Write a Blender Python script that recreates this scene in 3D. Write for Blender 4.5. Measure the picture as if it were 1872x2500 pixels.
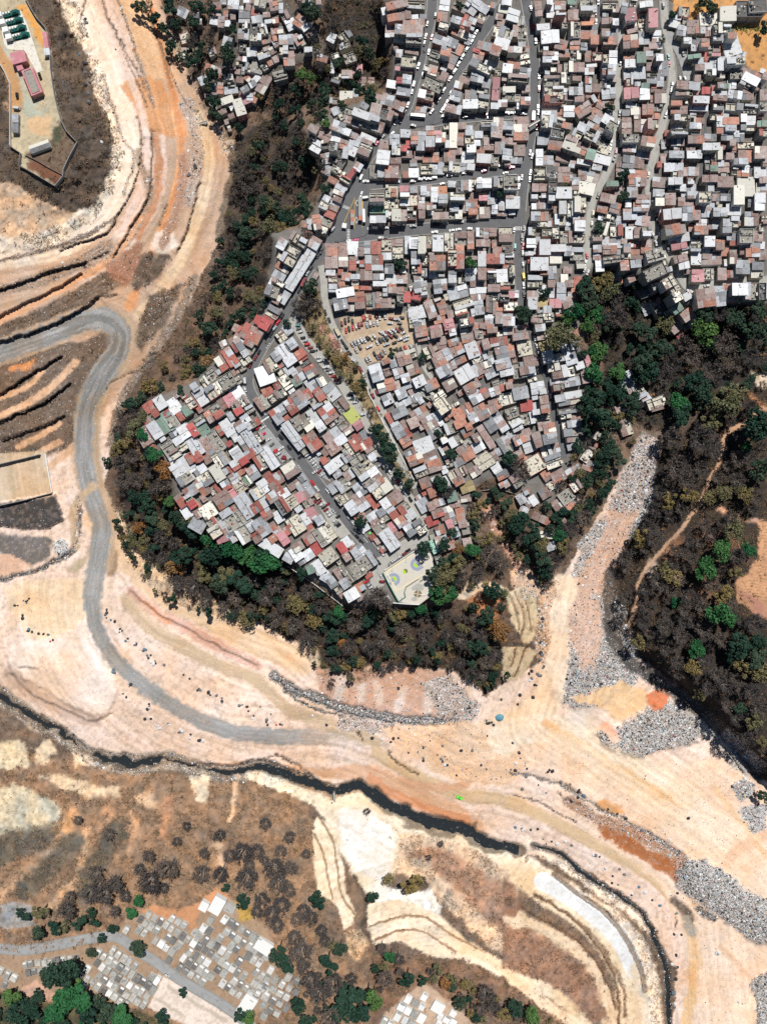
import bpy, math, random, time
import numpy as np
T0 = time.time()
sc = bpy.context.scene
for o in list(bpy.data.objects): bpy.data.objects.remove(o)
COLL = sc.collection

# ------------------------------------------------------------------ camera, sky, sun, exposure
CAM_H = 600.0                      # metres above the valley floor, looking straight down
K = 0.0006                         # metres per photo pixel and metre of distance
cam_d = bpy.data.cameras.new('camera'); cam = bpy.data.objects.new('camera', cam_d); COLL.objects.link(cam)
cam.location = (0, 0, CAM_H); cam.rotation_euler = (0, 0, 0)
cam_d.sensor_fit = 'VERTICAL'; cam_d.sensor_height = 36; cam_d.sensor_width = 27; cam_d.lens = 24.0
cam_d.clip_start = 1; cam_d.clip_end = 20000
sc.camera = cam
SUN_EL = math.radians(57); SUN_AZ = math.radians(16)      # azimuth clockwise from +Y
world = bpy.data.worlds.new('World'); sc.world = world; world.use_nodes = True
wn = world.node_tree.nodes; wl = world.node_tree.links; wn.clear()
sky = wn.new('ShaderNodeTexSky'); sky.sky_type = 'NISHITA'; sky.sun_disc = False
sky.sun_elevation = SUN_EL; sky.sun_rotation = SUN_AZ; sky.altitude = 1500; sky.air_density = 1.0; sky.dust_density = 0.6
bg = wn.new('ShaderNodeBackground'); bg.inputs['Strength'].default_value = 0.055
wo = wn.new('ShaderNodeOutputWorld'); wl.new(sky.outputs[0], bg.inputs[0]); wl.new(bg.outputs[0], wo.inputs[0])
sun_d = bpy.data.lights.new('sun', 'SUN'); sun_d.energy = 4.8; sun_d.angle = math.radians(0.53); sun_d.color = (1.0, 0.975, 0.94)
sun = bpy.data.objects.new('sun', sun_d); COLL.objects.link(sun)
sun.rotation_euler = (math.radians(90) - SUN_EL, 0, -SUN_AZ + math.pi); sun.location = (0, 0, 900)
# lamp's -Z must point away from the sun position
from mathutils import Vector
_d = Vector((math.sin(SUN_AZ) * math.cos(SUN_EL), math.cos(SUN_AZ) * math.cos(SUN_EL), math.sin(SUN_EL)))
sun.rotation_euler = (-_d).to_track_quat('-Z', 'Y').to_euler()
vs = sc.view_settings; vs.view_transform = 'Standard'; vs.look = 'None'; vs.exposure = 0.14; vs.gamma = 1.0
vs.use_curve_mapping = False
sc.render.engine = 'CYCLES'
cy = sc.cycles; cy.max_bounces = 4; cy.diffuse_bounces = 2; cy.glossy_bounces = 2; cy.transmission_bounces = 2
cy.use_adaptive_sampling = True; cy.adaptive_threshold = 0.02; cy.caustics_reflective = False; cy.caustics_refractive = False
cy.use_denoising = False

# ------------------------------------------------------------------ frames: where each traced coordinate list was read from
FR = {'O': (0, 0, 1.1304), 'K1': (400, 0, .24155), 'K2': (800, 0, .24155), 'K3': (1200, 0, .24155), 'K4': (1472, 0, .24155),
      'K5': (640, 400, .24155), 'K6': (1000, 400, .24155), 'K7': (1400, 400, .42017), 'M1': (320, 760, .42017), 'M2': (700, 700, .42017),
      'M3': (1060, 760, .42017), 'M4': (400, 1100, .42017), 'M5': (760, 1080, .42017), 'M6': (1060, 1060, .42017),
      'C1': (900, 1300, .13285), 'F1': (0, 0, .13285), 'F2': (0, 240, .13285), 'U': (820, 460, .1087), 'PX': (0, 0, 1.0)}
for _c in range(3):
    for _r in range(4): FR['T%d%d' % (_c, _r)] = (624 * _c, 625 * _r, .3768)
def fp(fr, *pts):
    ox, oy, s = FR[fr]
    return [(ox + x * s, oy + y * s) for x, y in pts]
def fl(fr, flat):
    v = [float(t) for t in flat.replace(',', ' ').split()]
    return fp(fr, *zip(v[0::2], v[1::2]))
def lin(c):
    c = np.asarray(c, float) / 255.0
    return np.where(c <= .04045, c / 12.92, ((c + .055) / 1.055) ** 2.4)
def alb(r, g, b, k=1.32):          # surface colour that looks like sRGB r,g,b in this sun
    return np.clip(lin((r, g, b)) / k, 0.006, .86)

# ------------------------------------------------------------------ numpy noise and distance tools
def vnoise(x, y, seed=0):
    xi = np.floor(x).astype(np.int64); yi = np.floor(y).astype(np.int64); fx = x - xi; fy = y - yi
    fx = fx * fx * (3 - 2 * fx); fy = fy * fy * (3 - 2 * fy)
    def h(a, b):
        n = (a * 374761393 + b * 668265263 + seed * 974634541) & 0xffffffff
        n = ((n ^ (n >> 13)) * 1274126177) & 0xffffffff
        return ((n ^ (n >> 16)) & 0xffff) / 65535.0
    return (h(xi, yi) * (1 - fx) + h(xi + 1, yi) * fx) * (1 - fy) + (h(xi, yi + 1) * (1 - fx) + h(xi + 1, yi + 1) * fx) * fy
def fbm(x, y, seed=0, octv=4):
    s = 0; a = .5; t = 0
    for i in range(octv):
        s = s + a * vnoise(x, y, seed + i * 17); t += a; a *= .5; x = x * 2.03 + 5.1; y = y * 2.03 + 9.7
    return s / t
def inside(px, py, poly):
    r = np.zeros(px.shape, bool); n = len(poly)
    for i in range(n):
        x0, y0 = poly[i]; x1, y1 = poly[(i + 1) % n]
        if y0 == y1: continue
        c = ((y0 > py) != (y1 > py)) & (px < (x1 - x0) * (py - y0) / (y1 - y0) + x0)
        r ^= c
    return r
def dline(px, py, pts, closed=False):
    """distance to a polyline, and length along it of the nearest point"""
    best = np.full(px.shape, 1e9); tt = np.zeros(px.shape); L = 0.0
    P = list(pts) + ([pts[0]] if closed else [])
    for (x0, y0), (x1, y1) in zip(P[:-1], P[1:]):
        dx, dy = x1 - x0, y1 - y0; l2 = dx * dx + dy * dy + 1e-9; l = math.sqrt(l2)
        t = np.clip(((px - x0) * dx + (py - y0) * dy) / l2, 0, 1)
        d = np.hypot(px - x0 - t * dx, py - y0 - t * dy)
        m = d < best; best = np.where(m, d, best); tt = np.where(m, L + t * l, tt); L += l
    return best, tt
def smooth01(a):
    a = np.clip(a, 0, 1); return a * a * (3 - 2 * a)
def spline(pts, step=6.0):
    """Catmull-Rom resample"""
    P = [np.array(p, float) for p in pts]
    if len(P) < 3: 
        n = max(2, int(np.linalg.norm(P[1] - P[0]) / step)); return [tuple(P[0] + (P[1] - P[0]) * i / n) for i in range(n + 1)]
    Q = [2 * P[0] - P[1]] + P + [2 * P[-1] - P[-2]]; out = []
    for i in range(1, len(Q) - 2):
        p0, p1, p2, p3 = Q[i - 1:i + 3]; n = max(2, int(np.linalg.norm(p2 - p1) / step))
        for k in range(n):
            t = k / n
            out.append(tuple(.5 * ((2 * p1) + (-p0 + p2) * t + (2 * p0 - 5 * p1 + 4 * p2 - p3) * t * t + (-p0 + 3 * p1 - 3 * p2 + p3) * t ** 3)))
    out.append(tuple(P[-1])); return out

# ------------------------------------------------------------------ the shape of the land: heights fixed along lines and areas, smooth between
VILLAGE = fl('O', '830 0 1656 0 1760 0 1760 650 1490 662 1440 640 1430 610 1290 575 1262 600 1248 650 1255 760 1282 830 1268 960 1232 1010 1190 1090 1120 1060 1060 1030 1010 1060 1015 1150 955 1190 940 1285 872 1305 740 1302 600 1190 480 1165 420 1130 375 1075 370 1010 303 940 313 870 410 830 468 770 560 680 580 610 590 500 660 490 700 400 690 330 665 310 660 280 720 240 840 200 850 100')
VALLEY = fl('O', '330 -40 380 110 440 240 492 330 497 400 472 520 432 600 392 680 300 800 252 880 237 980 226 1050 240 1120 285 1220 350 1300 450 1332 560 1345 640 1390 700 1480 760 1482 880 1440 980 1450 1050 1500 1100 1472 1180 1420 1178 1290 1210 1250 1270 1150 1320 1060 1380 950 1418 945 1412 1050 1370 1140 1332 1210 1322 1310 1332 1395 1400 1435 1480 1500 1560 1590 1656 1690 1800 1800 1800 2300 1440 2300 1460 2100 1400 1975 1330 1920 1250 1870 1130 1840 1050 1825 990 1785 900 1765 840 1735 780 1690 720 1705 640 1670 560 1650 480 1665 420 1652 300 1645 200 1620 120 1570 60 1535 -40 1490 -40 560 120 530 200 480 240 420 268 340 250 250 220 150 190 60 150 -40')
FACIL = fl('O', '-60 -40 108 -40 150 60 190 120 205 200 232 250 245 310 235 380 210 440 160 462 110 440 60 420 0 370 -60 330')
FACTOP = fl('O', '-60 -40 85 -40 130 60 140 150 150 220 178 320 168 360 130 405 45 360 20 320 10 200 0 130 -60 90')
GS = 16.0; GX0, GY0 = -320.0, -320.0; GNX, GNY = 158, 197
cgx, cgy = np.meshgrid(GX0 + GS * np.arange(GNX), GY0 + GS * np.arange(GNY))
cz = np.zeros((GNY, GNX)); cfix = np.zeros((GNY, GNX), bool)
def fixpoly(poly, f):
    m = inside(cgx, cgy, poly); v = f(cgx, cgy) if callable(f) else np.full(cgx.shape, float(f)); cz[m] = v[m]; cfix[m] = True
def fixline(fr, s):
    v = [float(t) for t in s.replace(',', ' ').split()]; ox, oy, sc_ = FR[fr]
    P = [(ox + v[i] * sc_, oy + v[i + 1] * sc_, v[i + 2]) for i in range(0, len(v), 3)]
    for a, b in zip(P[:-1], P[1:]):
        n = max(1, int(math.hypot(b[0] - a[0], b[1] - a[1]) / 6))
        for k in range(n + 1):
            t = k / n; x, y, z = [a[j] + (b[j] - a[j]) * t for j in range(3)]
            i = int(round((x - GX0) / GS)); j = int(round((y - GY0) / GS))
            if 0 <= i < GNX and 0 <= j < GNY: cz[j, i] = z; cfix[j, i] = True
def zvillage(x, y):
    z = 36 + 15 * np.clip((1450 - y) / 1450, 0, 1.1)
    z = z - 13 * smooth01((x - 1130) / 200) * smooth01((y - 820) / 320)            # the eastern rows step down towards the ravine
    z = z - 8 * smooth01((x - 1380) / 200) * smooth01((y - 420) / 300)
    return z
fixpoly(VILLAGE, zvillage)
fixpoly(FACTOP, 46.0)
fixpoly(fl('O', '-60 975 100 965 112 1060 108 1085 -60 1105'), 15.0)                # walled yard
fixpoly(fl('O', '-60 2020 100 2015 180 2030 230 2030 290 1960 450 1940 500 1960 600 2050 680 2160 640 2260 -60 2300'), 38.0)   # burial ground
fixpoly(fl('O', '820 2160 900 2100 960 2150 1000 2260 800 2300'), 38.0)
fixpoly(fl('O', '1610 1060 1700 1050 1760 1300 1600 1290 1590 1220'), 44.0)         # ploughed field
# shanty slope at the top
fixline('O', '330 -20 10, 385 110 9, 440 240 8, 492 330 6, 497 400 5, 472 520 6, 432 600 9, 392 680 12, 330 760 12, 265 870 11, 240 980 8, 232 1060 7, 245 1125 6, 290 1225 4, 352 1303 3, 450 1335 3, 560 1348 3, 640 1393 3, 700 1480 3, 760 1484 3, 880 1444 5, 980 1452 5, 1050 1502 4, 1100 1474 5, 1160 1445 6')
fixline('O', '1182 1290 9, 1212 1252 10, 1272 1152 13, 1322 1062 18, 1382 955 24, 1418 947 25, 1414 1050 19, 1372 1140 14, 1334 1210 10, 1324 1310 7, 1334 1395 4, 1400 1437 3, 1480 1502 2, 1560 1592 2, 1656 1692 1, 1800 1830 0')
fixline('O', '470 -20 25, 520 60 28, 600 60 36, 690 60 40, 690 -20 42, 600 -20 38')
fixline('O', '560 200 22, 620 130 34, 700 130 36')
fixline('O', '540 300 12, 600 260 18')
fixline('O', '790 -20 26, 790 100 24, 800 190 23, 700 200 22, 630 230 16, 560 330 9, 510 420 6')
fixline('O', '590 420 10, 530 500 10')
# upper dump
fixline('O', '150 -20 26, 190 60 26, 225 150 26, 255 250 27, 268 340 28, 240 420 29, 180 490 30, 100 530 31, -60 550 32')
fixline('O', '250 -20 20, 300 150 20, 330 250 20, 345 340 22, 320 440 23, 260 540 25, 170 600 26, 60 660 27, -60 720 27')
fixline('O', '300 -20 15, 360 150 15, 400 250 15, 415 340 14, 405 440 14, 360 560 16, 290 660 19')
fixline('O', '450 330 10, 440 430 10, 405 540 12, 350 625 16, 305 685 18.5')
fixline('O', '-60 775 20, 0 760 20, 100 725 19.5, 180 690 19, 230 690 19, 262 712 18, 255 760 16.5, 215 820 14.5, 187 890 12.5, 182 970 10.5, 195 1060 8.5, 220 1130 6.5, 214 1200 5, 200 1270 4, 205 1350 3, 245 1420 2.5, 310 1480 2, 400 1540 1.5, 500 1580 1, 600 1592 0.5, 700 1592 0, 770 1602 0, 830 1632 0, 900 1672 -.5, 980 1715 -1, 1100 1735 -1, 1220 1790 -1, 1330 1850 -1.5, 1420 1905 -2, 1480 1980 -2')
fixline('O', '0 900 21, 100 850 19, 170 800 17')
fixline('O', '40 930 20, 120 890 16')
fixline('O', '-40 1180 9, 60 1170 8, 150 1130 8'); fixline('O', '20 1320 2, 120 1300 3, 60 1430 5, 130 1450 6, 200 1510 3, 30 1460 1')
fixline('O', '-60 1480 -5, 0 1500 -5, 60 1545 -5, 130 1580 -5, 200 1630 -5.5, 280 1650 -5.5, 360 1640 -6, 430 1660 -6, 500 1670 -6, 560 1655 -6, 640 1682 -6.5, 720 1712 -6.5, 780 1698 -7, 850 1745 -7, 920 1778 -7, 1000 1790 -7, 1060 1826 -7, 1120 1835 -7')
fixline('O', '1150 1826 -5, 1210 1840 -5.5, 1260 1888 -6, 1330 1930 -6, 1390 1980 -6.5, 1425 2060 -7, 1440 2130 -7, 1440 2260 -7')
fixline('O', '300 1345 3.5, 420 1420 2.5, 520 1480 2, 640 1540 1, 740 1570 1, 900 1560 1.5, 1000 1560 2, 1120 1520 3, 1190 1450 5, 1190 1340 7')
fixline('O', '1250 1280 12, 1260 1400 10, 1270 1440 9'); fixline('O', '1350 1000 22, 1380 1000 22')
fixline('O', '1250 1700 1, 1400 1780 1, 1550 1850 1, 1750 2000 1'); fixline('O', '1400 1560 4, 1450 1600 4'); fixline('O', '1520 2000 0, 1560 2150 0, 1650 2150 0')
# southern hillside
fixline('O', '-60 1560 4, 30 1600 7, 150 1660 6, 250 1690 3, 420 1690 1, 560 1700 0, 680 1740 -1, 720 1760 -1')
fixline('O', '-60 1760 22, 150 1790 22, 300 1800 19, 450 1820 17, 600 1860 14, 670 1900 10')
fixline('O', '-60 1960 37, 150 1960 35, 300 1920 33, 420 1900 31, 560 1960 31, 660 2060 30, 740 2130 28, 800 2080 22')
fixline('O', '760 1780 -1, 780 1860 2, 760 1950 6, 775 2010 12'); fixline('O', '900 1850 2, 1000 1860 0, 1080 1880 0')
fixline('O', '850 1980 9, 950 1960 12, 1060 2000 13, 1180 2090 12, 1260 2180 12, 1300 2260 12')
fixline('O', '830 2010 18, 950 2000 22, 1050 2050 24, 1150 2120 24, 1230 2230 24')
fixline('O', '860 2060 28, 960 2070 31, 1060 2120 33, 1160 2200 33, 1200 2260 33')
fixline('O', '1000 1900 6, 1100 1960 7, 1200 2040 7, 1290 2130 7, 1330 2240 7')
fixline('O', '1150 1900 0, 1230 1960 -1, 1310 2030 -1, 1370 2120 -2, 1385 2250 -2')
# eastern hill and ravines
fixline('O', '1640 880 42, 1560 960 38, 1520 1070 33, 1450 1180 27, 1400 1260 22, 1370 1340 20')
fixline('O', '1700 1320 42, 1600 1330 38, 1500 1320 32, 1420 1330 26, 1390 1360 22')
fixline('O', '1385 1385 20, 1420 1410 24, 1490 1465 29, 1570 1540 33, 1660 1625 36, 1760 1720 36')
fixline('O', '1450 1360 26, 1540 1420 32, 1660 1500 38')
fixline('O', '283 900 24, 278 960 21, 325 1070 18, 392 1152 16, 470 1206 15, 590 1232 14, 660 1290 13, 725 1340 13, 870 1345 14, 965 1325 16')
fixline('O', '665 350 20, 672 400 16, 630 470 15, 568 500 14, 555 600 16, 530 680 19, 440 780 20, 380 820 20')
fixline('O', '1300 610 17, 1400 640 16, 1425 690 15, 1500 720 16, 1600 690 22'); fixline('O', '1300 740 15, 1310 830 15')
fixline('O', '820 60 26, 825 120 24, 815 180 22')
fixline('O', '1340 880 18, 1390 930 22'); fixline('O', '1450 800 16, 1560 790 22, 1660 760 28, 1760 740 30')
fixline('O', '1480 860 24, 1560 840 30, 1660 830 38')
fixline('O', '1050 1060 25, 1075 1110 20, 1110 1180 14, 1150 1240 10, 1190 1275 9'); fixline('O', '1010 1290 20, 1060 1340 22, 1090 1290 18, 1110 1350 12, 1140 1300 9')
fixline('O', '1150 1130 24, 1200 1180 18')
def relax(z, fix, it):
    for k in range(it):
        p = np.pad(z, 1, mode='edge'); a = .25 * (p[:-2, 1:-1] + p[2:, 1:-1] + p[1:-1, :-2] + p[1:-1, 2:])
        z = np.where(fix, z, z + 1.0 * (a - z))
    return z
# start from a coarse fill, then relax
zz = np.where(cfix, cz, 0.0); w = cfix.astype(float)
acc = zz.copy(); wt = w.copy()
for rad in (1, 2, 4, 8, 16, 32):
    a2 = acc * 1.0; w2 = wt * 1.0
    for dx, dy in ((rad, 0), (-rad, 0), (0, rad), (0, -rad)):
        a2 += np.roll(np.roll(acc, dx, 1), dy, 0) * .2; w2 += np.roll(np.roll(wt, dx, 1), dy, 0) * .2
    acc, wt = a2, w2
zz = np.where(cfix, cz, acc / np.maximum(wt, 1e-6))
zz = relax(zz, cfix, 1400)

# fine grid over the picture, with a coarse skirt that carries the land on to the horizon
FS = 3.5
FX0, FY0 = -99.0, -99.0; FNX = int(2070 / FS) + 1; FNY = int(2700 / FS) + 1
fx = FX0 + FS * np.arange(FNX); fy = FY0 + FS * np.arange(FNY)
PX, PY = np.meshgrid(fx, fy)
def bil(A, x0, y0, s, px, py):
    u = np.clip((px - x0) / s, 0, A.shape[1] - 1.001); v = np.clip((py - y0) / s, 0, A.shape[0] - 1.001)
    i = u.astype(int); j = v.astype(int); a = u - i; b = v - j
    return (A[j, i] * (1 - a) + A[j, i + 1] * a) * (1 - b) + (A[j + 1, i] * (1 - a) + A[j + 1, i + 1] * a) * b
Z = bil(zz, GX0, GY0, GS, PX, PY)
def blur(A, r):
    k = np.exp(-.5 * (np.arange(-2 * r, 2 * r + 1) / r) ** 2); k /= k.sum()
    A = np.apply_along_axis(lambda m: np.convolve(np.pad(m, 2 * r, mode='edge'), k, 'valid'), 0, A)
    return np.apply_along_axis(lambda m: np.convolve(np.pad(m, 2 * r, mode='edge'), k, 'valid'), 1, A)
Z = blur(Z, 2)
N6 = fbm(PX / 7, PY / 7, 1, 3); N15 = fbm(PX / 16, PY / 16, 2, 4); N40 = fbm(PX / 45, PY / 45, 3, 4); N120 = fbm(PX / 130, PY / 130, 4, 4)
WX = (fbm(PX / 22, PY / 22, 11, 4) - .5) * 2; WY = (fbm(PX / 22, PY / 22, 12, 4) - .5) * 2
print('land solved', round(time.time() - T0, 1))
# ------------------------------------------------------------------ soils: what the ground is made of, area by area
COL = np.zeros(PX.shape + (3,)); COL[:] = alb(128, 108, 92)
LIT = np.zeros(PX.shape); VEG = np.full(PX.shape, .62); REG = np.zeros(PX.shape, np.int8)     # REG 0 hillside
GREEN = np.zeros(PX.shape)
def _win(pts, m):
    xs = [p[0] for p in pts]; ys = [p[1] for p in pts]
    i0 = max(0, int((min(xs) - m - FX0) / FS)); i1 = min(FNX, int((max(xs) + m - FX0) / FS) + 2)
    j0 = max(0, int((min(ys) - m - FY0) / FS)); j1 = min(FNY, int((max(ys) + m - FY0) / FS) + 2)
    return (slice(j0, j1), slice(i0, i1))
W2X = (fbm(PX / 6, PY / 6, 81, 3) - .5) * 2; W2Y = (fbm(PX / 6, PY / 6, 82, 3) - .5) * 2
def m_poly(pts, soft=8, warp=8):
    soft = soft * .7; w2 = min(warp, 5) * .9; w = _win(pts, soft + warp + 8); x = PX[w] + WX[w] * warp + W2X[w] * w2; y = PY[w] + WY[w] * warp + W2Y[w] * w2
    d, t = dline(x, y, pts, True); sd = np.where(inside(x, y, pts), d, -d)
    return w, smooth01(.5 + sd / soft), t
def m_line(pts, width, soft=6, warp=5):
    soft = soft * .75; w2 = min(warp, 5) * .8; pts = spline(pts, 14); w = _win(pts, width + soft + warp + 8); x = PX[w] + WX[w] * warp + W2X[w] * w2; y = PY[w] + WY[w] * warp + W2Y[w] * w2
    d, t = dline(x, y, pts)
    wd = width
    return w, smooth01(.5 + (wd / 2 - d) / soft), d, t
def put(w, a, c=None, lit=None, veg=None, reg=None, dz=0, green=None):
    if c is not None: COL[w] += (np.asarray(c) - COL[w]) * (a * np.clip(.55 + N6[w] * .9, 0, 1))[..., None]
    if lit is not None: LIT[w] += (lit - LIT[w]) * a
    if veg is not None: VEG[w] += (veg - VEG[w]) * a
    if green is not None: GREEN[w] += (green - GREEN[w]) * a
    if reg is not None: REG[w] = np.where(a > .5, reg, REG[w])
    if dz: Z[w] += dz * a
def poly(fr, s, c=None, soft=8, warp=8, amt=1.0, **kw):
    w, a, t = m_poly(fl(fr, s), soft, warp); put(w, a * amt, c, **kw)
def line(fr, s, width, c=None, soft=6, warp=5, amt=1.0, streak=0, **kw):
    w, a, d, t = m_line(fl(fr, s), width, soft, warp)
    a = a * amt
    if streak: a = a * np.clip(1 - streak + streak * 2 * vnoise(d / 2.6 + WX[w] * .5, t / 45.0, 71), 0, 1)
    put(w, a, c, **kw)

# hill flanks
poly('O', '520 200 700 180 830 180 850 20 700 -20 700 160 600 240 500 300 480 420 480 560 430 640 560 690 600 480 690 380 650 280', alb(74, 66, 60), 20, 14, veg=.5, green=.5)
poly('O', '240 850 330 780 420 640 480 560 560 640 450 780 330 860 300 960 380 1080 470 1170 600 1200 730 1310 960 1310 1080 1180 1180 1200 1170 1420 1060 1500 900 1450 700 1480 560 1350 380 1310 240 1120', alb(112, 92, 78), 26, 14, veg=.75, green=.3)
poly('O', '250 1060 300 1000 380 1080 470 1175 600 1205 740 1315 960 1320 1080 1380 1100 1450 1050 1495 980 1440 700 1470 640 1380 440 1325 300 1230', alb(74, 62, 55), 22, 14, veg=.8, green=.45)
poly('O', '1280 590 1420 600 1450 660 1656 650 1760 640 1760 840 1560 860 1440 930 1330 900 1290 760', alb(62, 58, 54), 24, 14, veg=.45, green=.7)
poly('O', '1430 960 1560 850 1760 830 1760 1680 1640 1680 1480 1490 1340 1400 1330 1210 1400 1080', alb(70, 61, 55), 24, 14, veg=.85, green=.3)
poly('O', '1340 1390 1450 1330 1600 1420 1760 1500 1760 1760 1560 1580 1400 1430', alb(58, 53, 50), 22, 12, veg=.6, green=.2)  # deep shadow at the hill's foot, darkened into the ground colour
poly('O', '-60 1620 300 1660 620 1700 690 1780 680 2000 800 2130 800 2260 -60 2300', alb(156, 126, 101), 22, 12, veg=.8, green=.2)
poly('O', '800 2060 1000 2080 1160 2150 1320 2260 800 2300', alb(142, 112, 92), 22, 12, veg=.8, green=.45)
# valley floor
poly('PX', ' '.join('%.1f %.1f' % p for p in VALLEY), alb(249, 221, 200), 10, 7, veg=0, lit=.03, reg=1, green=0)
poly('O', '-60 560 120 530 220 480 262 420 300 330 290 200 240 60 190 -40 330 -40 390 110 450 240 495 330 495 400 470 520 430 600 390 690 300 790 230 880 190 960 100 990 -60 1000', alb(206, 172, 144), 14, 8, lit=.06)
# upper dump sweep
line('O', '215 -30 262 110 300 230 330 330 318 430 262 530 180 585', 66, alb(243, 214, 196), 24, 8, streak=.5)
line('O', '150 -30 190 60 222 150 252 250 268 340 240 425 180 490 100 530 -60 552', 82, alb(250, 227, 202), 14, 5)
line('O', '60 520 150 500 215 440 235 380', 16, alb(232, 214, 185), 14, 4, amt=.6)
poly('O', '240 -20 330 -30 350 90 390 170 330 170 290 110', alb(236, 190, 146), 26, 8)
poly('O', '258 185 320 165 350 180 398 262 405 300 330 292 290 235', alb(220, 160, 112), 14, 12)
line('O', '285 180 310 250 322 300', 16, alb(236, 210, 190), 10, 4, amt=.8)
line('O', '335 300 345 350 335 430 300 510', 20, alb(208, 150, 112), 12, 6)
line('O', '330 20 362 150 388 260 390 340 375 420 338 520 292 640', 15, alb(226, 156, 106), 8, 3)
line('O', '372 240 384 330 370 420 334 515', 4, alb(238, 180, 130), 3, 1)
line('O', '290 640 285 655 278 662', 24, alb(224, 160, 110), 10, 4)
poly('O', '338 500 380 505 385 530 345 550 325 540', alb(245, 226, 206), 10, 8)
line('O', '405 225 425 290 420 370 405 430', 34, alb(196, 172, 154), 14, 8, lit=.26)
line('O', '298 330 322 420 275 520 180 590', 20, alb(176, 146, 120), 10, 8, lit=.2, streak=.6)
line('O', '395 340 390 430 352 530', 22, alb(186, 142, 116), 12, 8, lit=.14, streak=.5)
line('O', '430 250 452 340 441 420 402 540 352 620 300 682', 27, alb(232, 203, 168), 9, 4)
line('O', '478 240 505 350 490 420 468 520', 12, alb(120, 105, 88), 10, 8, veg=.4)
line('O', '225 160 262 290 290 340 268 420', 7, alb(190, 165, 140), 6, 5, lit=.3)
line('O', '250 -20 290 100 330 220', 6, alb(150, 125, 105), 5, 4, lit=.3)
line('O', '300 -20 350 110 375 190', 6, alb(175, 130, 98), 5, 4)
# lower terraces of the dump
line('O', '-40 575 80 545 180 510 250 470', 10, alb(140, 116, 98), 6, 5, lit=.25)
line('O', '-40 640 60 612 160 575 240 525', 34, alb(160, 135, 114), 12, 6, lit=.15, streak=.6, veg=.15)
line('O', '-40 708 60 662 150 612 240 560 300 470', 20, alb(228, 174, 132), 8, 4)
line('O', '-40 736 60 700 150 655 230 610 290 575', 46, alb(116, 100, 86), 12, 6, veg=.35, streak=.35)
poly('O', '225 570 310 520 300 590 270 620 240 600', alb(178, 132, 108), 14, 8, veg=.1)
line('O', '320 560 300 610 330 590 350 560', 34, alb(110, 96, 84), 14, 8, veg=.5)
poly('O', '-60 790 90 745 180 740 235 700 250 730 210 790 180 860 170 960 60 1000 -60 1010', alb(118, 102, 89), 14, 8, veg=.3)
for s_, wd in (('-40 870 60 835 92 800', 13), ('-40 905 10 895 100 845 165 780', 17), ('40 965 100 935 130 915', 15), ('30 1000 90 975 130 955', 15), ('-40 1035 60 1035 130 990 175 950', 19)):
    line('O', s_, wd, alb(226, 183, 146), 7, 4, veg=0)
poly('T01', '60 710 150 690 240 670 200 730 100 750 60 740', alb(222, 152, 96), 8, 6)
line('O', '420 600 380 690 300 800 255 880 238 960', 20, alb(150, 130, 112), 10, 8, lit=.14, veg=.45)
poly('O', '320 640 400 610 360 700 300 760 290 740', alb(118, 102, 88), 18, 10, veg=.5, lit=.1)
# yard, coal heap and stream at the west edge
poly('O', '-60 985 98 972 114 1062 -60 1095', alb(214, 190, 160), 4, 1, veg=0, lit=.02)
poly('O', '-60 1095 120 1068 140 1120 110 1140 -60 1135', alb(84, 80, 78), 8, 6, veg=0, dz=3)
poly('T02', '-60 140 200 150 330 170 330 290 200 340 80 290 -60 260', alb(122, 116, 112), 14, 8, lit=.05)
poly('T02', '345 190 400 175 440 200 445 260 390 280 345 250', alb(228, 226, 222), 8, 6, lit=.5, dz=1.6)
poly('T02', '-60 290 60 270 200 330 150 390 -60 430', alb(232, 192, 164), 8, 6)
line('T02', '510 -80 507 150 480 240 400 300 300 350 150 405 -40 450', 13, alb(78, 72, 66), 8, 8, lit=.35, veg=.3, dz=-1.2)
poly('T02', '430 380 480 320 555 285 560 330 500 390 450 400', alb(205, 185, 155), 8, 5)
# pale mound
poly('T02', '60 880 250 830 450 760 560 680 640 850 760 1080 740 1250 640 1330 470 1270 280 1140 130 1090 60 1000', alb(253, 230, 212), 12, 6, dz=2.0)
line('T02', '70 1040 180 1160 300 1220 480 1310 620 1350', 34, alb(212, 186, 168), 12, 6)  # shaded south side of the mound, painted as a greyer band
poly('T02', '20 480 300 430 540 440 560 640 480 760 300 830 180 800 60 640', alb(246, 218, 184), 14, 8)
# toe tracks south of the forest
line('T02', '640 60 720 60 800 250 960 420 1150 560 1380 680 1640 830 1800 900 1980 960', 70, alb(240, 206, 170), 18, 7)
line('T02', '690 190 740 280 720 400', 20, alb(175, 145, 118), 12, 6)
line('T02', '860 520 1000 640 1180 740 1400 860 1656 990', 30, alb(216, 172, 152), 14, 7, streak=.8)
line('T02', '900 560 1010 650 1100 720', 7, alb(220, 158, 116), 8, 7, streak=.6)
line('T02', '820 570 950 720 1200 880 1400 980 1656 1085 1860 1270 2060 1350 2260 1430 2420 1490', 32, alb(212, 186, 154), 10, 6, reg=2, streak=.4)
poly('T12', '380 1010 600 1010 900 990 1240 1040 1390 1180 1350 1320 1150 1345 900 1310 700 1270 560 1250 420 1190', alb(212, 170, 144), 14, 8, lit=.12)
for s_ in ('560 1060 540 1200', '780 1120 800 1220', '960 1150 930 1260', '1120 1190 1110 1310', '1190 1160 1180 1190', '690 1130 680 1220'):
    line('T12', s_, 22, alb(242, 226, 212), 16, 8, amt=.7)
poly('T12', '1080 1110 1250 1040 1390 1200 1460 1230 1400 1400 1250 1460 1100 1420 1180 1300', alb(205, 178, 160), 14, 8, lit=.6)
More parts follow.
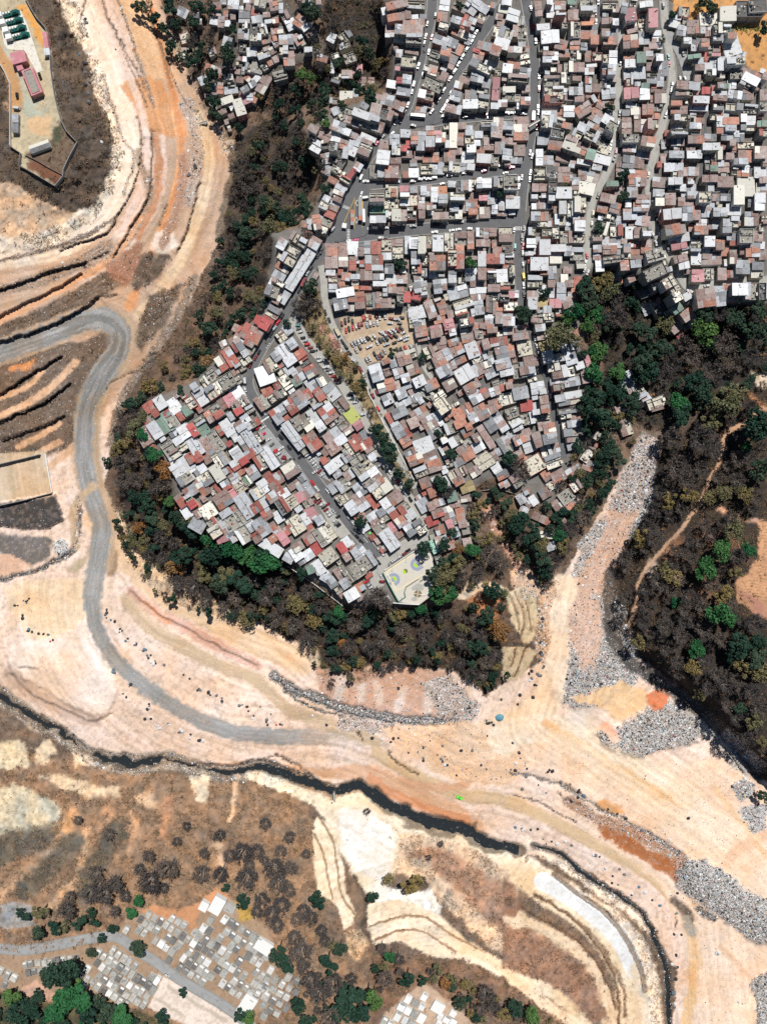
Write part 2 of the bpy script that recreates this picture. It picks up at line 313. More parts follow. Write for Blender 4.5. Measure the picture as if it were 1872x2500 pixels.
line('T12', '120 1060 250 1150 420 1215 560 1275 750 1315 950 1345 1150 1362 1280 1372', 24, alb(96, 90, 86), 8, 7, lit=.55, dz=-2.2)
line('T12', '190 1160 350 1262 560 1322 700 1350', 7, alb(70, 66, 62), 5, 5, lit=.3, dz=-1.2)
line('T12', '560 1370 800 1400 1000 1410 1250 1450', 30, alb(208, 180, 160), 10, 8, lit=.5)
# the grey haul road
HAUL = fl('O', '-60 778 0 760 100 725 180 692 228 690 258 714 252 760 213 820 187 890 182 970 195 1060 219 1130 214 1200 201 1270 206 1350 245 1420 310 1480 400 1540 500 1580 600 1592 700 1592 770 1604 815 1626')
def haul():
    w, a, d, t = m_line(HAUL, 46, 9, 2.5)
    tt = t / 1.1304
    c = alb(160, 159, 156) * (0.80 + .45 * vnoise(d / 3.2 + WX[w], t / 55.0, 5))[..., None]
    up = smooth01((950 - t) / 500.0)[..., None]
    c = c * (1 - .28 * up * (vnoise(d / 5.0, t / 70.0, 9) > .45)[..., None])
    wd = np.where(t < 560, 54, np.where(t < 1100, 46, 38)); L_ = sum(math.dist(p, q) for p, q in zip(HAUL[:-1], HAUL[1:])); rag = (vnoise(PX[w] / 9, PY[w] / 9, 15) - .5) * 9
    a = smooth01(.5 + (wd / 2 - d + rag) / 9) * smooth01((L_ - t + rag * 6) / 260)
    c = c * (.9 + .25 * N15[w])[..., None]
    put(w, a, c, lit=.015, veg=0, reg=2)
line('O', '-60 778 0 760 100 725 180 692 228 688 265 714 258 764 218 822 192 890 188 970 200 1060 226 1130 216 1210', 66, alb(196, 168, 138), 12, 5, veg=0, lit=.05, reg=2)
haul()
line('O', '815 1626 870 1660 980 1712 1100 1732 1220 1788 1330 1848 1420 1905 1465 1960', 30, alb(222, 192, 154), 9, 4, reg=2)
line('O', '200 1050 160 1100 165 1180', 22, alb(205, 178, 146), 9, 5)
# valley middle and east
poly('O', '430 1655 560 1640 700 1660 800 1650 900 1690 1000 1740 1060 1800 940 1760 800 1690 640 1670', alb(232, 186, 150), 14, 8)
line('O', '800 1680 860 1720 940 1750 1010 1770', 22, alb(226, 160, 118), 10, 6)
line('O', '880 1690 980 1700 1040 1660 1070 1640', 20, alb(222, 176, 142), 12, 7)
poly('O', '820 1570 1000 1560 1130 1540 1180 1600 1100 1700 960 1680 860 1620', alb(242, 206, 172), 16, 8, lit=.12)
# rubbish slide and heaps
poly('O', '1390 942 1418 955 1412 1050 1372 1140 1333 1212 1322 1310 1337 1400 1300 1482 1230 1492 1205 1440 1205 1330 1230 1250 1290 1140 1340 1040', alb(222, 182, 156), 12, 6, lit=.22)
poly('O', '1385 935 1420 950 1412 1050 1385 1105 1310 1100 1340 1030', alb(208, 184, 168), 26, 10, lit=.72)
line('O', '1255 1180 1300 1130 1240 1240', 22, alb(200, 184, 170), 10, 6, lit=.6)
line('O', '1410 1060 1360 1160', 14, alb(214, 205, 196), 8, 5, lit=.7)
line('T22', '340 720 325 900 345 1050 420 1150 540 1140 640 1050 700 950 640 800 605 650', 88, alb(190, 178, 168), 30, 14, lit=.9, dz=1.5)
poly('T22', '310 640 340 600 560 560 600 800 560 930 450 950 380 850', alb(226, 188, 162), 14, 6, lit=.22)
poly('T22', '700 1100 780 1050 820 1080 770 1150 710 1150', alb(214, 208, 204), 8, 8, lit=.9)
poly('T22', '700 980 800 1000 960 1080 1000 1130 880 1100 760 1040', alb(170, 160, 152), 12, 8, lit=.7)
poly('T22', '720 1400 860 1290 1000 1220 1100 1240 1200 1350 1215 1480 980 1520 800 1590 680 1560 540 1430 620 1400', alb(192, 180, 170), 30, 14, lit=.92, dz=3.5)
poly('T22', '870 1180 980 1128 1030 1185 980 1275 930 1305 880 1250', alb(222, 136, 96), 6, 5, lit=0, dz=1.0)
line('T22', '590 1380 640 1420 670 1470', 26, alb(236, 178, 146), 10, 5, lit=.05)
line('T22', '340 500 270 640 285 850 265 1100 230 1220 100 1330 -60 1410', 70, alb(250, 224, 194), 20, 6, lit=.02)
poly('T22', '330 1390 380 1280 560 1255 650 1330 560 1400 400 1415', alb(236, 218, 202), 16, 8, lit=0)
line('T22', '-60 1480 150 1400 330 1430 450 1490', 70, alb(254, 236, 214), 24, 8, lit=.02)
poly('T22', '360 1210 700 1090 880 1150 880 1260 720 1360 560 1250', alb(246, 206, 160), 16, 9, lit=.06)
line('T22', '640 400 636 700 680 880 800 1000 950 1085 1100 1200 1300 1370 1470 1540 1600 1700', 34, alb(92, 87, 83), 12, 5, lit=.1)  # dark trail, with the shadow lying on it painted into its colour
line('T22', '1210 1370 1330 1480 1430 1590 1500 1700', 24, alb(205, 198, 190), 8, 5, lit=.35)
line('T22', '1390 1440 1500 1540 1600 1640', 26, alb(170, 164, 158), 12, 8, lit=.6)
poly('O', '1120 1620 1250 1580 1400 1640 1560 1640 1700 1760 1760 2300 1480 2300 1490 2050 1420 1900 1250 1780', alb(251, 220, 192), 20, 10, lit=.07)
# fans of spread soil in the south-east
for (s_, c_, wd) in (('1250 1590 1400 1680 1500 1760 1600 1830', (255, 236, 210), 80), ('1180 1560 1330 1660 1480 1740', (246, 198, 142), 22), ('1200 1600 1360 1700 1500 1810 1660 1960', (252, 222, 190), 50),
                     ('1450 1700 1600 1830 1700 1960', (255, 226, 196), 40), ('1500 1950 1580 1850 1656 1800', (242, 200, 170), 26), ('1490 2060 1600 2080 1700 2110', (250, 222, 196), 46),
                     ('1500 2130 1600 2180 1700 2260', (244, 210, 178), 36), ('1490 2000 1500 2080 1480 2220', (238, 190, 130), 26), ('1560 2050 1660 2150', (236, 196, 160), 14), ('1540 1700 1656 1850', (244, 204, 160), 16)):
    line('O', s_, wd, alb(*c_), wd * .6, 9, amt=.85, streak=.5)
poly('T23', '540 330 700 400 900 530 1110 590 1130 660 1080 745 920 650 760 550 600 450', alb(180, 114, 72), 10, 7, lit=.06)
line('T23', '380 220 560 330 760 400 1000 520 1100 590', 30, alb(190, 140, 105), 14, 8, lit=.35)
line('T23', '560 260 700 320 840 400 1000 500 1080 560', 8, alb(110, 92, 76), 6, 7, lit=.7, dz=-1)
line('T23', '-20 30 200 70 400 170 560 250', 6, alb(110, 95, 82), 5, 8, lit=.5, dz=-1)
poly('T23', '580 190 700 240 740 290 640 290 560 240', alb(232, 170, 108), 10, 6)
line('T23', '1190 700 1330 800 1480 920 1656 1030', 84, alb(142, 136, 130), 34, 16, lit=.92, dz=3)
line('T23', '1230 650 1350 740 1500 850 1656 920', 46, alb(196, 192, 188), 16, 9, lit=.9)
poly('T23', '1540 1390 1656 1325 1740 1330 1740 1700 1600 1659 1590 1520', alb(180, 174, 168), 12, 9, lit=.95, dz=1.5)
poly('T23', '1430 120 1500 70 1570 110 1560 180 1470 215', alb(186, 182, 178), 10, 8, lit=.9, dz=1)
poly('T23', '1490 260 1600 220 1656 260 1640 390 1560 430 1500 330', alb(212, 206, 202), 14, 12, lit=.75)
line('T23', '1050 850 1110 910 1160 980', 22, alb(104, 92, 82), 10, 5)
line('T23', '1130 980 1170 1060', 24, alb(176, 166, 150), 12, 6)
line('T23', '1200 910 1300 970', 18, alb(96, 90, 85), 8, 8, lit=.3)
# river banks
line('O', '-60 1478 0 1500 60 1545 130 1582 200 1632 280 1652 360 1642 430 1662 500 1672 560 1656 640 1684 720 1714', 44, alb(158, 142, 124), 12, 9, lit=.24, veg=.25)
line('O', '640 1684 720 1714 780 1699 850 1748 920 1780 1000 1792 1060 1828 1120 1838', 34, alb(216, 184, 152), 10, 7, lit=.07)
line('T23', '-120 520 60 620 240 740 420 850 600 960 740 1080 830 1230 880 1400 900 1660', 56, alb(250, 226, 200), 14, 6)
line('T23', '100 480 300 600 480 720 640 840 800 940 900 1040', 28, alb(250, 228, 204), 10, 5)
line('O', '1150 1826 1210 1842 1262 1890 1332 1932 1392 1982 1427 2062 1441 2132 1441 2240', 18, alb(120, 104, 90), 8, 6, lit=.4)
# southern quarry and benches
poly('T13', '380 230 560 190 760 220 900 300 1100 400 1300 430 1480 520 1656 640 1656 700 1480 580 1250 480 1000 470 930 640 860 760 800 840 700 800 640 700 560 560 470 380', alb(242, 226, 202), 12, 8, veg=.03, reg=3)
poly('T13', '520 270 760 280 900 420 900 620 830 760 760 720 640 660 560 480', alb(244, 238, 230), 16, 10, veg=.03)
poly('T13', '780 760 1000 800 1130 780 1200 880 1180 960 950 860 740 890', alb(246, 240, 230), 14, 9, veg=.06)
poly('T13', '365 410 400 310 500 390 560 600 590 800 645 950 620 1020 575 1045 530 900 480 850 400 820', alb(243, 223, 196), 7, 4, veg=.01, reg=3)
line('T13', '410 320 500 480 530 650 560 830 640 950', 5, alb(170, 145, 118), 4, 3, dz=-.6)
line('T13', '375 420 440 560 465 700 500 850', 5, alb(176, 150, 122), 4, 3, dz=-.6)
poly('T13', '715 890 950 845 1200 960 1350 1100 1500 1200 1740 1330 1740 1400 1500 1310 1350 1235 1150 1225 950 1130 760 1140 730 1040', alb(245, 226, 200), 8, 5, veg=.02, reg=3)
line('T13', '740 1020 950 962 1100 970 1250 1070 1380 1140 1480 1200', 7, alb(166, 138, 112), 5, 4, veg=.2)
line('T13', '775 1115 880 1065 970 1045 1080 1060 1200 1132 1295 1192', 7, alb(160, 130, 105), 5, 4, veg=.2)
poly('T13', '925 425 1130 440 1300 470 1500 560 1700 720 1700 1260 1500 1150 1350 1000 1220 880 1100 740 920 690', alb(222, 192, 162), 14, 9, veg=.75, reg=0)
poly('T13', '950 560 1100 600 1300 800 1480 980 1656 1130 1656 820 1500 680 1300 560 1100 480', alb(176, 138, 114), 30, 14, veg=.85)
line('T13', '-40 40 200 125 350 195 500 225 700 200 850 265 1000 340 1150 400 1300 425 1500 525 1700 650', 28, alb(244, 224, 194), 9, 5, veg=0)
line('T13', '640 690 700 830 710 950 690 1050 750 1130', 7, alb(96, 86, 76), 6, 6, dz=-1.5, veg=.3)
poly('T13', '570 1060 690 1040 730 1150 660 1250 600 1200', alb(206, 172, 138), 14, 8, veg=.4, green=.6)
# benches along the bend, bottom right
for s_, wd, c_ in (('60 690 250 830 430 950 560 1060 660 1200 740 1380 760 1659', 60, (238, 218, 188)), ('0 960 200 1060 400 1180 520 1330 600 1480 640 1659', 40, (230, 206, 176)),
                   ('-40 1310 200 1420 380 1530 480 1659', 34, (236, 214, 184)), ('-300 1180 -100 1270 100 1440 260 1560 400 1640 440 1700', 26, (242, 212, 178))):
    line('T23', s_, wd, alb(*c_), 10, 6, veg=.08, reg=3)
for s_ in ('150 820 330 930 480 1060 580 1190 660 1340 690 1500 700 1659', '250 870 420 990 560 1120 640 1250 720 1420 740 1600', '60 900 220 990 420 1110 530 1230 620 1390 670 1560'):
    line('T23', s_, 9, alb(140, 112, 90), 8, 9, veg=.7, streak=.6)
poly('T23', '-60 1040 100 1040 260 1110 420 1230 530 1360 560 1480 640 1640 500 1640 360 1480 200 1380 -60 1290', alb(158, 122, 100), 14, 9, veg=.8, reg=0)
poly('T23', '-60 700 20 760 60 900 20 960 -60 960', alb(152, 118, 98), 14, 8, veg=.8)
line('T23', '205 735 330 800 480 905 620 1020 720 1140 800 1310', 46, alb(232, 232, 230), 4, 1, veg=0, reg=4)
line('T23', '800 1310 840 1450 850 1659', 34, alb(226, 206, 180), 8, 5, veg=0)
line('T23', '270 690 420 810 560 900 680 1020 780 1180 840 1330 862 1450', 11, alb(150, 132, 116), 5, 3, dz=-1.8)  # shadow of the wall and drop, painted along a shallow cut
# southern hill patches
poly('T03', '-60 130 100 100 260 190 400 260 380 360 160 430 -60 440', alb(206, 194, 168), 18, 12, veg=.12)
poly('T03', '240 50 420 40 640 110 780 130 780 180 560 190 440 150', alb(228, 198, 162), 16, 12, veg=.15)
poly('T03', '1220 60 1320 30 1360 60 1330 230 1270 200', alb(236, 214, 184), 10, 8, veg=.02)
line('T03', '1540 60 1515 200 1500 340', 12, alb(226, 188, 152), 10, 6, veg=.1)
for s_, c_ in (('560 400 540 560 500 720 330 900', (206, 166, 130)), ('700 300 640 520 560 740', (190, 148, 116)), ('-20 840 200 680 330 540 450 380', (206, 168, 134)), ('860 300 870 420 830 560', (204, 160, 124)), ('480 300 420 380', (226, 170, 120)), ('1100 200 1060 420', (196, 146, 112)), ('900 200 1000 220', (222, 186, 150)), ('1400 500 1420 600', (214, 176, 142))):
    line('T03', s_, 22, alb(*c_), 22, 14, veg=.35)
for s_ in ('-40 600 120 500 300 430', '160 800 330 640 470 480', '560 800 640 600 760 400', '0 540 100 480'):
    line('T03', s_, 56, alb(112, 104, 92), 34, 16, veg=.95, green=.25)
poly('T02', '-60 1480 180 1480 180 1650 100 1659 -60 1659', alb(226, 206, 172), 14, 10, veg=.1)
poly('T02', '220 1520 320 1480 360 1560 300 1640 230 1620', alb(226, 200, 166), 12, 10, veg=.08)
poly('T02', '470 1560 600 1560 620 1640 500 1650', alb(232, 204, 172), 12, 10, veg=.08)
poly('O', '0 1950 70 1955 75 2000 0 2010', alb(160, 158, 156), 10, 8, veg=.15)
# burial ground soil
poly('T03', '770 1030 930 900 1030 930 1150 930 1290 870 1400 780 1540 880 1700 1000 1800 1200 1800 1500 1560 1659 1250 1659 1050 1560 700 1520 500 1420 0 1480 -60 1180 300 1190 700 1130', alb(176, 148, 122), 12, 8, veg=.1, reg=5)
poly('T03', '900 920 1000 890 1150 920 1300 860 1400 780 1500 850 1290 940 1260 1060 1160 1000 1050 1000', alb(210, 152, 110), 12, 9, veg=.1, reg=5)
poly('T03', '1060 1350 1200 1420 1520 1620 1600 1690 1250 1690 960 1550', alb(244, 226, 210), 8, 3, veg=0, reg=5)
for s_ in ('1090 1420 1300 1540 1470 1640', '1010 1500 1200 1610'):
    line('T03', s_, 9, alb(206, 190, 172), 5, 5)
poly('T03', '-60 1440 160 1430 360 1440 500 1440 700 1540 900 1570 1060 1640 1060 1720 -60 1720', alb(98, 92, 70), 14, 9, veg=.6, green=.9, reg=0)
poly('T03', '130 1430 240 1380 360 1450 350 1520 180 1510', alb(224, 178, 152), 10, 8, veg=.1)
poly('T03', '1520 880 1640 900 1650 990 1560 980', alb(196, 160, 84), 12, 8)
poly('T13', '820 1600 960 1480 1100 1390 1200 1480 1330 1560 1420 1659 1420 1720 800 1720', alb(204, 176, 150), 10, 6, veg=.06, reg=5)
# the walled compound, upper left
poly('PX', ' '.join('%.1f %.1f' % p for p in FACIL), alb(106, 92, 80), 9, 7, veg=.8, lit=0, reg=0)
poly('O', '-60 375 30 400 110 440 160 464 100 500 -60 520', alb(226, 190, 156), 14, 10, veg=.12)
poly('O', '40 440 130 450 160 470 90 490', alb(232, 198, 164), 14, 10, veg=.2, amt=.6)
FACWALL = fl('F1', '-60 -60 490 -20 570 140 700 360 865 545 915 720 935 900 955 1100 960 1300 1000 1600 1050 1880 1150 2240 1250 2440 1430 2630 1310 2900 1200 3140 1190 3260 1045 3440 760 3270 480 3110 385 3060 405 2830 215 2700 222 1880 210 1560 120 1350 -60 1120')
poly('PX', ' '.join('%.1f %.1f' % p for p in FACWALL), alb(206, 190, 158), 3, 1, veg=.03, reg=6)
poly('F1', '280 120 480 90 640 330 760 500 830 820 800 900 720 760 560 400', alb(232, 168, 92), 8, 6)
poly('F1', '-40 800 160 900 380 1350 520 1800 700 1957 560 1957 300 1600 100 1300 -40 1100', alb(196, 196, 180), 10, 4)
poly('F2', '400 120 520 0 560 120 720 250 880 160 920 0 960 60 900 200 720 340 520 380 420 260', alb(190, 192, 172), 10, 5)
poly('F2', '480 420 620 380 880 300 960 420 900 700 800 660 640 680 520 620', alb(232, 194, 150), 12, 8)
poly('F2', '860 860 1000 620 1080 420 1160 460 1420 840 1360 1000 1180 1380 1040 1620 480 1100 460 1000 700 980', alb(118, 98, 82), 12, 8, veg=.25)
poly('F2', '980 500 1120 520 1140 760 1000 860 960 700', alb(92, 98, 78), 10, 7)
poly('F2', '520 1180 700 1160 1000 1320 1140 1460 1040 1610 760 1440 500 1300', alb(134, 92, 72), 10, 7, veg=.2)
line('F1', '-40 960 150 1250 260 1600 300 1957', 30, alb(206, 158, 110), 12, 6)
poly('F2', '60 60 160 100 180 260 60 200', alb(206, 162, 128), 14, 10, veg=.3)
# village soil, green strip, car park, dry field
poly('PX', ' '.join('%.1f %.1f' % p for p in VILLAGE), alb(126, 122, 116), 10, 4, veg=.03, lit=.0, reg=7, green=0)
poly('K1', '440 20 700 -40 1200 -40 1340 120 1560 250 1600 520 1250 700 1060 800 960 1060 760 1180 640 1340 560 1180 380 880 520 640 700 560 640 380 480 260', alb(112, 106, 98), 14, 8, veg=.2, lit=.03, reg=7)
poly('K1', '60 400 180 300 330 330 340 600 240 660', alb(176, 158, 128), 14, 9, veg=.3, lit=.15)
poly('K1', '440 1200 560 1200 640 1400 720 1420 700 1560 600 1560 560 1400', alb(222, 190, 158), 14, 9, lit=.3)
poly('T11', '280 250 400 200 430 330 520 520 600 640 700 760 760 930 830 1080 920 1260 1020 1450 1000 1560 900 1420 790 1240 740 1080 680 960 590 830 500 720 400 600 330 480', alb(164, 142, 106), 10, 6, veg=.75, reg=7, green=.5)
poly('T11', '540 400 700 380 970 370 1035 560 960 640 700 705 620 620 560 500', alb(200, 176, 148), 9, 4, veg=0, reg=8)
poly('T11', '480 500 540 510 560 600 500 610', alb(226, 170, 156), 5, 3)
poly('T11', '420 450 445 450 440 500 420 500', alb(222, 165, 150), 5, 3)
poly('T11', '530 600 570 590 600 640 560 650', alb(224, 210, 190), 5, 3)
poly('T20', '1050 -60 1740 -60 1740 500 1600 470 1520 420 1440 220 1450 160 1200 110 1050 180', alb(220, 164, 104), 9, 6, veg=.12, reg=5)
line('T20', '1440 175 1550 190 1700 195', 9, alb(150, 150, 76), 10, 7, veg=.6, green=1)
poly('T20', '1200 -40 1280 -40 1260 60 1200 60', alb(206, 160, 86), 10, 6)
# eastern hill: field, path
poly('T22', '1760 20 1640 50 1600 60 1600 250 1530 400 1450 450 1450 560 1600 680 1760 700', alb(218, 166, 126), 10, 7, veg=.1, reg=5)
poly('T22', '1450 500 1600 560 1656 620 1656 680 1600 680', alb(206, 150, 128), 14, 8)
line('T22', '1340 -20 1450 30 1560 60 1620 55', 10, alb(206, 160, 130), 10, 8)
poly('T21', '1550 760 1656 740 1760 760 1760 880 1600 850', alb(226, 200, 170), 12, 8, veg=.05)
line('T21', '1530 880 1580 940 1700 1000', 10, alb(206, 150, 110), 6, 5)
line('T21', '1760 985 1656 990 1600 992 1540 1062 1460 1108', 10, alb(206, 160, 126), 6, 4, veg=0, reg=9)
line('T21', '1470 1100 1400 1130 1372 1200 1350 1330 1292 1430 1215 1610 1170 1659', 11, alb(212, 168, 134), 6, 4, veg=0, reg=9)
line('T22', '1170 0 1100 110 1000 220 900 330 830 440 815 560 790 660 760 740 765 830', 10, alb(212, 172, 140), 6, 4, veg=0, reg=9)
for s_ in ('900 330 930 370 900 400', '1080 400 1120 450'): line('T22', s_, 16, alb(206, 176, 152), 12, 8, veg=.1)
for s_ in ('1250 120 1350 300 1300 420', '1080 200 1000 300', '1180 520 1340 560', '1380 120 1500 300'): line('T22', s_, 34, alb(136, 102, 82), 30, 16, veg=.8)
# reddish gully below the last houses, and the pale spur beside it
line('M6', '290 400 340 520 420 640 480 740 540 830 600 900', 22, alb(208, 148, 116), 12, 8, lit=.25, veg=.05)
poly('M6', '440 780 560 770 620 860 700 880 720 952 500 952 460 870', alb(226, 186, 152), 14, 9, lit=.3, veg=0)
poly('M6', '120 952 200 860 300 850 420 890 480 952 300 940', alb(232, 204, 170), 8, 6, veg=.03)
poly('T12', '1300 570 1390 480 1480 460 1570 490 1656 530 1700 560 1640 540 1560 500 1450 500 1380 560', alb(236, 210, 178), 7, 5, veg=.02)
poly('T12', '1360 560 1500 500 1580 540 1600 640 1560 700 1420 650', alb(190, 128, 88), 14, 8, veg=.4)
poly('T12', '1620 540 1720 480 1820 560 1840 680 1800 830 1740 860 1650 700', alb(222, 200, 164), 7, 4, veg=.03, reg=3)
poly('T22', '-60 870 120 880 162 900 110 1000 60 1080 -60 1100', alb(216, 194, 160), 7, 4, veg=.05, reg=3)
for s_ in ('20 520 70 640 80 760 40 840', '60 510 110 640 125 780', '0 560 40 680 50 760', '90 880 50 1000 20 1060', '30 890 0 1000'):
    line('T22', s_, 5, alb(140, 108, 82), 5, 3, veg=.3, dz=-.8)
poly('T22', '180 520 260 560 240 700 250 900 200 1000 150 900 170 700', alb(238, 190, 148), 10, 7, lit=.3)

def scarp(fr, s, h, R=16.0, warp=5):
    P = spline(fl(fr, s), 12); w = _win(P, R * 4); x = PX[w] + WX[w] * warp; y = PY[w] + WY[w] * warp; best = np.full(x.shape, 1e9); sg = np.zeros(x.shape)
    for (x0, y0), (x1, y1) in zip(P[:-1], P[1:]):
        dx, dy = x1 - x0, y1 - y0; l2 = dx * dx + dy * dy + 1e-9; t = ((x - x0) * dx + (y - y0) * dy) / l2; tc_ = np.clip(t, 0, 1); d = np.hypot(x - x0 - tc_ * dx, y - y0 - tc_ * dy); m = d < best; best = np.where(m, d, best); sg = np.where(m, np.where((t > -.2) & (t < 1.2), np.sign(dx * (y - y0) - dy * (x - x0)), 0), sg)
    Z[w] -= h / 2 * sg * np.exp(-best / R) * smooth01(best / 2.0)
for s_ in ('-20 230 200 150 400 90 560 40', '-20 560 200 500 380 430 560 330 640 270', '0 900 200 770 400 650', '0 1080 200 990 330 920 450 830', '20 1190 180 1140 330 1080 420 1030', '-20 400 150 310 400 190 520 110'): scarp('T01', s_, 5.5, 13)
for s_ in ('390 1620 560 1560 690 1510 760 1400 890 1150 915 900', '740 1659 820 1520 950 1300 990 1080 980 850', '1150 1640 1230 1450 1290 1190'): scarp('T00', s_, 3.6, 13)
for s_ in ('20 520 70 640 80 760 40 840', '60 510 110 640 125 780', '90 880 50 1000 20 1060', '30 890 0 1000'): scarp('T22', s_, -5, 9, 2)
for s_ in ('740 1020 950 962 1100 970 1250 1070 1380 1140 1480 1200', '775 1115 880 1065 970 1045 1080 1060 1200 1132 1295 1192'): scarp('T13', s_, -4.5, 14, 3)
for s_ in ('410 320 500 480 530 650 560 830 640 950', '375 420 440 560 465 700 500 850'): scarp('T13', s_, 4.5, 12, 3)
for s_ in ('150 820 330 930 480 1060 580 1190 660 1340 690 1500 700 1659', '60 900 220 990 420 1110 530 1230 620 1390 670 1560'): scarp('T23', s_, 4.0, 12, 4)
scarp('T23', '275 705 420 822 560 915 680 1035 775 1185 835 1330 852 1440', -4.5, 12, 2)
for s_ in ('860 520 1000 640 1180 740 1400 860 1656 990', '120 1000 250 1010'): scarp('T02', s_, 4.0, 14)
scarp('T02', '70 1040 180 1160 300 1220 480 1310 620 1350 720 1300', 4.0, 16); scarp('T12', '120 1080 250 1170 420 1235 560 1295 750 1335 950 1365 1150 1380', 3.5, 12); scarp('O', '430 1648 500 1652 560 1640 640 1664 720 1694 780 1684 850 1730 930 1764 1010 1776', 2.5, 10)
scarp('T22', '1210 1360 1330 1470 1430 1580 1500 1690', 4, 12)
# relief: rough slopes, gullies, carved river beds
steep = np.hypot(*np.gradient(Z, FS * .36))
rough = np.clip(steep * 1.6, 0, 1)
Z += (N15 - .5) * 5.0 * rough * (REG == 0) + (N6 - .5) * 1.6 * rough * (REG == 0)
Z += (N6 - .5) * .5 * (REG == 1) + (N15 - .5) * 1.0 * (REG == 1)
Z += (N6 - .5) * 1.8 * np.clip(LIT - .4, 0, 1)
RIVER = fl('O', '-60 1478 0 1500 60 1545 130 1580 200 1630 280 1650 360 1640 430 1660 500 1670 560 1655 640 1682 720 1712 780 1698 850 1745 920 1778 1000 1790 1060 1826 1120 1835')
STREAM = fl('O', '1150 1826 1210 1840 1260 1888 1330 1930 1390 1980 1425 2060 1440 2130 1440 2260')
def carve(pts, widths, depth, warp):
    P = spline(pts, 10); w = _win(P, 60); x = PX[w] + WX[w] * warp; y = PY[w] + WY[w] * warp
    d, t = dline(x, y, P); L = sum(math.dist(a, b) for a, b in zip(P[:-1], P[1:]))
    wd = np.interp(t / L, np.linspace(0, 1, len(widths)), widths)
    a = smooth01(.5 + (wd / 2 - d) / 7.0)
    Z[w] -= depth * a; COL[w] += (alb(96, 84, 72) - COL[w]) * (a * .8)[..., None]; LIT[w] *= 1 - a * .6; VEG[w] *= 1 - a
carve(RIVER, [12, 20, 18, 6, 30, 8, 8, 20, 26, 26, 30, 40, 48, 38, 28], 3.4, 13)
for s_ in ('-20 1488 60 1535 130 1570 200 1615 290 1632', '430 1650 500 1655 560 1640 640 1665 700 1695', '560 1640 600 1632 650 1660 690 1690', '780 1690 850 1732 920 1762'): line('O', s_, 5, alb(92, 78, 66), 4, 8, dz=-1.6, lit=.2)
for s_ in ('300 1665 420 1672 520 1690', '20 1530 110 1592 190 1645'): line('O', s_, 5, alb(120, 104, 88), 5, 8, veg=.6)
carve(STREAM, [8, 12, 9, 10, 12, 13, 13, 14, 16], 2.6, 6)
# grain in the soil colour itself
# tyre tracks and scraped bands that follow the roads
FLOWS = [spline(fl('O', s_), 22) for s_ in ('150 -60 190 60 222 150 252 250 268 340 240 425 180 490 100 530 -80 552', '-80 778 100 725 180 692 228 690 258 714 252 760 213 820 187 890 182 970 195 1060 219 1130 214 1200 201 1270 206 1350 245 1420 310 1480 400 1540 500 1580 600 1592 700 1592 815 1626 980 1712 1100 1732 1220 1788 1330 1848 1420 1905 1470 1990 1500 2230', '290 1220 360 1310 480 1360 620 1420 700 1490', '1400 940 1320 1100 1260 1250 1230 1400 1180 1560', '1180 1560 1300 1640 1450 1740 1600 1850 1720 1960', '1200 1950 1300 2040 1360 2130 1380 2250', '760 2140 860 2060 960 2050 1080 2090 1200 2190 1280 2260')]
vfl = np.isin(REG, (1, 2, 3)); fxv, fyv = PX[vfl], PY[vfl]; bd = np.full(fxv.shape, 1e9); bt = np.zeros(fxv.shape)
for q_, P_ in enumerate(FLOWS):
    d_, t_ = dline(fxv + WX[vfl] * 5, fyv + WY[vfl] * 5, P_); m_ = d_ < bd; bd = np.where(m_, d_, bd); bt = np.where(m_, t_ + q_ * 3000, bt)
fs = .55 * vnoise(bd / 3.4, bt / 70.0, 91) + .45 * vnoise(bd / 9.0 + 40, bt / 150.0, 92) - .5
COL[vfl] *= (1 + fs * .42)[:, None]; COL[vfl, 2] *= 1 - np.clip(fs, -.4, .4) * -.12; wob = (fbm(fxv / 70, fyv / 70, 95, 3) - .45); COL[vfl, 1] *= 1 - np.clip(wob, 0, .3) * .3; COL[vfl, 2] *= 1 - np.clip(wob, 0, .3) * .6
Z[vfl] += fs * .9 * (REG[vfl] == 1)
for s_, w_ in (('650 -20 720 150 800 330 880 520 960 700', 4), ('780 260 870 420 930 560 1000 700', 4), ('890 750 915 900 890 1150 760 1400 690 1510 560 1560 390 1620', 4), ('980 850 990 1080 950 1300 820 1520 740 1659', 5), ('1290 1190 1230 1450 1150 1640', 4), ('1080 1330 1040 1470', 4), ('560 -20 520 120', 4), ('640 1500 560 1540 400 1600', 3), ('930 60 1000 200 1100 420 1190 640 1330 790', 3)):
    line('T00', s_, w_, alb(112, 94, 78), 4, 6, dz=-1.3, lit=.12, streak=.5)  # scarp edges: shadow line painted into the soil, with a slight cut
for s_, w_ in (('-20 230 200 150 400 90 560 40 700 -20', 5), ('-20 560 200 500 380 430 560 330 640 270 760 250', 5), ('0 900 200 780 400 660', 4), ('0 1080 200 1000 330 930 450 830', 4), ('20 1180 180 1130 330 1070 420 1030', 4), ('940 660 1020 620 1090 570', 3), ('700 870 740 800 900 740 960 690 1060 620', 3)):
    line('T01', s_, w_, alb(74, 64, 56), 4, 6, dz=-1.4, streak=.4)  # terrace edges: shade under each step painted dark, bed cut in
for s_, w_ in (('700 310 690 400 710 520', 3), ('850 1310 870 1360 890 1420', 4), ('660 1430 690 1490', 5), ('850 1540 890 1600 960 1650 1040 1700', 5), ('140 650 200 720', 3)):
    line('T12', s_, w_, alb(84, 72, 62), 4, 5, dz=-1)
for s_, w_ in (('330 110 420 160 480 190', 4), ('290 165 380 210 440 240', 3), ('20 180 130 200 240 260 420 350', 4), ('560 250 640 290 720 330', 4), ('1060 960 1070 1030', 3)):
    line('T23', s_, w_, alb(84, 72, 62), 4, 6, dz=-1, lit=.2)
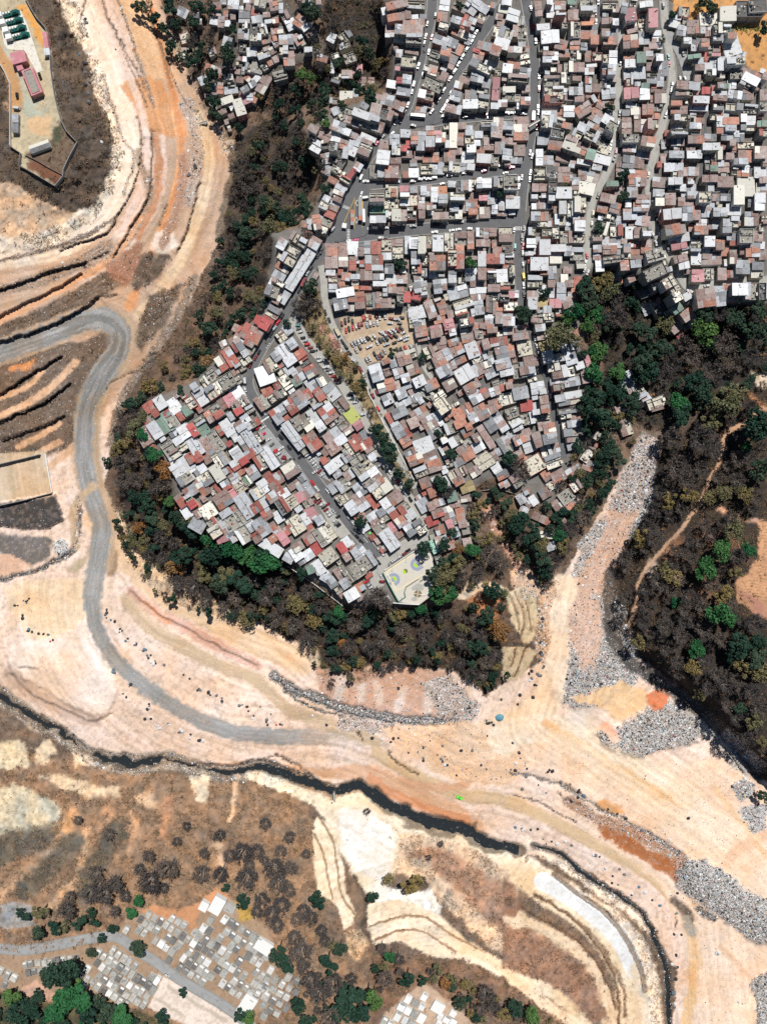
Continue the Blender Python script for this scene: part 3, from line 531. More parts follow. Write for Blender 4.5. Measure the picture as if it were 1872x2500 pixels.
g = 1 + (N6 - .5) * .26 + (N40 - .5) * .22 + (N120 - .5) * .16
COL *= g[..., None]
warmth = (fbm(PX / 60, PY / 60, 31, 4) - .5)
vf = (REG == 1) | (REG == 3)
COL[..., 2] *= 1 - warmth * .42 * vf; COL[..., 1] *= 1 - warmth * .18 * vf
br = fbm(PX / 26, PY / 26, 41, 4) - .5
hs = REG == 0
COL[..., 0] *= 1 + br * .75 * hs; COL[..., 1] *= 1 + br * .4 * hs
COL *= (1 + ((fbm(PX / 12, PY / 12, 51, 3) - .5) * .8 + (W2X * .5) * .55) * hs)[..., None]
COL = np.clip(COL, .008, .84)
print('soils', round(time.time() - T0, 1))

def zat(px, py): return bil(Z, FX0, FY0, FS, np.asarray(px, float), np.asarray(py, float))
def regat(px, py):
    return REG[int(np.clip((py - FY0) / FS, 0, FNY - 1)), int(np.clip((px - FX0) / FS, 0, FNX - 1))]
def P3(px, py, h=0.0, z=None):
    """the point h metres above the land that is seen along the photograph's ray px,py"""
    if z is None: z = float(zat(px, py))
    z = z + h; k = K * (CAM_H - z)
    return ((px - 936) * k, (1250 - py) * k, z)
def mpp(px, py, h=0.0): return K * (CAM_H - float(zat(px, py)) - h)
# ------------------------------------------------------------------ materials
MATS = {}
def newmat(name, rough=.9, spec=.2):
    m = bpy.data.materials.new(name); m.use_nodes = True; nt = m.node_tree
    b = nt.nodes['Principled BSDF']; b.inputs['Roughness'].default_value = rough; b.inputs['Specular IOR Level'].default_value = spec
    MATS[name] = m; return m, nt, b
def nd(nt, t, **kw):
    n = nt.nodes.new(t)
    for k, v in kw.items(): setattr(n, k, v)
    return n
def mulv(nt, col, fac_socket, lo, hi):
    """colour times a 0..1 value mapped to lo..hi"""
    mr = nd(nt, 'ShaderNodeMapRange'); mr.inputs[3].default_value = lo; mr.inputs[4].default_value = hi; nt.links.new(fac_socket, mr.inputs[0])
    mx = nd(nt, 'ShaderNodeMix', data_type='RGBA', blend_type='MULTIPLY'); mx.inputs[0].default_value = 1
    nt.links.new(col, mx.inputs[6]); nt.links.new(mr.outputs[0], mx.inputs[7]); return mx.outputs[2]
def mix(nt, fac, a, b):
    mx = nd(nt, 'ShaderNodeMix', data_type='RGBA')
    for s, v in ((0, fac), (6, a), (7, b)):
        if hasattr(v, 'is_linked'): nt.links.new(v, mx.inputs[s])
        else: mx.inputs[s].default_value = v if s == 0 else (*v, 1)
    return mx.outputs[2]
def noise(nt, scale, vec=None, detail=4, rough=.6, dims='3D'):
    n = nd(nt, 'ShaderNodeTexNoise', noise_dimensions=dims); n.inputs['Scale'].default_value = scale; n.inputs['Detail'].default_value = detail; n.inputs['Roughness'].default_value = rough
    if vec is not None: nt.links.new(vec, n.inputs['Vector'])
    return n.outputs[0]
def ramp(nt, fac, stops):
    r = nd(nt, 'ShaderNodeValToRGB'); e = r.color_ramp.elements
    while len(e) > 1: e.remove(e[-1])
    e[0].position = stops[0][0]; e[0].color = (*stops[0][1], 1)
    for p, c in stops[1:]:
        q = e.new(p); q.color = (*c, 1)
    nt.links.new(fac, r.inputs[0]); return r.outputs[0]
def thresh(nt, fac, lo, hi):
    mr = nd(nt, 'ShaderNodeMapRange'); mr.inputs[1].default_value = lo; mr.inputs[2].default_value = hi; nt.links.new(fac, mr.inputs[0]); return mr.outputs[0]

def ground_mat():
    m, nt, b = newmat('ground', .97, .1); L = nt.links
    at = nd(nt, 'ShaderNodeAttribute', attribute_name='Col'); li = nd(nt, 'ShaderNodeAttribute', attribute_name='lit')
    geo = nd(nt, 'ShaderNodeNewGeometry'); pos = geo.outputs['Position']
    c = at.outputs[0]
    n1 = noise(nt, .55, pos, 5, .65); c = mulv(nt, c, n1, .76, 1.22)
    n2 = noise(nt, 2.4, pos, 3, .6); c = mulv(nt, c, n2, .74, 1.25)
    vo = nd(nt, 'ShaderNodeTexVoronoi'); vo.inputs['Scale'].default_value = 1.7; L.new(pos, vo.inputs['Vector'])
    sp = nd(nt, 'ShaderNodeSeparateColor'); L.new(vo.outputs['Color'], sp.inputs[0])
    gt = nd(nt, 'ShaderNodeMath', operation='MULTIPLY'); gt.inputs[1].default_value = .8; L.new(li.outputs['Fac'], gt.inputs[0])
    mk = nd(nt, 'ShaderNodeMath', operation='LESS_THAN'); L.new(sp.outputs[0], mk.inputs[0]); L.new(gt.outputs[0], mk.inputs[1])
    dist = nd(nt, 'ShaderNodeMath', operation='LESS_THAN'); dist.inputs[1].default_value = .52; L.new(vo.outputs['Distance'], dist.inputs[0])
    mm = nd(nt, 'ShaderNodeMath', operation='MULTIPLY'); L.new(mk.outputs[0], mm.inputs[0]); L.new(dist.outputs[0], mm.inputs[1])
    lc = ramp(nt, sp.outputs[1], [(0, alb(60, 60, 62)), (.16, alb(95, 92, 88)), (.3, alb(150, 142, 134)), (.45, alb(196, 190, 182)), (.62, alb(236, 234, 232)), (.8, alb(250, 250, 250)), (.93, alb(160, 178, 190)), (.965, alb(90, 150, 140)), (.985, alb(190, 80, 76)), (1, alb(230, 200, 120))])
    c = mix(nt, mm.outputs[0], c, lc)
    L.new(c, b.inputs['Base Color'])
    bp = nd(nt, 'ShaderNodeBump'); bp.inputs['Strength'].default_value = .6; bp.inputs['Distance'].default_value = .5
    n3 = noise(nt, 1.1, pos, 5, .7); L.new(n3, bp.inputs['Height']); L.new(bp.outputs[0], b.inputs['Normal'])
ground_mat()

def plain(name, col, rough=.85, var=.25, scale=1.5, spec=.2, stain=None):
    """paint, plaster, concrete: one colour with mottling and per-object shade"""
    m, nt, b = newmat(name, rough, spec)
    at = nd(nt, 'ShaderNodeAttribute', attribute_name='tint'); geo = nd(nt, 'ShaderNodeNewGeometry')
    rgb = nd(nt, 'ShaderNodeRGB'); rgb.outputs[0].default_value = (*col, 1); c = rgb.outputs[0]
    n = noise(nt, scale, geo.outputs['Position'], 4, .65); c = mulv(nt, c, n, 1 - var, 1 + var)
    if stain is not None:
        n2 = noise(nt, scale * .45, geo.outputs['Position'], 5, .7); c = mix(nt, thresh(nt, n2, .52, .68), c, stain)
    c = mulv(nt, c, at.outputs['Fac'], .72, 1.22)
    nt.links.new(c, b.inputs['Base Color']); return m
def sheet(name, c1, c2, c3, rust=None, metal=0., rough=.6):
    """corrugated sheets: sheet-to-sheet tone, streaks and rust, laid out in metres on the roof's own axes"""
    m, nt, b = newmat(name, rough, .3); L = nt.links
    uv = nd(nt, 'ShaderNodeUVMap', uv_map='uv'); at = nd(nt, 'ShaderNodeAttribute', attribute_name='tint'); geo = nd(nt, 'ShaderNodeNewGeometry')
    br = nd(nt, 'ShaderNodeTexBrick'); br.inputs['Scale'].default_value = 1; br.inputs['Brick Width'].default_value = 2.6; br.inputs['Row Height'].default_value = .85
    br.inputs['Mortar Size'].default_value = .06; br.inputs['Bias'].default_value = 0; br.offset = .5
    br.inputs['Color1'].default_value = (*c1, 1); br.inputs['Color2'].default_value = (*c2, 1); br.inputs['Mortar'].default_value = (*(np.asarray(c2) * .6), 1)
    L.new(uv.outputs[0], br.inputs['Vector']); c = br.outputs[0]
    mp = nd(nt, 'ShaderNodeMapping'); mp.inputs['Scale'].default_value = (.35, 2.2, 1); L.new(uv.outputs[0], mp.inputs[0])
    off = nd(nt, 'ShaderNodeVectorMath', operation='ADD'); L.new(mp.outputs[0], off.inputs[0]); L.new(geo.outputs['Position'], off.inputs[1])
    n = noise(nt, .8, off.outputs[0], 4, .65); c = mix(nt, thresh(nt, n, .42, .72), c, c3)
    if rust is not None:
        n2 = noise(nt, .33, geo.outputs['Position'], 5, .7); c = mix(nt, thresh(nt, n2, .5, .66), c, rust)
    c = mulv(nt, c, at.outputs['Fac'], .66, 1.2)
    L.new(c, b.inputs['Base Color']); b.inputs['Metallic'].default_value = metal
    wv = nd(nt, 'ShaderNodeTexWave', wave_type='BANDS', bands_direction='Y'); wv.inputs['Scale'].default_value = 2.6; L.new(uv.outputs[0], wv.inputs['Vector'])
    bp = nd(nt, 'ShaderNodeBump'); bp.inputs['Strength'].default_value = .25; bp.inputs['Distance'].default_value = .03; L.new(wv.outputs[0], bp.inputs['Height']); L.new(bp.outputs[0], b.inputs['Normal'])
A = alb
sheet('rust_brown', A(158, 130, 120), A(140, 112, 103), A(184, 166, 158), A(130, 96, 85))
sheet('rust_mauve', A(172, 146, 139), A(154, 127, 121), A(196, 182, 176), A(144, 112, 103))
sheet('rust_orange', A(190, 130, 106), A(174, 112, 90), A(206, 166, 146), A(158, 96, 74))
sheet('rust_red', A(182, 104, 90), A(166, 88, 76), A(196, 138, 124), A(146, 76, 64))
sheet('rust_grey', A(178, 160, 152), A(160, 142, 134), A(196, 188, 182), A(156, 116, 102))
sheet('zinc', A(188, 192, 196), A(172, 177, 182), A(212, 216, 220), A(160, 152, 146))
sheet('zinc_pale', A(214, 218, 222), A(200, 205, 209), A(236, 238, 240), A(190, 180, 172))
sheet('zinc_dark', A(142, 146, 150), A(126, 130, 134), A(164, 168, 172), A(130, 116, 108))
sheet('white_sheet', A(240, 241, 241), A(231, 233, 234), A(222, 224, 226), A(206, 202, 196), rough=.6)
sheet('cream_sheet', A(232, 228, 212), A(222, 217, 200), A(244, 241, 230), None)
sheet('pink_sheet', A(204, 138, 142), A(192, 124, 130), A(216, 166, 166), A(190, 160, 154))
sheet('red_sheet', A(194, 86, 84), A(178, 74, 74), A(206, 120, 114), A(170, 90, 82))
sheet('green_sheet', A(128, 158, 142), A(112, 144, 128), A(158, 178, 166), A(140, 130, 116))
sheet('lime_sheet', A(190, 196, 96), A(178, 186, 84), A(206, 208, 140), None)
sheet('mint_sheet', A(176, 222, 200), A(166, 214, 190), A(200, 232, 216), None)
sheet('orange_sheet', A(226, 150, 106), A(212, 134, 90), A(234, 180, 146), None)
sheet('ochre_sheet', A(196, 172, 118), A(180, 156, 102), A(206, 190, 150), None)
plain('slab_cream', A(212, 205, 186), .95, .34, 1.1, stain=A(156, 148, 132))
plain('slab_pale', A(238, 233, 218), .95, .2, .9, stain=A(196, 188, 170))
plain('slab_grey', A(166, 162, 151), .95, .34, 1.1, stain=A(116, 112, 104))
plain('slab_dark', A(112, 111, 108), .95, .28, .9, stain=A(84, 82, 80))
plain('slab_green', A(120, 172, 142), .95, .18, .9, stain=A(100, 140, 118))
plain('block_wall', A(160, 158, 153), .95, .25, 1.2)
plain('cream_wall', A(212, 204, 186), .95, .2, 1.2)
plain('white_wall', A(238, 236, 230), .95, .15, 1.2)
plain('pink_wall', A(206, 150, 140), .95, .2, 1.2)
plain('teal_wall', A(70, 130, 116), .95, .2, 1.2)
plain('ochre_wall', A(222, 164, 60), .95, .15, 1.2)
plain('dark_pane', (.012, .014, .016), .25, .1)
plain('black_tank', (.02, .02, .022), .5, .1)
plain('pale_tank', (.6, .58, .52), .5, .1)
plain('asphalt', A(112, 112, 113), .92, .22, .25, stain=A(100, 100, 101))
plain('asphalt_pale', A(168, 168, 166), .92, .2, .3, stain=A(150, 149, 146))
plain('concrete_lane', A(184, 181, 172), .95, .22, .4, stain=A(160, 156, 146))
plain('pavement', A(158, 156, 151), .95, .2, .6, stain=A(150, 147, 140))
plain('road_white', A(236, 236, 230), .8, .12)
plain('road_yellow', A(230, 190, 70), .8, .12)
plain('tomb_grey', A(188, 186, 178), .95, .25, 1.0, stain=A(140, 137, 130))
plain('tomb_dark', A(132, 130, 126), .95, .25, 1.0, stain=A(100, 98, 95))
plain('tomb_white', A(244, 243, 238), .95, .15, 1.0)
plain('steel', (.35, .36, .37), .5, .1); plain('dark_steel', (.06, .06, .062), .5, .1)
plain('tyre', (.012, .012, .012), .9, .1)
for nm, c in (('car_white', (.5, .5, .49)), ('car_silver', (.34, .35, .36)), ('car_grey', (.12, .125, .13)), ('car_black', (.014, .014, .016)), ('car_red', (.48, .03, .035)), ('car_maroon', (.2, .02, .03)),
              ('car_blue', (.05, .11, .25)), ('car_teal', (.1, .3, .32)), ('car_gold', (.45, .38, .25)), ('car_yellow', (.85, .55, .02)), ('car_lime', (.12, .75, .06)), ('car_crimson', (.55, .02, .12))):
    plain(nm, c, .3, .04, 1, .5)
plain('glass', (.012, .016, .02), .12, .05, 1, .5)
plain('generator_green', A(20, 92, 84), .5, .1); plain('roof_rose', A(208, 140, 146), .85, .14, .6, stain=A(216, 176, 176)); plain('roof_rose_deep', A(200, 112, 118), .85, .16, .6)
plain('court', A(216, 210, 196), .9, .14, .3, stain=A(226, 206, 176)); plain('court_blue', A(160, 166, 184), .9, .1); plain('court_lime', A(172, 226, 40), .9, .06); plain('court_brown', A(134, 122, 104), .9, .15)
plain('court_cream', A(238, 222, 180), .9, .1); plain('shelter', A(170, 166, 162), .8, .15, .5); plain('shelter_rust', A(198, 130, 106), .8, .15, .5)
plain('tarp_teal', A(110, 160, 176), .6, .15); plain('tarp_red', A(200, 60, 56), .6, .1)
plain('bag_black', A(58, 60, 66), .55, .3, 1.0); plain('bag_grey', A(120, 122, 124), .7, .3, 1.0); plain('bag_white', A(224, 224, 222), .7, .2, 1.0); plain('bag_blue', A(100, 130, 150), .7, .2, 1.0); plain('bag_green', A(90, 160, 130), .7, .2, 1.0)
plain('skin', (.35, .2, .13), .7, .05); plain('cloth_blue', (.05, .08, .18), .9, .1); plain('cloth_light', (.6, .58, .55), .9, .1)

def leafmat(name, c1, c2, c3):
    m, nt, b = newmat(name, .75, .15)
    oi = nd(nt, 'ShaderNodeObjectInfo'); geo = nd(nt, 'ShaderNodeNewGeometry')
    c = ramp(nt, oi.outputs['Random'], [(0, c1), (.5, c2), (1, c3)])
    n = noise(nt, .9, geo.outputs['Position'], 3, .6); c = mulv(nt, c, n, .5, 1.5)
    nt.links.new(c, b.inputs['Base Color']); return m
leafmat('leaf_dark', A(38, 66, 54), A(50, 76, 60), A(70, 86, 68))
leafmat('leaf_bright', A(40, 96, 62), A(56, 110, 66), A(92, 122, 66))
leafmat('leaf_olive', A(108, 110, 80), A(122, 116, 82), A(140, 122, 76))
leafmat('leaf_ochre', A(160, 112, 64), A(150, 108, 66), A(146, 116, 76))
leafmat('twig', A(76, 72, 71), A(92, 86, 82), A(112, 100, 91))
plain('bark', A(96, 82, 70), .95, .3, 2); plain('bark_pale', A(150, 142, 132), .95, .25, 2)

def colmat(name, rough=.9):
    m, nt, b = newmat(name, rough, .15); at = nd(nt, 'ShaderNodeAttribute', attribute_name='Col'); nt.links.new(at.outputs[0], b.inputs['Base Color'])
colmat('brush'); colmat('litter', .8)
def watermat():
    m, nt, b = newmat('dark_water', .12, .5); b.inputs['Base Color'].default_value = (.02, .024, .026, 1)
    geo = nd(nt, 'ShaderNodeNewGeometry'); bp = nd(nt, 'ShaderNodeBump'); bp.inputs['Strength'].default_value = .25; bp.inputs['Distance'].default_value = .1
    nt.links.new(noise(nt, .9, geo.outputs['Position'], 3), bp.inputs['Height']); nt.links.new(bp.outputs[0], b.inputs['Normal'])
    n = noise(nt, .3, geo.outputs['Position'], 6, .8); c = mix(nt, thresh(nt, n, .60, .67), (.02, .024, .026), A(140, 136, 126)); nt.links.new(c, b.inputs['Base Color'])
watermat()

# ------------------------------------------------------------------ mesh helpers
def big_mesh(name, V, F, mat, col=None, lit=None, nv=4):
    V = np.ascontiguousarray(V, np.float32); F = np.ascontiguousarray(F, np.int32)
    me = bpy.data.meshes.new(name); me.vertices.add(len(V)); me.vertices.foreach_set('co', V.ravel())
    me.loops.add(F.size); me.loops.foreach_set('vertex_index', F.ravel())
    me.polygons.add(len(F)); me.polygons.foreach_set('loop_start', np.arange(0, F.size, F.shape[1], dtype=np.int32)); me.polygons.foreach_set('loop_total', np.full(len(F), F.shape[1], np.int32))
    if col is not None:
        a = me.attributes.new('Col', 'FLOAT_COLOR', 'POINT'); c4 = np.ones((len(V), 4), np.float32); c4[:, :3] = col; a.data.foreach_set('color', c4.ravel())
    if lit is not None:
        a = me.attributes.new('lit', 'FLOAT', 'POINT'); a.data.foreach_set('value', np.ascontiguousarray(lit, np.float32))
    me.update(calc_edges=True); me.materials.append(MATS[mat])
    o = bpy.data.objects.new(name, me); COLL.objects.link(o); return o
def tagp(o, label=None, cat=None, group=None, kind=None):
    if label: o['label'] = label
    if cat: o['category'] = cat
    if group: o['group'] = group
    if kind: o['kind'] = kind
    return o
def link(name, me, parent=None, loc=None, rot=None, scale=None):
    o = bpy.data.objects.new(name, me); COLL.objects.link(o)
    if parent is not None: o.parent = parent
    if loc is not None: o.location = loc
    if rot is not None: o.rotation_euler = (0, 0, rot) if not hasattr(rot, '__len__') else rot
    if scale is not None: o.scale = scale if hasattr(scale, '__len__') else (scale,) * 3
    return o
def empty(name, loc, rz=0): return link(name, None, None, loc, rz)
def mkmesh(name, V, F, mat, uv=None, tint=.5, mi=None, smooth=False):
    me = bpy.data.meshes.new(name); me.from_pydata([tuple(v) for v in V], [], F)
    mats = mat if isinstance(mat, (list, tuple)) else [mat]
    for m in mats: me.materials.append(MATS[m])
    if mi is not None: me.polygons.foreach_set('material_index', mi)
    if uv is not None:
        u = me.uv_layers.new(name='uv'); u.data.foreach_set('uv', np.asarray([c for f in F for v in f for c in uv[v]], np.float32))
    a = me.attributes.new('tint', 'FLOAT', 'POINT'); a.data.foreach_set('value', np.full(len(V), tint, np.float32) if np.isscalar(tint) else np.asarray(tint, np.float32))
    if smooth: me.polygons.foreach_set('use_smooth', [True] * len(me.polygons))
    return me
def boxvf(x0, x1, y0, y1, z0, z1, n=0):
    V = [(x0, y0, z0), (x1, y0, z0), (x1, y1, z0), (x0, y1, z0), (x0, y0, z1), (x1, y0, z1), (x1, y1, z1), (x0, y1, z1)]
    F = [(0, 3, 2, 1), (4, 5, 6, 7), (0, 1, 5, 4), (1, 2, 6, 5), (2, 3, 7, 6), (3, 0, 4, 7)]
    return V, [tuple(i + n for i in f) for f in F]
def boxes(name, lst, mat, tint=.5):
    V = []; F = []
    for b in lst:
        v, f = boxvf(*b, n=len(V)); V += v; F += f
    return mkmesh(name, V, F, mat, tint=tint)
def cylvf(r, z0, z1, n=10, x=0, y=0, r2=None, k=0):
    r2 = r if r2 is None else r2
    V = [(x + r * math.cos(2 * math.pi * i / n), y + r * math.sin(2 * math.pi * i / n), z0) for i in range(n)] + [(x + r2 * math.cos(2 * math.pi * i / n), y + r2 * math.sin(2 * math.pi * i / n), z1) for i in range(n)]
    F = [tuple(k + i for i in range(n))[::-1], tuple(k + n + i for i in range(n))] + [(k + i, k + (i + 1) % n, k + n + (i + 1) % n, k + n + i) for i in range(n)]
    return V, F

# ------------------------------------------------------------------ the land as objects
def land():
    kk = K * (CAM_H - Z); X = (PX - 936) * kk; Y = (1250 - PY) * kk
    V = np.stack([X, Y, Z], -1).reshape(-1, 3); C = COL.reshape(-1, 3); Lt = LIT.reshape(-1)
    idx = np.arange(FNX * FNY).reshape(FNY, FNX)
    F = np.stack([idx[1:, :-1], idx[1:, 1:], idx[:-1, 1:], idx[:-1, :-1]], -1).reshape(-1, 4)
    reg = np.median(np.stack([REG[1:, :-1], REG[1:, 1:], REG[:-1, 1:]], -1), -1).astype(int).reshape(-1)
    names = {0: ('hillside', 'brown scrub hillsides round the village and the valley'), 1: ('valley_floor', 'pale sandy floor of the dump valley'), 2: ('dirt_road', 'grey unpaved haul road winding through the valley'),
             3: ('quarry_terrace', 'pale cut earth terraces above the river'), 4: ('concrete_road', 'pale concrete strip along the terraced bend'), 5: ('field', 'bare orange earth of fields and burial ground'),
             6: ('yard', 'gravel yard inside the walled compound'), 7: ('ground', 'grey ground under the houses and alleys'), 8: ('car_park', 'sandy car park between the houses'), 9: ('path', 'narrow earth footpath down the eastern hill')}
    for r, (nm, lb) in names.items():
        f = F[reg == r]
        if not len(f): continue
        u, inv = np.unique(f.ravel(), return_inverse=True)
        o = big_mesh(nm, V[u], inv.reshape(-1, 4), 'ground', C[u], Lt[u]); tagp(o, lb, None, None, 'structure')
        o.data.polygons.foreach_set('use_smooth', np.ones(len(o.data.polygons), bool))
    # skirt out to the horizon
    gx = np.concatenate([FX0 - np.array([9000, 5000, 2800, 1600, 900, 450, 180, 60]), np.linspace(FX0, fx[-1], 24), fx[-1] + np.array([60, 180, 450, 900, 1600, 2800, 5000, 9000])])
    gy = np.concatenate([FY0 - np.array([9000, 5000, 2800, 1600, 900, 450, 180, 60]), np.linspace(FY0, fy[-1], 30), fy[-1] + np.array([60, 180, 450, 900, 1600, 2800, 5000, 9000])])
    sx, sy = np.meshgrid(gx, gy); sz = zat(sx, sy) - .6; ins = (sx > FX0 - 1) & (sx < fx[-1] + 1) & (sy > FY0 - 1) & (sy < fy[-1] + 1); sz = np.where(ins, sz - 1.5, sz)
    k2 = K * (CAM_H - sz); sv = np.stack([(sx - 936) * k2, (1250 - sy) * k2, sz], -1).reshape(-1, 3)
    ii = np.arange(sx.size).reshape(sx.shape); sf = np.stack([ii[1:, :-1], ii[1:, 1:], ii[:-1, 1:], ii[:-1, :-1]], -1).reshape(-1, 4)
    inn = ins.reshape(-1)[sf].all(1); sf = sf[~inn]
    ci = np.clip(((sy - FY0) / FS).astype(int), 0, FNY - 1), np.clip(((sx - FX0) / FS).astype(int), 0, FNX - 1)
    o = big_mesh('terrain', sv, sf, 'ground', COL[ci].reshape(-1, 3) * .7 + alb(140, 118, 98) * .3, np.zeros(sx.size)); tagp(o, 'open land beyond the valley on all sides', None, None, 'structure')
land()
print('land built', round(time.time() - T0, 1))

# water
def ribbon_mesh(name, pts, widths, off, mat, zf=None, cross=3, step=6, sp=True, tint=.5):
    P = spline(pts, step) if sp else pts; n = len(P); V = []; F = []
    W = np.interp(np.linspace(0, 1, n), np.linspace(0, 1, len(widths)), widths)
    for i in range(n):
        a = P[max(0, i - 1)]; b = P[min(n - 1, i + 1)]; dx, dy = b[0] - a[0], b[1] - a[1]; l = math.hypot(dx, dy) + 1e-9; nx, ny = -dy / l, dx / l
        for c in range(cross):
            t = (c / (cross - 1) - .5) * W[i]; x, y = P[i][0] + nx * t, P[i][1] + ny * t
            V.append(P3(x, y, off) if zf is None else P3(x, y, 0, zf(P[i][0], P[i][1], i / (n - 1))))
    for i in range(n - 1):
        for c in range(cross - 1):
            q = i * cross + c; F.append((q, q + cross, q + cross + 1, q + 1))
    return mkmesh(name, V, F, mat, tint=tint, uv=[(v[0], v[1]) for v in V])
def zbed(pts, lift):
    P = spline(pts, 6); zs = np.array([float(zat(*p)) for p in P]); k = 25
    zs = np.array([np.min(zs[max(0, i - 3):i + 4]) for i in range(len(zs))]); zs = np.convolve(np.pad(zs, k, mode='edge'), np.ones(2 * k + 1) / (2 * k + 1), 'valid')
    return lambda x, y, t: float(np.interp(t, np.linspace(0, 1, len(zs)), zs)) + lift
tagp(link('river', ribbon_mesh('river', RIVER, [22, 32, 30, 16, 44, 18, 18, 32, 36, 34, 38, 48, 56, 44, 32], 0, 'dark_water', zbed(RIVER, .9))), 'dark polluted river along the foot of the southern slope', None, None, 'structure')
tagp(link('stream', ribbon_mesh('stream', STREAM, [14, 18, 16, 16, 18, 20, 20, 20, 22], 0, 'dark_water', zbed(STREAM, .5))), 'narrow black stream curving through the south-east dump', None, None, 'structure')

# ------------------------------------------------------------------ streets
STREETS = []      # (polyline px, width px)
def street(fr, s, width, mat='asphalt', pave=True, label=None, name='street'):
    s_ = FR[fr][2]; P = spline(fl(fr, s), 8); w = width * s_; i = len(STREETS); STREETS.append((P, w, pave, label))
    o = link(name, ribbon_mesh(name, P, [w], .10 + .012 * i, mat, cross=5, sp=False)); tagp(o, label, None, None, 'structure'); return P, w
street('T10', '1150 -60 1145 0 1135 110 1105 240 1080 340 1045 470 1008 600 980 690 925 775 850 850 790 930 740 1010 690 1090 640 1190 600 1290 555 1390 500 1490 450 1570 415 1659 330 1762 268 1890 172 2060 92 2180 20 2300 -38 2420', 58, label='asphalt street running down the ravine side of the village')
street('T10', '1660 -60 1620 0 1500 172 1400 322 1320 450 1250 565 1195 670 1140 760 1060 812', 56, label='asphalt street slanting from the top edge to the fork')
street('T10', '940 790 1080 800 1250 772 1450 755 1656 742 1790 735', 54, label='asphalt cross street east of the fork')
street('T10', '745 1196 1000 1176 1250 1150 1500 1120 1656 1100 1760 1085', 56, label='asphalt street north of the bus stop block')
street('T10', '440 1560 700 1528 1000 1492 1300 1468 1560 1445 1745 1425', 66, label='broad asphalt street south of the bus stop block')
street('T20', '85 -60 92 0 128 200 150 400 148 600 140 800 112 950 84 1150 62 1350 42 1659 50 1760 62 1900 76 2000', 56, label='long straight asphalt street through the middle of the village')
street('T21', '76 330 112 430 150 560 200 700 242 850 272 1000 312 1150 342 1310', 34, 'asphalt', False, label='narrow street falling away to the eastern tip')
street('T20', '718 -60 714 0 702 200 700 400 690 600 680 800 660 1000 600 1150 530 1290 502 1450 490 1659 500 1700 478 1760', 42, 'concrete_lane', label='winding lane between the middle rows and the ravine edge')
street('T20', '985 -60 985 0 1000 200 1022 330 1040 480 1030 600 980 800 940 950 900 1100 890 1200 905 1400 940 1500 990 1620 1040 1690 1092 1780 1150 1860 1280 1845 1500 1825 1760 1800', 46, 'concrete_lane', label='concrete street through the north-eastern houses')
street('T20', '1010 215 1060 280 1110 380 1150 520', 60, 'asphalt_pale', False, label='sloping triangular forecourt beside the concrete street')
street('T20', '570 -60 566 0 577 150 572 330 565 480', 20, 'asphalt', False, label='thin alley between the two northern middle rows')
street('T20', '1292 520 1272 700 1250 900 1230 1100 1208 1330', 17, 'asphalt', False, label='thin alley between north-eastern rows')
street('T20', '1600 540 1572 900 1545 1150 1512 1360 1480 1420', 19, 'asphalt', False, label='thin alley nearest the eastern edge')
street('T11', '-50 770 -48 840 -20 910 40 1000 105 1100 205 1222 300 1335 400 1470 500 1600 560 1680 640 1780 740 1890 830 2000 870 2060', 62, label='asphalt street down the spur to the sports court')
street('T11', '425 60 440 150 452 300 490 430 540 525 600 620 690 700 730 800 770 905 822 1000 852 1100 902 1250 962 1380 1040 1500', 46, 'concrete_lane', False, label='concrete lane east of the dry green strip')
street('T11', '225 400 258 440 335 560 405 640 485 740 562 830 610 910 685 1010 742 1110 785 1230 852 1350 942 1500 1012 1600 1075 1700 1090 1780 1000 1850 880 1930', 66, 'concrete_lane', False, label='pale concrete lane with parked cars west of the green strip')
street('M2', '700 140 740 250 770 370 800 470 850 540 920 640', 26, 'concrete_lane', False, label='narrow shaded lane east of the car park')
street('M3', '110 50 150 170 200 280 260 400 340 500 420 570 500 640 560 740 620 830 680 930', 22, 'asphalt', False, label='steep alley down the eastern terraces')
street('M3', '0 340 60 420 140 500 220 600 300 690 350 770', 18, 'asphalt', False, label='lower steep alley down the eastern terraces')
street('M2', '600 720 680 760 760 840 860 920', 20, 'asphalt', False, label='short alley below the green strip houses')
street('T03', '-60 1165 150 1180 350 1150 600 1102 730 1090 800 1118 900 1190 1000 1250 1150 1360 1300 1450 1450 1540 1560 1620 1640 1680', 54, 'asphalt_pale', True, label='pale asphalt road through the burial ground')
ST_NP = [(np.array(P), w) for P, w, a, b in STREETS]
# forks and squares of plain asphalt
def flat_poly(name, fr, s, off, mat, label=None, kind='structure', parent=None, sub=6):
    pts = fl(fr, s); V = [P3(x, y, off) for x, y in pts]
    o = link(name, mkmesh(name, V, [tuple(range(len(V)))[::-1]], mat, uv=[(v[0], v[1]) for v in V]), parent)
    if parent is None: tagp(o, label, None, None, kind)
    return o
flat_poly('street', 'T10', '860 850 930 760 1040 740 1140 750 1230 770 1180 800 1000 830 900 880', .42, 'asphalt', 'asphalt of the five way fork')
flat_poly('street', 'T10', '700 1070 738 1095 738 1500 700 1530 480 1580 560 1400 640 1200', .44, 'asphalt', 'asphalt square round the bus stop')
flat_poly('street', 'T12', '780 300 860 260 1120 80 1120 200 1000 250 860 330 830 480 760 500 740 440', .46, 'concrete_lane', 'pale forecourt in front of the sports court')
flat_poly('car_park', 'M5', '20 330 70 330 160 440 230 530 170 560 110 490', .46, 'concrete_lane', 'pale parking bay west of the spur street')
flat_poly('car_park', 'M5', '-10 60 30 60 110 180 110 230 60 200 0 120', .46, 'asphalt_pale', 'parking bay east of the spur street')
flat_poly('car_park', 'M1', '735 670 800 680 930 850 880 880 800 790', .46, 'asphalt_pale', 'parking bay at the top of the spur street')
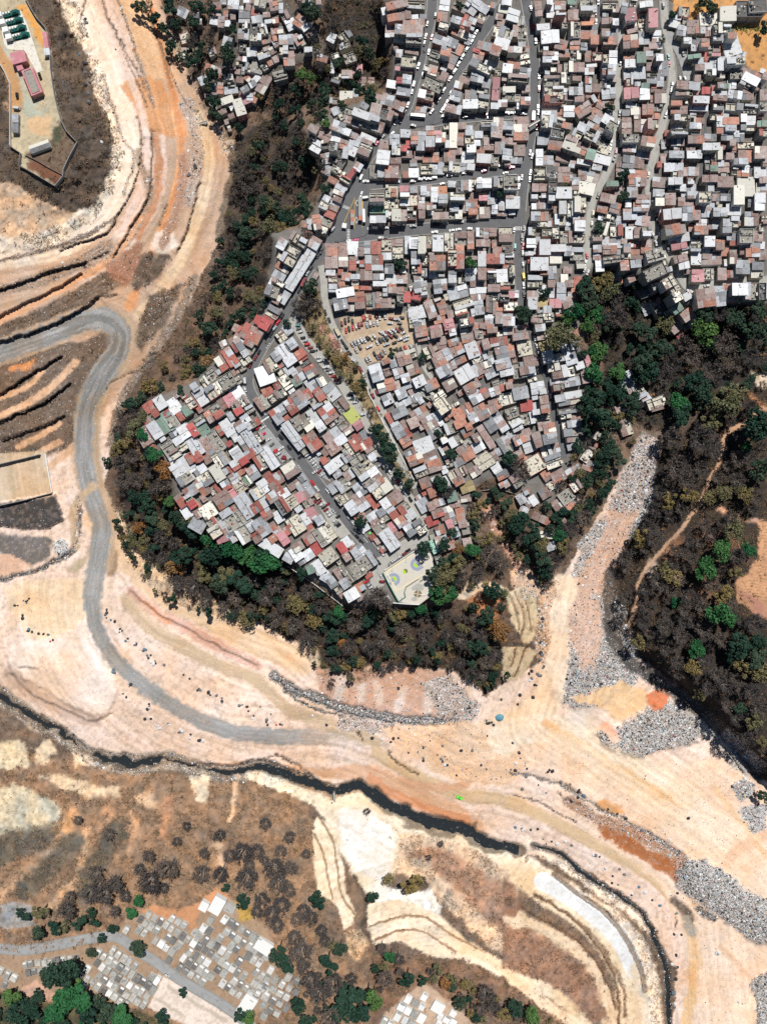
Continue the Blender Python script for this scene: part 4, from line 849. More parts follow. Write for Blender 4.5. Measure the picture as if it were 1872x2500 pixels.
def pavements():
    for i, (P, w, pv, lb) in enumerate(STREETS):
        if not pv: continue
        for sgn in (-1, 1):
            runs = []; cur = []
            Q = []
            for k in range(len(P)):
                a = P[max(0, k - 1)]; b = P[min(len(P) - 1, k + 1)]; dx, dy = b[0] - a[0], b[1] - a[1]; l = math.hypot(dx, dy) + 1e-9
                Q.append((P[k][0] - dy / l * sgn * (w / 2 + 1.6), P[k][1] + dx / l * sgn * (w / 2 + 1.6)))
            for q in Q:
                hit = any(j != i and np.min(np.hypot(S[:, 0] - q[0], S[:, 1] - q[1])) < sw / 2 + 3.5 for j, (S, sw) in enumerate(ST_NP))
                if hit:
                    if len(cur) > 3: runs.append(cur)
                    cur = []
                else: cur.append(q)
            if len(cur) > 3: runs.append(cur)
            for r in runs:
                tagp(link('pavement', ribbon_mesh('pavement', r, [3.2], .30, 'pavement', cross=2, sp=False)), 'narrow raised pavement beside ' + (lb or 'the street')[:60], None, None, 'structure')
pavements()
print('streets', round(time.time() - T0, 1))
# ------------------------------------------------------------------ houses: every roof read off the photograph (centre, width, depth, turn, roof kind)
ROOFS = {
'K1': '190,125,110,95,25,Z 335,120,50,130,5,D 355,220,60,55,0,W 215,385,90,110,-15,C 540,60,80,70,0,R 540,130,80,60,5,R 510,210,80,80,10,Z 580,220,60,110,5,R 640,160,70,100,0,R 700,145,50,100,0,R 705,45,110,95,5,Z 780,100,50,70,0,W 840,10,70,30,0,W 815,175,110,110,3,Z 855,70,50,70,10,R 805,345,110,100,3,Z 800,490,70,90,5,D 890,525,100,90,-3,W 980,190,180,70,-8,Z 1040,150,70,50,-8,R 1060,215,80,40,-8,Z 1130,205,60,60,-8,R 1120,60,100,90,-10,R 1185,80,40,100,0,Z 1145,310,120,65,-8,R 1285,245,100,110,-25,W 1375,215,110,120,35,R 1440,270,100,60,-35,W 1485,325,110,70,-35,R 1350,400,70,120,-30,R 1395,415,50,100,-30,C 1460,500,80,50,0,W 1230,490,50,100,0,W 1265,590,110,150,-5,R 1175,760,140,110,-15,G 1600,590,110,70,15,R 930,385,120,70,3,C 1045,400,110,70,-15,R 1100,510,60,70,-30,R 1040,490,70,40,-20,R 1010,560,130,90,-20,C 1080,635,60,50,-30,R 640,430,90,110,15,Z 490,520,80,100,-20,G 500,700,170,70,22,R 555,765,60,60,5,R 400,810,90,90,-25,Z 695,710,50,60,10,R 750,710,50,80,10,R 770,805,80,60,10,R 860,690,70,80,15,C 830,600,60,50,5,W 900,850,70,60,-30,Z 935,795,60,80,40,W 1010,850,100,190,30,R 910,960,100,140,25,R 825,985,80,130,-20,P 870,980,60,70,0,Z 570,890,60,110,3,R 685,845,70,70,0,C 680,910,140,80,-8,Z 500,900,90,110,5,Z 440,945,60,80,-10,R 765,1080,100,170,-18,N 640,1010,130,70,-18,N 690,1070,60,80,-25,W 590,1120,80,70,-25,R 690,1170,70,50,-25,R 505,1080,60,100,-25,C 635,1230,40,50,-20,R 665,1300,30,50,-20,R 820,900,80,60,-30,Z 1190,510,40,90,0,C 1385,10,70,30,0,R 1460,40,80,70,15,Z 1565,20,50,50,0,R 1510,1300,100,70,30,R 1620,1370,140,80,25,R 1545,1480,110,120,30,W 1630,1470,70,80,-10,D 205,500,50,40,0,R 205,570,60,80,5,C 320,650,40,80,0,C',
'K2': '40,380,80,90,25,W 180,370,130,90,-35,G 170,470,120,60,-25,C 225,590,120,100,-20,G 300,700,100,90,0,P 195,750,110,80,0,R 80,570,70,50,-20,C 50,680,40,120,5,Z 345,830,80,100,3,R 440,820,60,70,5,R 230,870,80,80,3,R 90,800,90,110,20,C 185,975,130,110,3,N 280,960,60,120,10,Z 60,1030,80,60,3,C 95,1115,110,80,-25,Z 370,1070,80,60,35,Z 380,1165,270,80,20,W 700,45,220,80,-12,R 580,110,70,70,-15,W 720,150,240,110,-8,R 890,60,180,90,3,C 965,165,70,45,0,Z 870,230,220,80,0,R 640,290,110,90,5,R 820,300,280,100,3,R 710,290,50,90,5,Z 625,355,90,40,0,W 730,385,120,80,5,N 870,400,160,90,3,C 685,480,40,80,-25,R 720,540,60,80,5,W 850,530,140,70,8,G 815,630,150,110,5,C 770,700,180,40,8,P 725,810,60,60,5,r 800,800,90,90,5,Z 645,850,100,80,10,W 770,910,140,110,8,Z 605,1010,120,110,15,Z 720,1070,120,90,25,R 660,1125,120,60,20,R 600,1170,120,110,20,D 480,1195,90,50,15,Z 1180,45,100,120,8,W 1160,150,100,140,5,R 1170,270,100,90,15,C 1295,200,100,70,20,Z 1460,210,80,60,20,W 1420,250,50,40,20,R 1340,335,170,80,22,R 1140,410,150,90,22,Z 1300,490,130,110,22,R 1190,520,100,80,15,R 1250,430,120,90,22,Z 1240,620,110,140,25,R 1060,710,90,100,15,R 1170,770,70,90,25,R 1060,860,200,120,25,C 990,970,160,90,12,G 1090,580,120,110,20,G 1540,60,190,90,35,Z 1600,470,180,80,15,R 1520,560,110,80,15,R 1500,510,70,40,20,r 1540,680,230,80,25,C 1510,780,130,100,15,Z 1380,810,110,60,15,R 1320,860,80,70,15,R 1290,970,110,100,15,Z 1270,1100,160,90,12,R 1415,960,60,100,3,R 1480,950,70,100,5,Z 1440,1050,150,90,0,W 1570,1030,110,130,10,C 1600,840,80,90,10,Z 210,1210,110,70,18,R 290,1250,70,70,15,Z 110,1280,130,100,20,Z 395,1270,150,80,18,C 510,1280,110,110,20,R 75,1390,140,80,15,W 165,1440,80,130,18,R 190,1330,80,70,20,W 260,1370,80,60,20,R 275,1475,75,210,22,W 410,1390,160,50,22,W 390,1440,110,60,20,R 375,1520,130,130,22,C 230,1460,60,90,20,Z 60,1490,80,80,10,D 785,1350,100,80,0,Z 675,1410,100,100,0,Z 945,1425,90,190,3,Z 875,1390,70,130,0,R 1030,1320,80,90,0,R 1035,1430,90,110,0,Z 1110,1340,70,40,0,P 1140,1390,100,100,0,R 1185,1470,90,80,0,C 1270,1370,80,250,0,N 1345,1410,70,120,0,R 1430,1295,60,50,0,Z 1430,1390,90,130,0,C 1525,1360,80,70,0,Z 1510,1440,60,70,0,W 1450,1500,90,80,0,W 1575,1600,140,90,5,W 560,1590,130,140,8,W 570,1470,100,110,10,R 690,1510,90,130,0,C 815,1460,50,70,0,r 770,1500,60,60,0,r 800,1560,100,70,0,R 685,1620,110,60,0,R 1040,1610,160,60,0,R',
'K3': '130,90,120,80,10,N 215,155,120,120,15,W 150,20,100,60,5,W 75,170,70,60,10,R 290,225,70,90,5,C 280,330,150,130,5,G 100,440,150,110,18,W 40,510,100,100,20,R 235,500,140,60,3,R 345,500,70,60,3,R 320,600,130,110,-10,C 160,690,100,90,8,W 220,660,130,70,8,R 130,770,50,90,5,R 260,800,200,70,5,C 40,900,70,230,5,P 170,960,130,140,0,G 110,1045,90,70,0,W 30,1070,80,60,0,W 340,1020,100,80,0,R 60,1290,100,200,5,R 295,1300,150,240,0,R 165,1270,100,80,5,Z 280,1520,110,110,0,R 155,1560,90,110,5,Z 20,1310,50,140,0,Z 470,90,70,150,-5,R 585,20,60,50,0,W 690,55,110,80,0,R 690,145,100,50,0,C 810,20,90,50,0,E 825,150,110,100,0,R 955,60,130,130,0,G 960,190,150,70,0,R 965,235,120,35,0,O 710,210,120,50,0,Z 520,270,130,60,-5,W 625,240,60,80,0,R 590,370,180,130,-3,W 735,265,60,60,0,C 840,310,100,150,0,G 980,320,170,150,0,R 1040,400,80,90,0,R 840,450,100,100,0,R 925,470,60,70,0,Z 1010,480,110,80,0,R 700,450,120,100,15,R 575,540,110,40,0,R 640,565,60,80,0,W 560,600,90,60,0,Z 730,540,110,80,0,R 970,570,60,110,0,R 1060,580,100,80,0,C 1195,60,160,80,0,C 1245,100,70,90,0,C 1165,210,110,60,0,R 1250,220,60,70,0,Z 1150,330,80,80,0,R 1240,330,70,70,0,Z 1200,410,150,80,0,R 1225,580,80,130,0,W 1150,600,60,80,0,C 1150,700,70,110,0,R 1215,700,80,100,0,Z 1150,790,70,40,0,C 1225,790,80,70,0,R 1180,945,140,110,-5,Z 770,690,90,110,0,G 870,680,130,90,0,R 985,720,90,70,0,W 860,770,90,90,0,R 975,800,60,90,0,R 1020,890,150,80,0,M 600,830,160,100,0,G 745,800,100,110,0,D 570,940,90,110,0,C 665,935,110,100,0,C 750,925,50,60,0,W 850,920,140,80,0,Z 780,985,90,60,0,R 885,990,90,70,0,R 620,1010,190,70,0,D 590,1085,170,60,3,G 780,1125,110,110,0,W 925,1110,170,110,-32,R 690,1150,70,90,0,R 580,1180,150,120,0,W 560,1230,110,130,8,C 760,1270,100,60,15,R 660,1350,130,90,10,D 540,1400,160,130,3,Z 640,1470,140,90,8,R 1035,1160,200,130,28,R 1030,1250,120,100,28,R 1170,1210,110,90,30,W 1210,1280,100,100,30,G 920,1300,120,100,25,Z 860,1360,100,80,25,C 980,1380,90,80,25,C 790,1450,130,130,22,N 810,1400,110,50,22,R 900,1500,160,110,22,R 720,1580,140,100,10,R 1000,1560,90,110,15,E 1105,1610,190,90,15,W 480,1590,70,160,0,W 570,1620,100,90,0,Z 930,1640,140,50,10,W 1400,150,120,130,-12,P 1340,80,60,110,10,Z 1630,180,90,190,0,P 1400,420,150,130,-5,R 1560,40,130,60,-5,W 1390,560,120,80,0,R 1510,580,90,110,0,E 1590,560,70,80,0,R 1400,640,110,80,0,W 1440,740,220,120,-3,Z 1410,940,150,110,-3,P 1545,950,100,110,0,W 1550,865,80,50,0,E 1360,1270,90,160,0,R 1620,1260,110,110,0,C 1580,1430,140,100,10,R 1400,1400,160,80,0,C 1390,1500,130,70,5,R',
'K4': '570,580,70,70,0,W 1070,190,200,130,-5,N 1260,135,160,150,0,N 905,270,120,140,0,R 790,310,90,100,10,Z 850,410,80,60,0,W 940,450,110,130,0,Z 1030,430,80,80,0,R 1065,310,70,110,0,R 1150,300,80,110,0,G 1160,380,100,60,0,Z 1240,300,80,70,0,C 1295,470,170,180,-15,W 1300,360,90,60,0,R 1390,560,80,90,25,Z 1330,620,190,70,-3,C 1150,630,150,110,0,Z 960,610,120,70,0,Z 975,680,90,60,0,R 1060,690,80,110,0,W 1085,740,90,70,0,C 1185,650,60,120,0,W 1180,750,90,80,0,R 1340,760,130,90,0,G 1500,760,230,80,25,R 1490,800,170,90,30,W 1550,860,70,90,25,R 1640,770,60,70,20,R 1000,550,80,40,0,r 1140,550,90,30,0,P 920,570,130,40,-5,E 820,860,160,80,5,R 940,870,70,80,5,Z 1035,915,80,70,0,r 945,930,70,60,0,R 770,950,110,60,0,D 860,945,70,60,0,G 990,1005,160,70,3,W 740,1040,110,50,0,R 770,1110,180,80,0,R 965,1085,180,70,3,W 905,1155,60,60,0,Z 1185,860,60,60,0,R 1240,870,60,50,0,E 1180,980,140,70,5,R 1170,945,150,40,0,W 1330,955,140,80,8,Z 1460,960,110,100,0,R 1315,1090,170,70,5,C 1480,1110,140,80,3,C 1420,1190,60,80,0,W 790,1200,170,60,0,C 970,1220,110,60,0,R 930,1270,120,60,0,Z 1180,1200,70,50,0,W 1290,1220,160,70,0,R 1185,1250,80,60,0,Z 1100,1190,60,60,0,C 1490,1220,90,90,0,W 1450,1300,150,60,0,C 1180,1320,70,60,0,R 1290,1290,110,60,0,Z 1080,1390,120,70,0,Z 1250,1380,120,80,3,Z 940,1410,170,80,0,R 750,1440,130,70,0,Z 1090,1480,170,70,0,W 1310,1440,60,60,0,R 1310,1510,60,60,0,R 1430,1470,160,70,0,C 740,1560,150,70,0,Z 920,1560,150,80,0,W 1430,1580,140,120,0,R 1590,1540,120,120,0,R 1610,1250,110,60,0,E 1610,1350,100,70,0,C 1390,1630,140,60,0,Z 1470,90,260,160,0,D 1560,60,180,130,-3,D 760,1340,170,60,0,C 930,1340,90,50,0,C 1620,960,80,110,0,R 1620,1080,80,90,0,G',
'K5': '970,30,80,80,30,Z 905,95,50,110,35,r 740,60,80,60,30,C 800,110,80,60,30,C 840,160,110,50,30,C 710,165,90,60,25,R 810,220,120,60,25,Z 780,270,110,90,25,M 675,300,70,70,30,R 650,350,70,60,30,Z 760,355,90,50,25,R 735,395,110,60,25,W 720,440,110,60,25,R 625,430,90,80,25,C 610,510,60,130,25,Z 670,560,110,150,25,C 555,590,80,150,-10,R 620,670,80,80,20,C 480,610,50,110,-5,Z 430,610,60,70,5,R 530,800,110,120,30,R 385,1060,110,480,32,z 215,1340,110,140,32,Z 150,1370,70,90,30,R 200,810,90,110,30,Z 330,740,80,100,30,C 410,800,80,90,30,C 315,890,130,100,30,C 265,970,150,100,30,C 210,1050,150,70,30,R 170,1130,130,80,30,Z 165,1200,140,50,30,C 100,1190,50,70,30,W 100,1290,130,110,20,G 110,1500,130,110,30,C 150,1510,60,100,30,R 40,1610,120,130,30,r 1160,75,150,150,0,G 1310,80,140,120,0,R 1530,90,100,90,0,W 1450,105,60,70,0,R 1160,350,150,90,0,C 1170,455,170,90,0,g 1170,560,160,70,0,W 1310,280,130,130,0,C 1330,290,50,80,0,R 1435,250,90,60,0,P 1440,310,90,40,0,W 1440,385,100,80,0,Z 1530,330,80,190,0,C 1355,515,90,120,0,N 1430,520,60,110,0,R 1510,520,90,90,0,D 1610,480,70,130,0,R 1630,270,60,90,0,Z 700,930,130,250,0,R 820,920,90,240,0,R 915,850,110,130,0,W 1000,870,55,120,0,R 1062,845,60,130,0,Z 1150,850,100,130,0,B 1255,825,100,120,0,C 1360,805,120,90,0,R 1370,900,110,130,0,C 1265,925,110,90,0,W 1130,1000,180,150,0,B 1010,980,50,120,0,B 915,1010,70,140,0,B 960,960,40,90,0,Z 1050,1120,120,110,0,R 1285,1060,90,100,0,Z 1300,1160,100,110,0,W 1175,1140,110,60,0,Z 1190,1205,140,60,0,W 850,1140,90,80,5,R 940,1140,100,50,0,Z 715,1170,90,60,0,C 715,1255,80,80,0,Z 940,1200,70,60,0,C 945,1250,60,30,0,O 790,1410,140,130,-12,Z 840,1300,180,90,-10,W 910,1350,90,90,0,R 880,1430,100,120,0,M 985,1380,100,170,-5,B 1100,1390,100,160,-3,C 1210,1410,120,90,-2,R 1190,1340,80,80,0,C 1300,1380,80,160,0,C 1315,1260,80,90,0,R 1395,1280,70,70,0,R 1250,1290,60,90,0,Z 1480,1345,110,110,0,r 1560,1340,90,70,10,r 1395,1370,70,80,0,C 1570,1250,70,110,-10,Z 1470,820,60,180,0,Z 1545,800,80,70,0,Z 1540,855,80,50,0,P 1550,930,90,160,0,Z 1620,810,80,180,0,C 1560,1060,100,110,0,G 1560,1500,170,90,-5,W 1560,1600,150,110,-5,C',
'K6': '170,270,100,110,0,Z 250,310,70,150,0,W 330,265,90,80,0,O 335,350,90,90,0,Z 425,205,80,60,0,Z 505,230,70,120,0,D 480,340,150,80,0,C 570,220,50,90,0,R 610,220,30,110,0,W 650,210,60,120,0,C 705,200,60,90,0,Z 780,195,90,90,0,W 760,270,140,50,0,R 740,345,80,50,0,P 820,350,70,120,0,Z 890,190,100,110,0,C 1020,190,140,150,0,C 1040,390,140,120,0,W 1010,335,80,30,0,R 590,420,50,110,0,Z 660,400,80,90,0,R 450,440,90,80,0,Z 545,455,50,80,0,R 310,525,160,70,0,R 120,430,70,60,0,R 120,510,60,80,0,R 200,430,60,70,0,R 640,480,90,60,0,R 930,430,60,80,0,Z 40,800,90,110,0,W 120,820,70,170,0,N 195,790,70,150,0,C 285,800,110,170,0,W 395,790,90,190,0,C 515,760,130,130,0,G 615,770,65,180,0,R 705,700,80,90,0,C 770,700,50,110,0,M 840,690,70,80,0,B 965,720,140,160,0,C 740,800,140,70,0,B 860,810,60,80,0,R 885,880,90,80,0,B 725,865,80,60,0,G 730,960,80,150,0,W 505,940,85,240,0,B 215,950,60,90,0,C 280,1000,160,150,0,R 60,950,90,130,0,Z 235,1105,90,100,0,W 430,1100,80,90,0,Z 430,950,90,170,0,C 430,1175,80,50,0,W 865,960,180,100,0,B 970,1055,70,100,0,B 1035,1080,60,130,0,C 1005,960,90,90,0,C 620,1120,130,130,0,Z 730,1110,80,120,0,R 985,870,110,90,0,D 830,1120,90,60,0,C 280,1240,80,140,-8,Z 340,1220,70,110,-5,R 145,1220,60,70,-10,R 140,1290,70,90,-10,C 70,1250,60,100,-15,Z 485,1300,200,120,-15,Z 690,1210,160,60,-3,M 690,1280,170,60,-3,W 690,1345,150,60,-5,R 850,1255,120,70,0,R 960,1240,100,80,0,C 1030,1320,60,70,0,P 1080,1315,40,70,0,W 870,1350,100,70,0,C 960,1360,90,60,0,D 1020,1440,140,90,0,C 700,1450,90,150,-8,Z 800,1420,70,170,0,D 760,1480,60,60,0,R 540,1420,200,90,-18,C 520,1500,130,60,-15,C 210,1470,90,180,-20,R 330,1450,90,150,-20,R 80,1500,160,130,-10,W 90,1590,130,100,-10,Z 300,1570,120,80,-15,R 400,1610,90,90,-15,P 800,1580,80,110,-3,Z 900,1560,70,110,0,R 1000,1590,120,90,0,M 740,1640,70,50,10,R 1320,110,130,110,0,C 1430,90,110,110,0,D 1310,170,120,30,0,R 1310,240,150,80,0,R 1440,240,80,110,0,D 1370,300,80,80,0,W 1435,330,60,80,0,Z 1555,290,160,120,0,W 1555,110,120,150,0,R 1625,140,40,60,0,Z 1360,425,160,60,0,R 1255,430,50,60,0,W 1490,430,80,140,0,R 1545,440,70,130,0,W 1270,530,90,90,0,Z 1360,530,80,90,0,R 1310,610,150,60,0,C 1515,570,120,110,0,C 1620,460,60,150,0,C 1470,700,70,120,0,C 1230,690,80,80,0,C 1380,700,90,70,0,C 1225,800,90,90,0,W 1300,780,50,80,0,Z 1365,840,110,160,0,W 1205,900,80,50,0,W 1500,850,150,70,0,W 1475,950,120,110,0,N 1595,880,80,100,0,Z 1310,1010,180,130,0,W 1215,1040,60,130,0,C 1360,1100,80,40,0,R 1440,1100,80,130,0,Z 1260,1190,150,120,0,C 1430,1210,70,70,0,R 1530,1290,90,180,0,Z 1610,1210,80,70,0,R 1240,1330,110,90,0,R 1240,1410,90,120,0,W 1345,1400,110,90,0,Y 1390,1470,80,70,0,W 1470,1410,120,90,0,P 1260,1490,100,60,-5,C 1590,1400,100,110,-20,R 1350,1560,210,90,-5,C 1270,1570,80,60,-5,R',
'K7': '70,140,100,70,15,N 35,240,70,90,0,C 10,115,40,70,0,R 30,320,70,60,0,R 35,360,60,60,0,W 350,60,70,50,0,R 405,60,40,50,0,R 225,115,70,30,0,E 200,200,90,50,12,R 390,105,60,50,0,W 340,110,40,40,0,R 340,165,60,60,0,Z 315,225,35,55,0,W 400,205,80,50,0,R 390,250,90,50,0,R 165,260,60,50,15,R 240,255,60,60,15,R 400,330,80,60,10,Z 330,400,60,70,0,W 375,400,50,60,0,R 420,395,50,60,0,G 580,20,110,50,0,Z 680,45,90,50,0,R 590,100,80,40,0,W 815,25,45,35,0,E 790,85,90,40,0,R 880,105,90,60,0,R 500,220,50,45,0,N 560,205,60,70,0,R 660,140,90,40,0,Z 690,180,60,40,0,Z 650,220,90,50,0,R 760,195,70,60,0,C 830,195,50,40,0,R 880,195,60,40,0,Z 575,290,110,60,-5,W 570,330,100,50,-5,R 660,290,60,80,0,Z 710,285,50,80,0,R 770,280,60,60,0,Z 850,280,80,50,0,Z 590,380,120,60,-10,R 610,430,120,50,-8,W 610,470,90,50,-10,P 740,385,80,50,0,R 790,450,60,60,0,W 850,470,50,60,0,R 890,360,50,80,0,Z 930,340,50,60,0,C 700,490,60,50,0,C 710,545,60,80,0,W 800,555,110,60,0,R 620,550,80,40,-15,R 640,590,60,40,-10,W 720,650,70,70,0,P 860,640,50,70,0,R 780,640,60,60,0,C 925,540,40,80,0,R 365,525,70,55,0,R 360,580,60,45,-5,Z 310,490,40,50,0,Z 470,530,100,70,-15,G 490,570,90,60,-15,C 470,630,130,70,-25,G 230,555,120,40,-8,C 150,590,50,70,-5,W 295,590,50,60,-5,R 210,500,80,50,0,R 250,665,60,60,-5,R 420,480,60,80,0,R 335,665,40,40,-20,R 550,690,80,60,-30,C 480,715,60,50,-15,C 420,740,90,70,-20,D 600,770,60,60,-30,C 600,840,60,50,-35,E 560,870,60,50,-35,W 500,830,80,110,-30,D 430,840,70,70,-25,Z 1000,130,100,120,0,N 960,180,60,110,0,N 1030,320,80,80,0,M 1000,420,80,80,0,C 1040,500,80,80,0,R 980,600,80,80,0,Z 1060,620,70,90,0,C 1080,220,60,100,0,W',
'T21': '1140,380,80,70,-35,R 1195,405,60,70,-30,G 1060,450,80,90,-35,R 1140,450,60,50,-35,G 1090,500,60,50,-35,r 745,800,100,100,-25,M 790,850,90,60,-25,R 830,890,70,70,-30,G 870,920,60,50,-35,Z 935,950,120,70,-20,C 945,985,80,30,-15,R 700,1000,60,70,-20,C 735,1110,80,110,-20,C 1260,270,120,120,-8,R 1350,260,60,130,-5,Z 1420,240,90,110,0,R 1480,215,100,80,0,W 1550,230,90,110,0,C 1630,230,60,110,0,D',
'M1': '110,555,70,60,-33,B 170,530,60,80,-33,W 250,550,70,90,-33,W 205,585,40,60,-33,B 140,590,40,50,-33,B 295,605,50,50,-33,B 325,575,50,60,-33,E 190,650,80,120,-33,E 140,690,60,100,-33,W 95,700,60,80,-33,B 90,750,70,70,-33,G 125,790,30,40,-33,B 90,630,40,60,-33,B 240,640,60,90,-33,G 370,440,40,50,-33,Z 410,495,70,100,-33,W 465,375,65,70,-33,C 470,470,60,80,-33,C 510,440,55,80,-33,C 560,405,80,80,-33,G 430,410,40,60,-33,C 350,530,50,70,-33,C 625,105,70,45,25,B 745,55,60,50,30,r 775,75,60,60,30,r 700,130,120,90,28,B 685,185,60,35,28,B 620,150,40,40,20,B 540,195,40,50,-25,W 600,195,35,90,-33,B 640,210,40,120,-33,Z 575,265,60,110,-33,B 610,300,40,50,-33,Z 530,300,60,90,-33,B 645,170,30,60,30,W 690,230,50,60,30,C 665,280,60,60,-33,C 575,515,60,70,-33,P 610,550,50,50,-33,C 625,580,50,40,-33,r 460,610,50,70,-33,R 500,580,60,90,-33,G 400,635,60,50,-33,G 420,680,60,80,-33,E 360,690,40,80,-33,r 570,670,80,100,-33,W 605,720,50,70,-33,W 635,665,60,60,-33,B 665,625,50,50,-33,W 695,655,60,60,-33,G 580,610,30,50,-33,Z 350,750,70,200,-33,z 310,700,60,80,-33,W 440,780,60,120,-33,R 495,760,60,120,-33,G 385,845,50,60,-33,B 440,860,40,50,-33,B 230,810,70,110,-33,G 290,770,60,90,-33,C 300,900,110,120,-33,W 345,855,40,60,-33,B 615,830,60,80,-33,W 700,755,60,160,-33,z 800,845,60,140,-33,z 665,790,35,130,-33,B 655,870,50,40,-33,r 610,890,60,60,-33,B 520,690,40,60,-33,B 570,770,30,30,-33,r 520,860,80,90,-33,C 780,370,100,110,-20,W 790,460,60,60,-30,B 810,310,70,90,-30,C 870,300,50,50,-30,B 900,250,70,140,-35,z 930,190,60,60,-35,Z 845,260,50,60,-35,Z 850,435,40,40,-30,B 870,475,60,60,-30,C 920,340,60,50,-30,Z 870,575,60,60,-35,Z 930,700,50,130,-35,z 830,600,40,60,-35,B 855,625,50,60,-35,Z 780,520,110,90,-35,G 830,500,60,50,-35,C 920,540,50,60,-35,B 900,410,60,90,-35,C',
'M2': '30,330,50,60,-35,Z 80,390,60,50,-35,B 100,430,60,60,-35,D 70,510,70,80,-30,M 140,490,70,70,-30,B 60,550,50,50,-30,E 145,570,60,80,-35,Z 190,625,50,80,-35,B 205,550,50,60,-30,C 260,610,70,100,-38,W 320,690,65,80,-38,D 375,745,70,90,-38,L 415,805,50,50,-35,P 75,655,70,100,-35,Z 120,625,50,60,-35,B 30,700,60,80,-35,B 160,760,50,110,-35,W 195,810,50,60,-35,W 240,735,90,100,-35,B 320,790,60,80,-35,C 350,820,60,70,-35,R 40,870,60,170,-38,z 280,880,110,110,-35,M 150,900,80,110,-35,B 440,890,90,110,-30,B 380,930,70,80,-35,C 780,260,70,60,-10,R 860,245,50,40,-15,P 790,295,60,40,-10,R 865,270,60,50,-10,R 940,240,50,60,-10,P 520,500,70,100,-18,Z 590,480,60,70,-20,R 575,435,50,30,-20,R 680,415,80,80,-18,R 650,500,60,60,-18,Z 615,440,40,60,-20,Z 735,480,70,60,-20,R 690,530,50,50,-18,Z 590,570,130,70,-15,R 585,655,60,60,-25,Z 665,620,60,60,-25,Z 690,670,120,45,-25,Z 655,730,90,60,-25,Z 610,770,50,90,-30,B 650,840,60,80,-30,Z 685,830,50,110,-30,B 690,900,60,60,-30,R 770,550,70,60,-25,W 840,570,80,60,-25,R 800,615,110,45,30,G 745,625,50,80,-35,R 890,430,80,70,-25,R 925,490,60,70,-25,Z 880,640,90,50,-35,C 905,690,80,90,-35,C 880,745,60,50,-35,Z 770,740,100,70,-30,R 735,790,60,60,-25,R 830,790,80,80,-30,M 790,910,110,60,-20,W',
'M3': '85,80,60,50,-15,P 105,120,40,40,-15,W 20,110,50,60,-10,R 110,180,60,40,-15,R 190,60,80,40,-10,C 195,140,80,80,-10,R 255,130,50,60,-10,G 290,100,60,70,-5,B 335,100,60,50,-5,R 320,50,50,60,0,W 375,45,40,70,0,R 430,45,70,60,0,M 435,110,70,50,-5,W 500,100,60,40,-5,R 375,175,100,50,-8,B 500,145,90,40,-8,R 220,225,70,90,-20,W 250,235,50,40,-20,B 260,270,90,50,-20,C 300,190,40,60,-15,R 295,300,60,60,-20,R 325,285,40,50,-20,Z 390,240,70,70,-15,Z 440,230,50,80,-10,R 525,215,90,90,-10,C 400,305,90,60,-15,Z 420,350,80,50,-12,W 490,345,80,90,-10,C 560,290,80,60,-10,R 540,340,90,50,-10,M 40,270,80,80,-28,R 75,250,40,70,-28,Z 130,225,80,60,-25,R 145,275,70,60,-25,R 50,350,70,60,-28,Z 85,420,70,80,-30,R 175,365,100,90,-30,W 250,340,50,70,-30,Z 330,350,80,70,-25,Z 265,370,30,30,-30,B 240,415,40,60,-30,R 205,450,60,60,-30,R 285,480,60,60,-30,B 240,500,70,70,-30,Z 380,430,80,80,-20,G 350,465,60,50,-20,Z 435,430,40,40,-10,R 415,510,100,70,-15,C 500,475,90,70,-12,Z 600,445,80,70,-10,Z 630,465,40,30,-10,W 640,540,50,100,-8,R 535,550,70,60,-8,r 585,550,60,40,-8,W 595,585,50,30,-8,W 620,615,100,40,-10,C 540,625,80,70,-12,G 450,590,70,60,-20,G 465,640,70,60,-30,C 480,670,60,50,-25,W 350,540,60,70,-28,R 275,585,70,90,-28,R 330,565,60,60,-28,R 200,560,80,60,-28,R 210,580,40,40,-28,W 225,620,50,60,-28,Z 140,600,60,70,-30,Q 95,580,60,60,-30,R 150,650,70,50,-25,Q 200,670,40,40,-25,Q 185,705,50,50,-30,Q 120,755,80,60,-30,C 245,735,40,50,-30,R 255,785,70,60,-30,W 195,830,70,70,-30,Q 155,800,60,60,-35,R 300,730,40,150,-33,R 330,830,50,90,-33,R 290,870,110,90,-33,C 360,910,50,60,-33,W 320,650,60,110,-33,Z 380,640,50,130,-33,Z 405,780,60,110,-33,G 455,740,45,100,-25,Z 415,750,40,50,-25,Z 480,750,40,60,-25,R 530,720,70,70,-20,R 550,785,70,70,-20,W 485,820,50,80,-30,R 600,745,50,90,-20,R 640,660,80,60,-12,R 670,690,70,80,-12,R 670,740,80,60,-12,Z 680,820,40,50,-15,Z 705,790,40,60,-15,R 650,820,60,80,-15,C 690,870,100,80,-20,C 580,890,110,100,-30,C 525,880,50,60,-30,R 600,15,80,30,-10,C 585,45,50,30,-5,R 660,30,60,40,-5,C 615,95,60,40,-8,Z 625,140,60,50,-8,R 645,205,70,60,-12,Y 660,265,60,70,-10,W 720,270,60,50,-10,C 690,320,70,60,-10,C 715,370,60,40,-10,R 715,405,90,40,-10,Z 720,440,60,40,-8,C 800,410,90,50,-10,Z 845,315,50,40,-20,W 890,290,30,60,-20,P 895,380,80,70,-10,R 805,485,100,40,-10,W 730,505,60,40,-10,Z 785,530,140,30,-10,C 780,575,130,40,-8,D 830,600,90,50,-8,R 760,600,60,50,-8,C 825,650,110,40,-8,Z 760,665,40,40,-8,C 805,700,120,50,-8,G 800,740,70,40,-10,G 795,785,50,40,-15,Z',
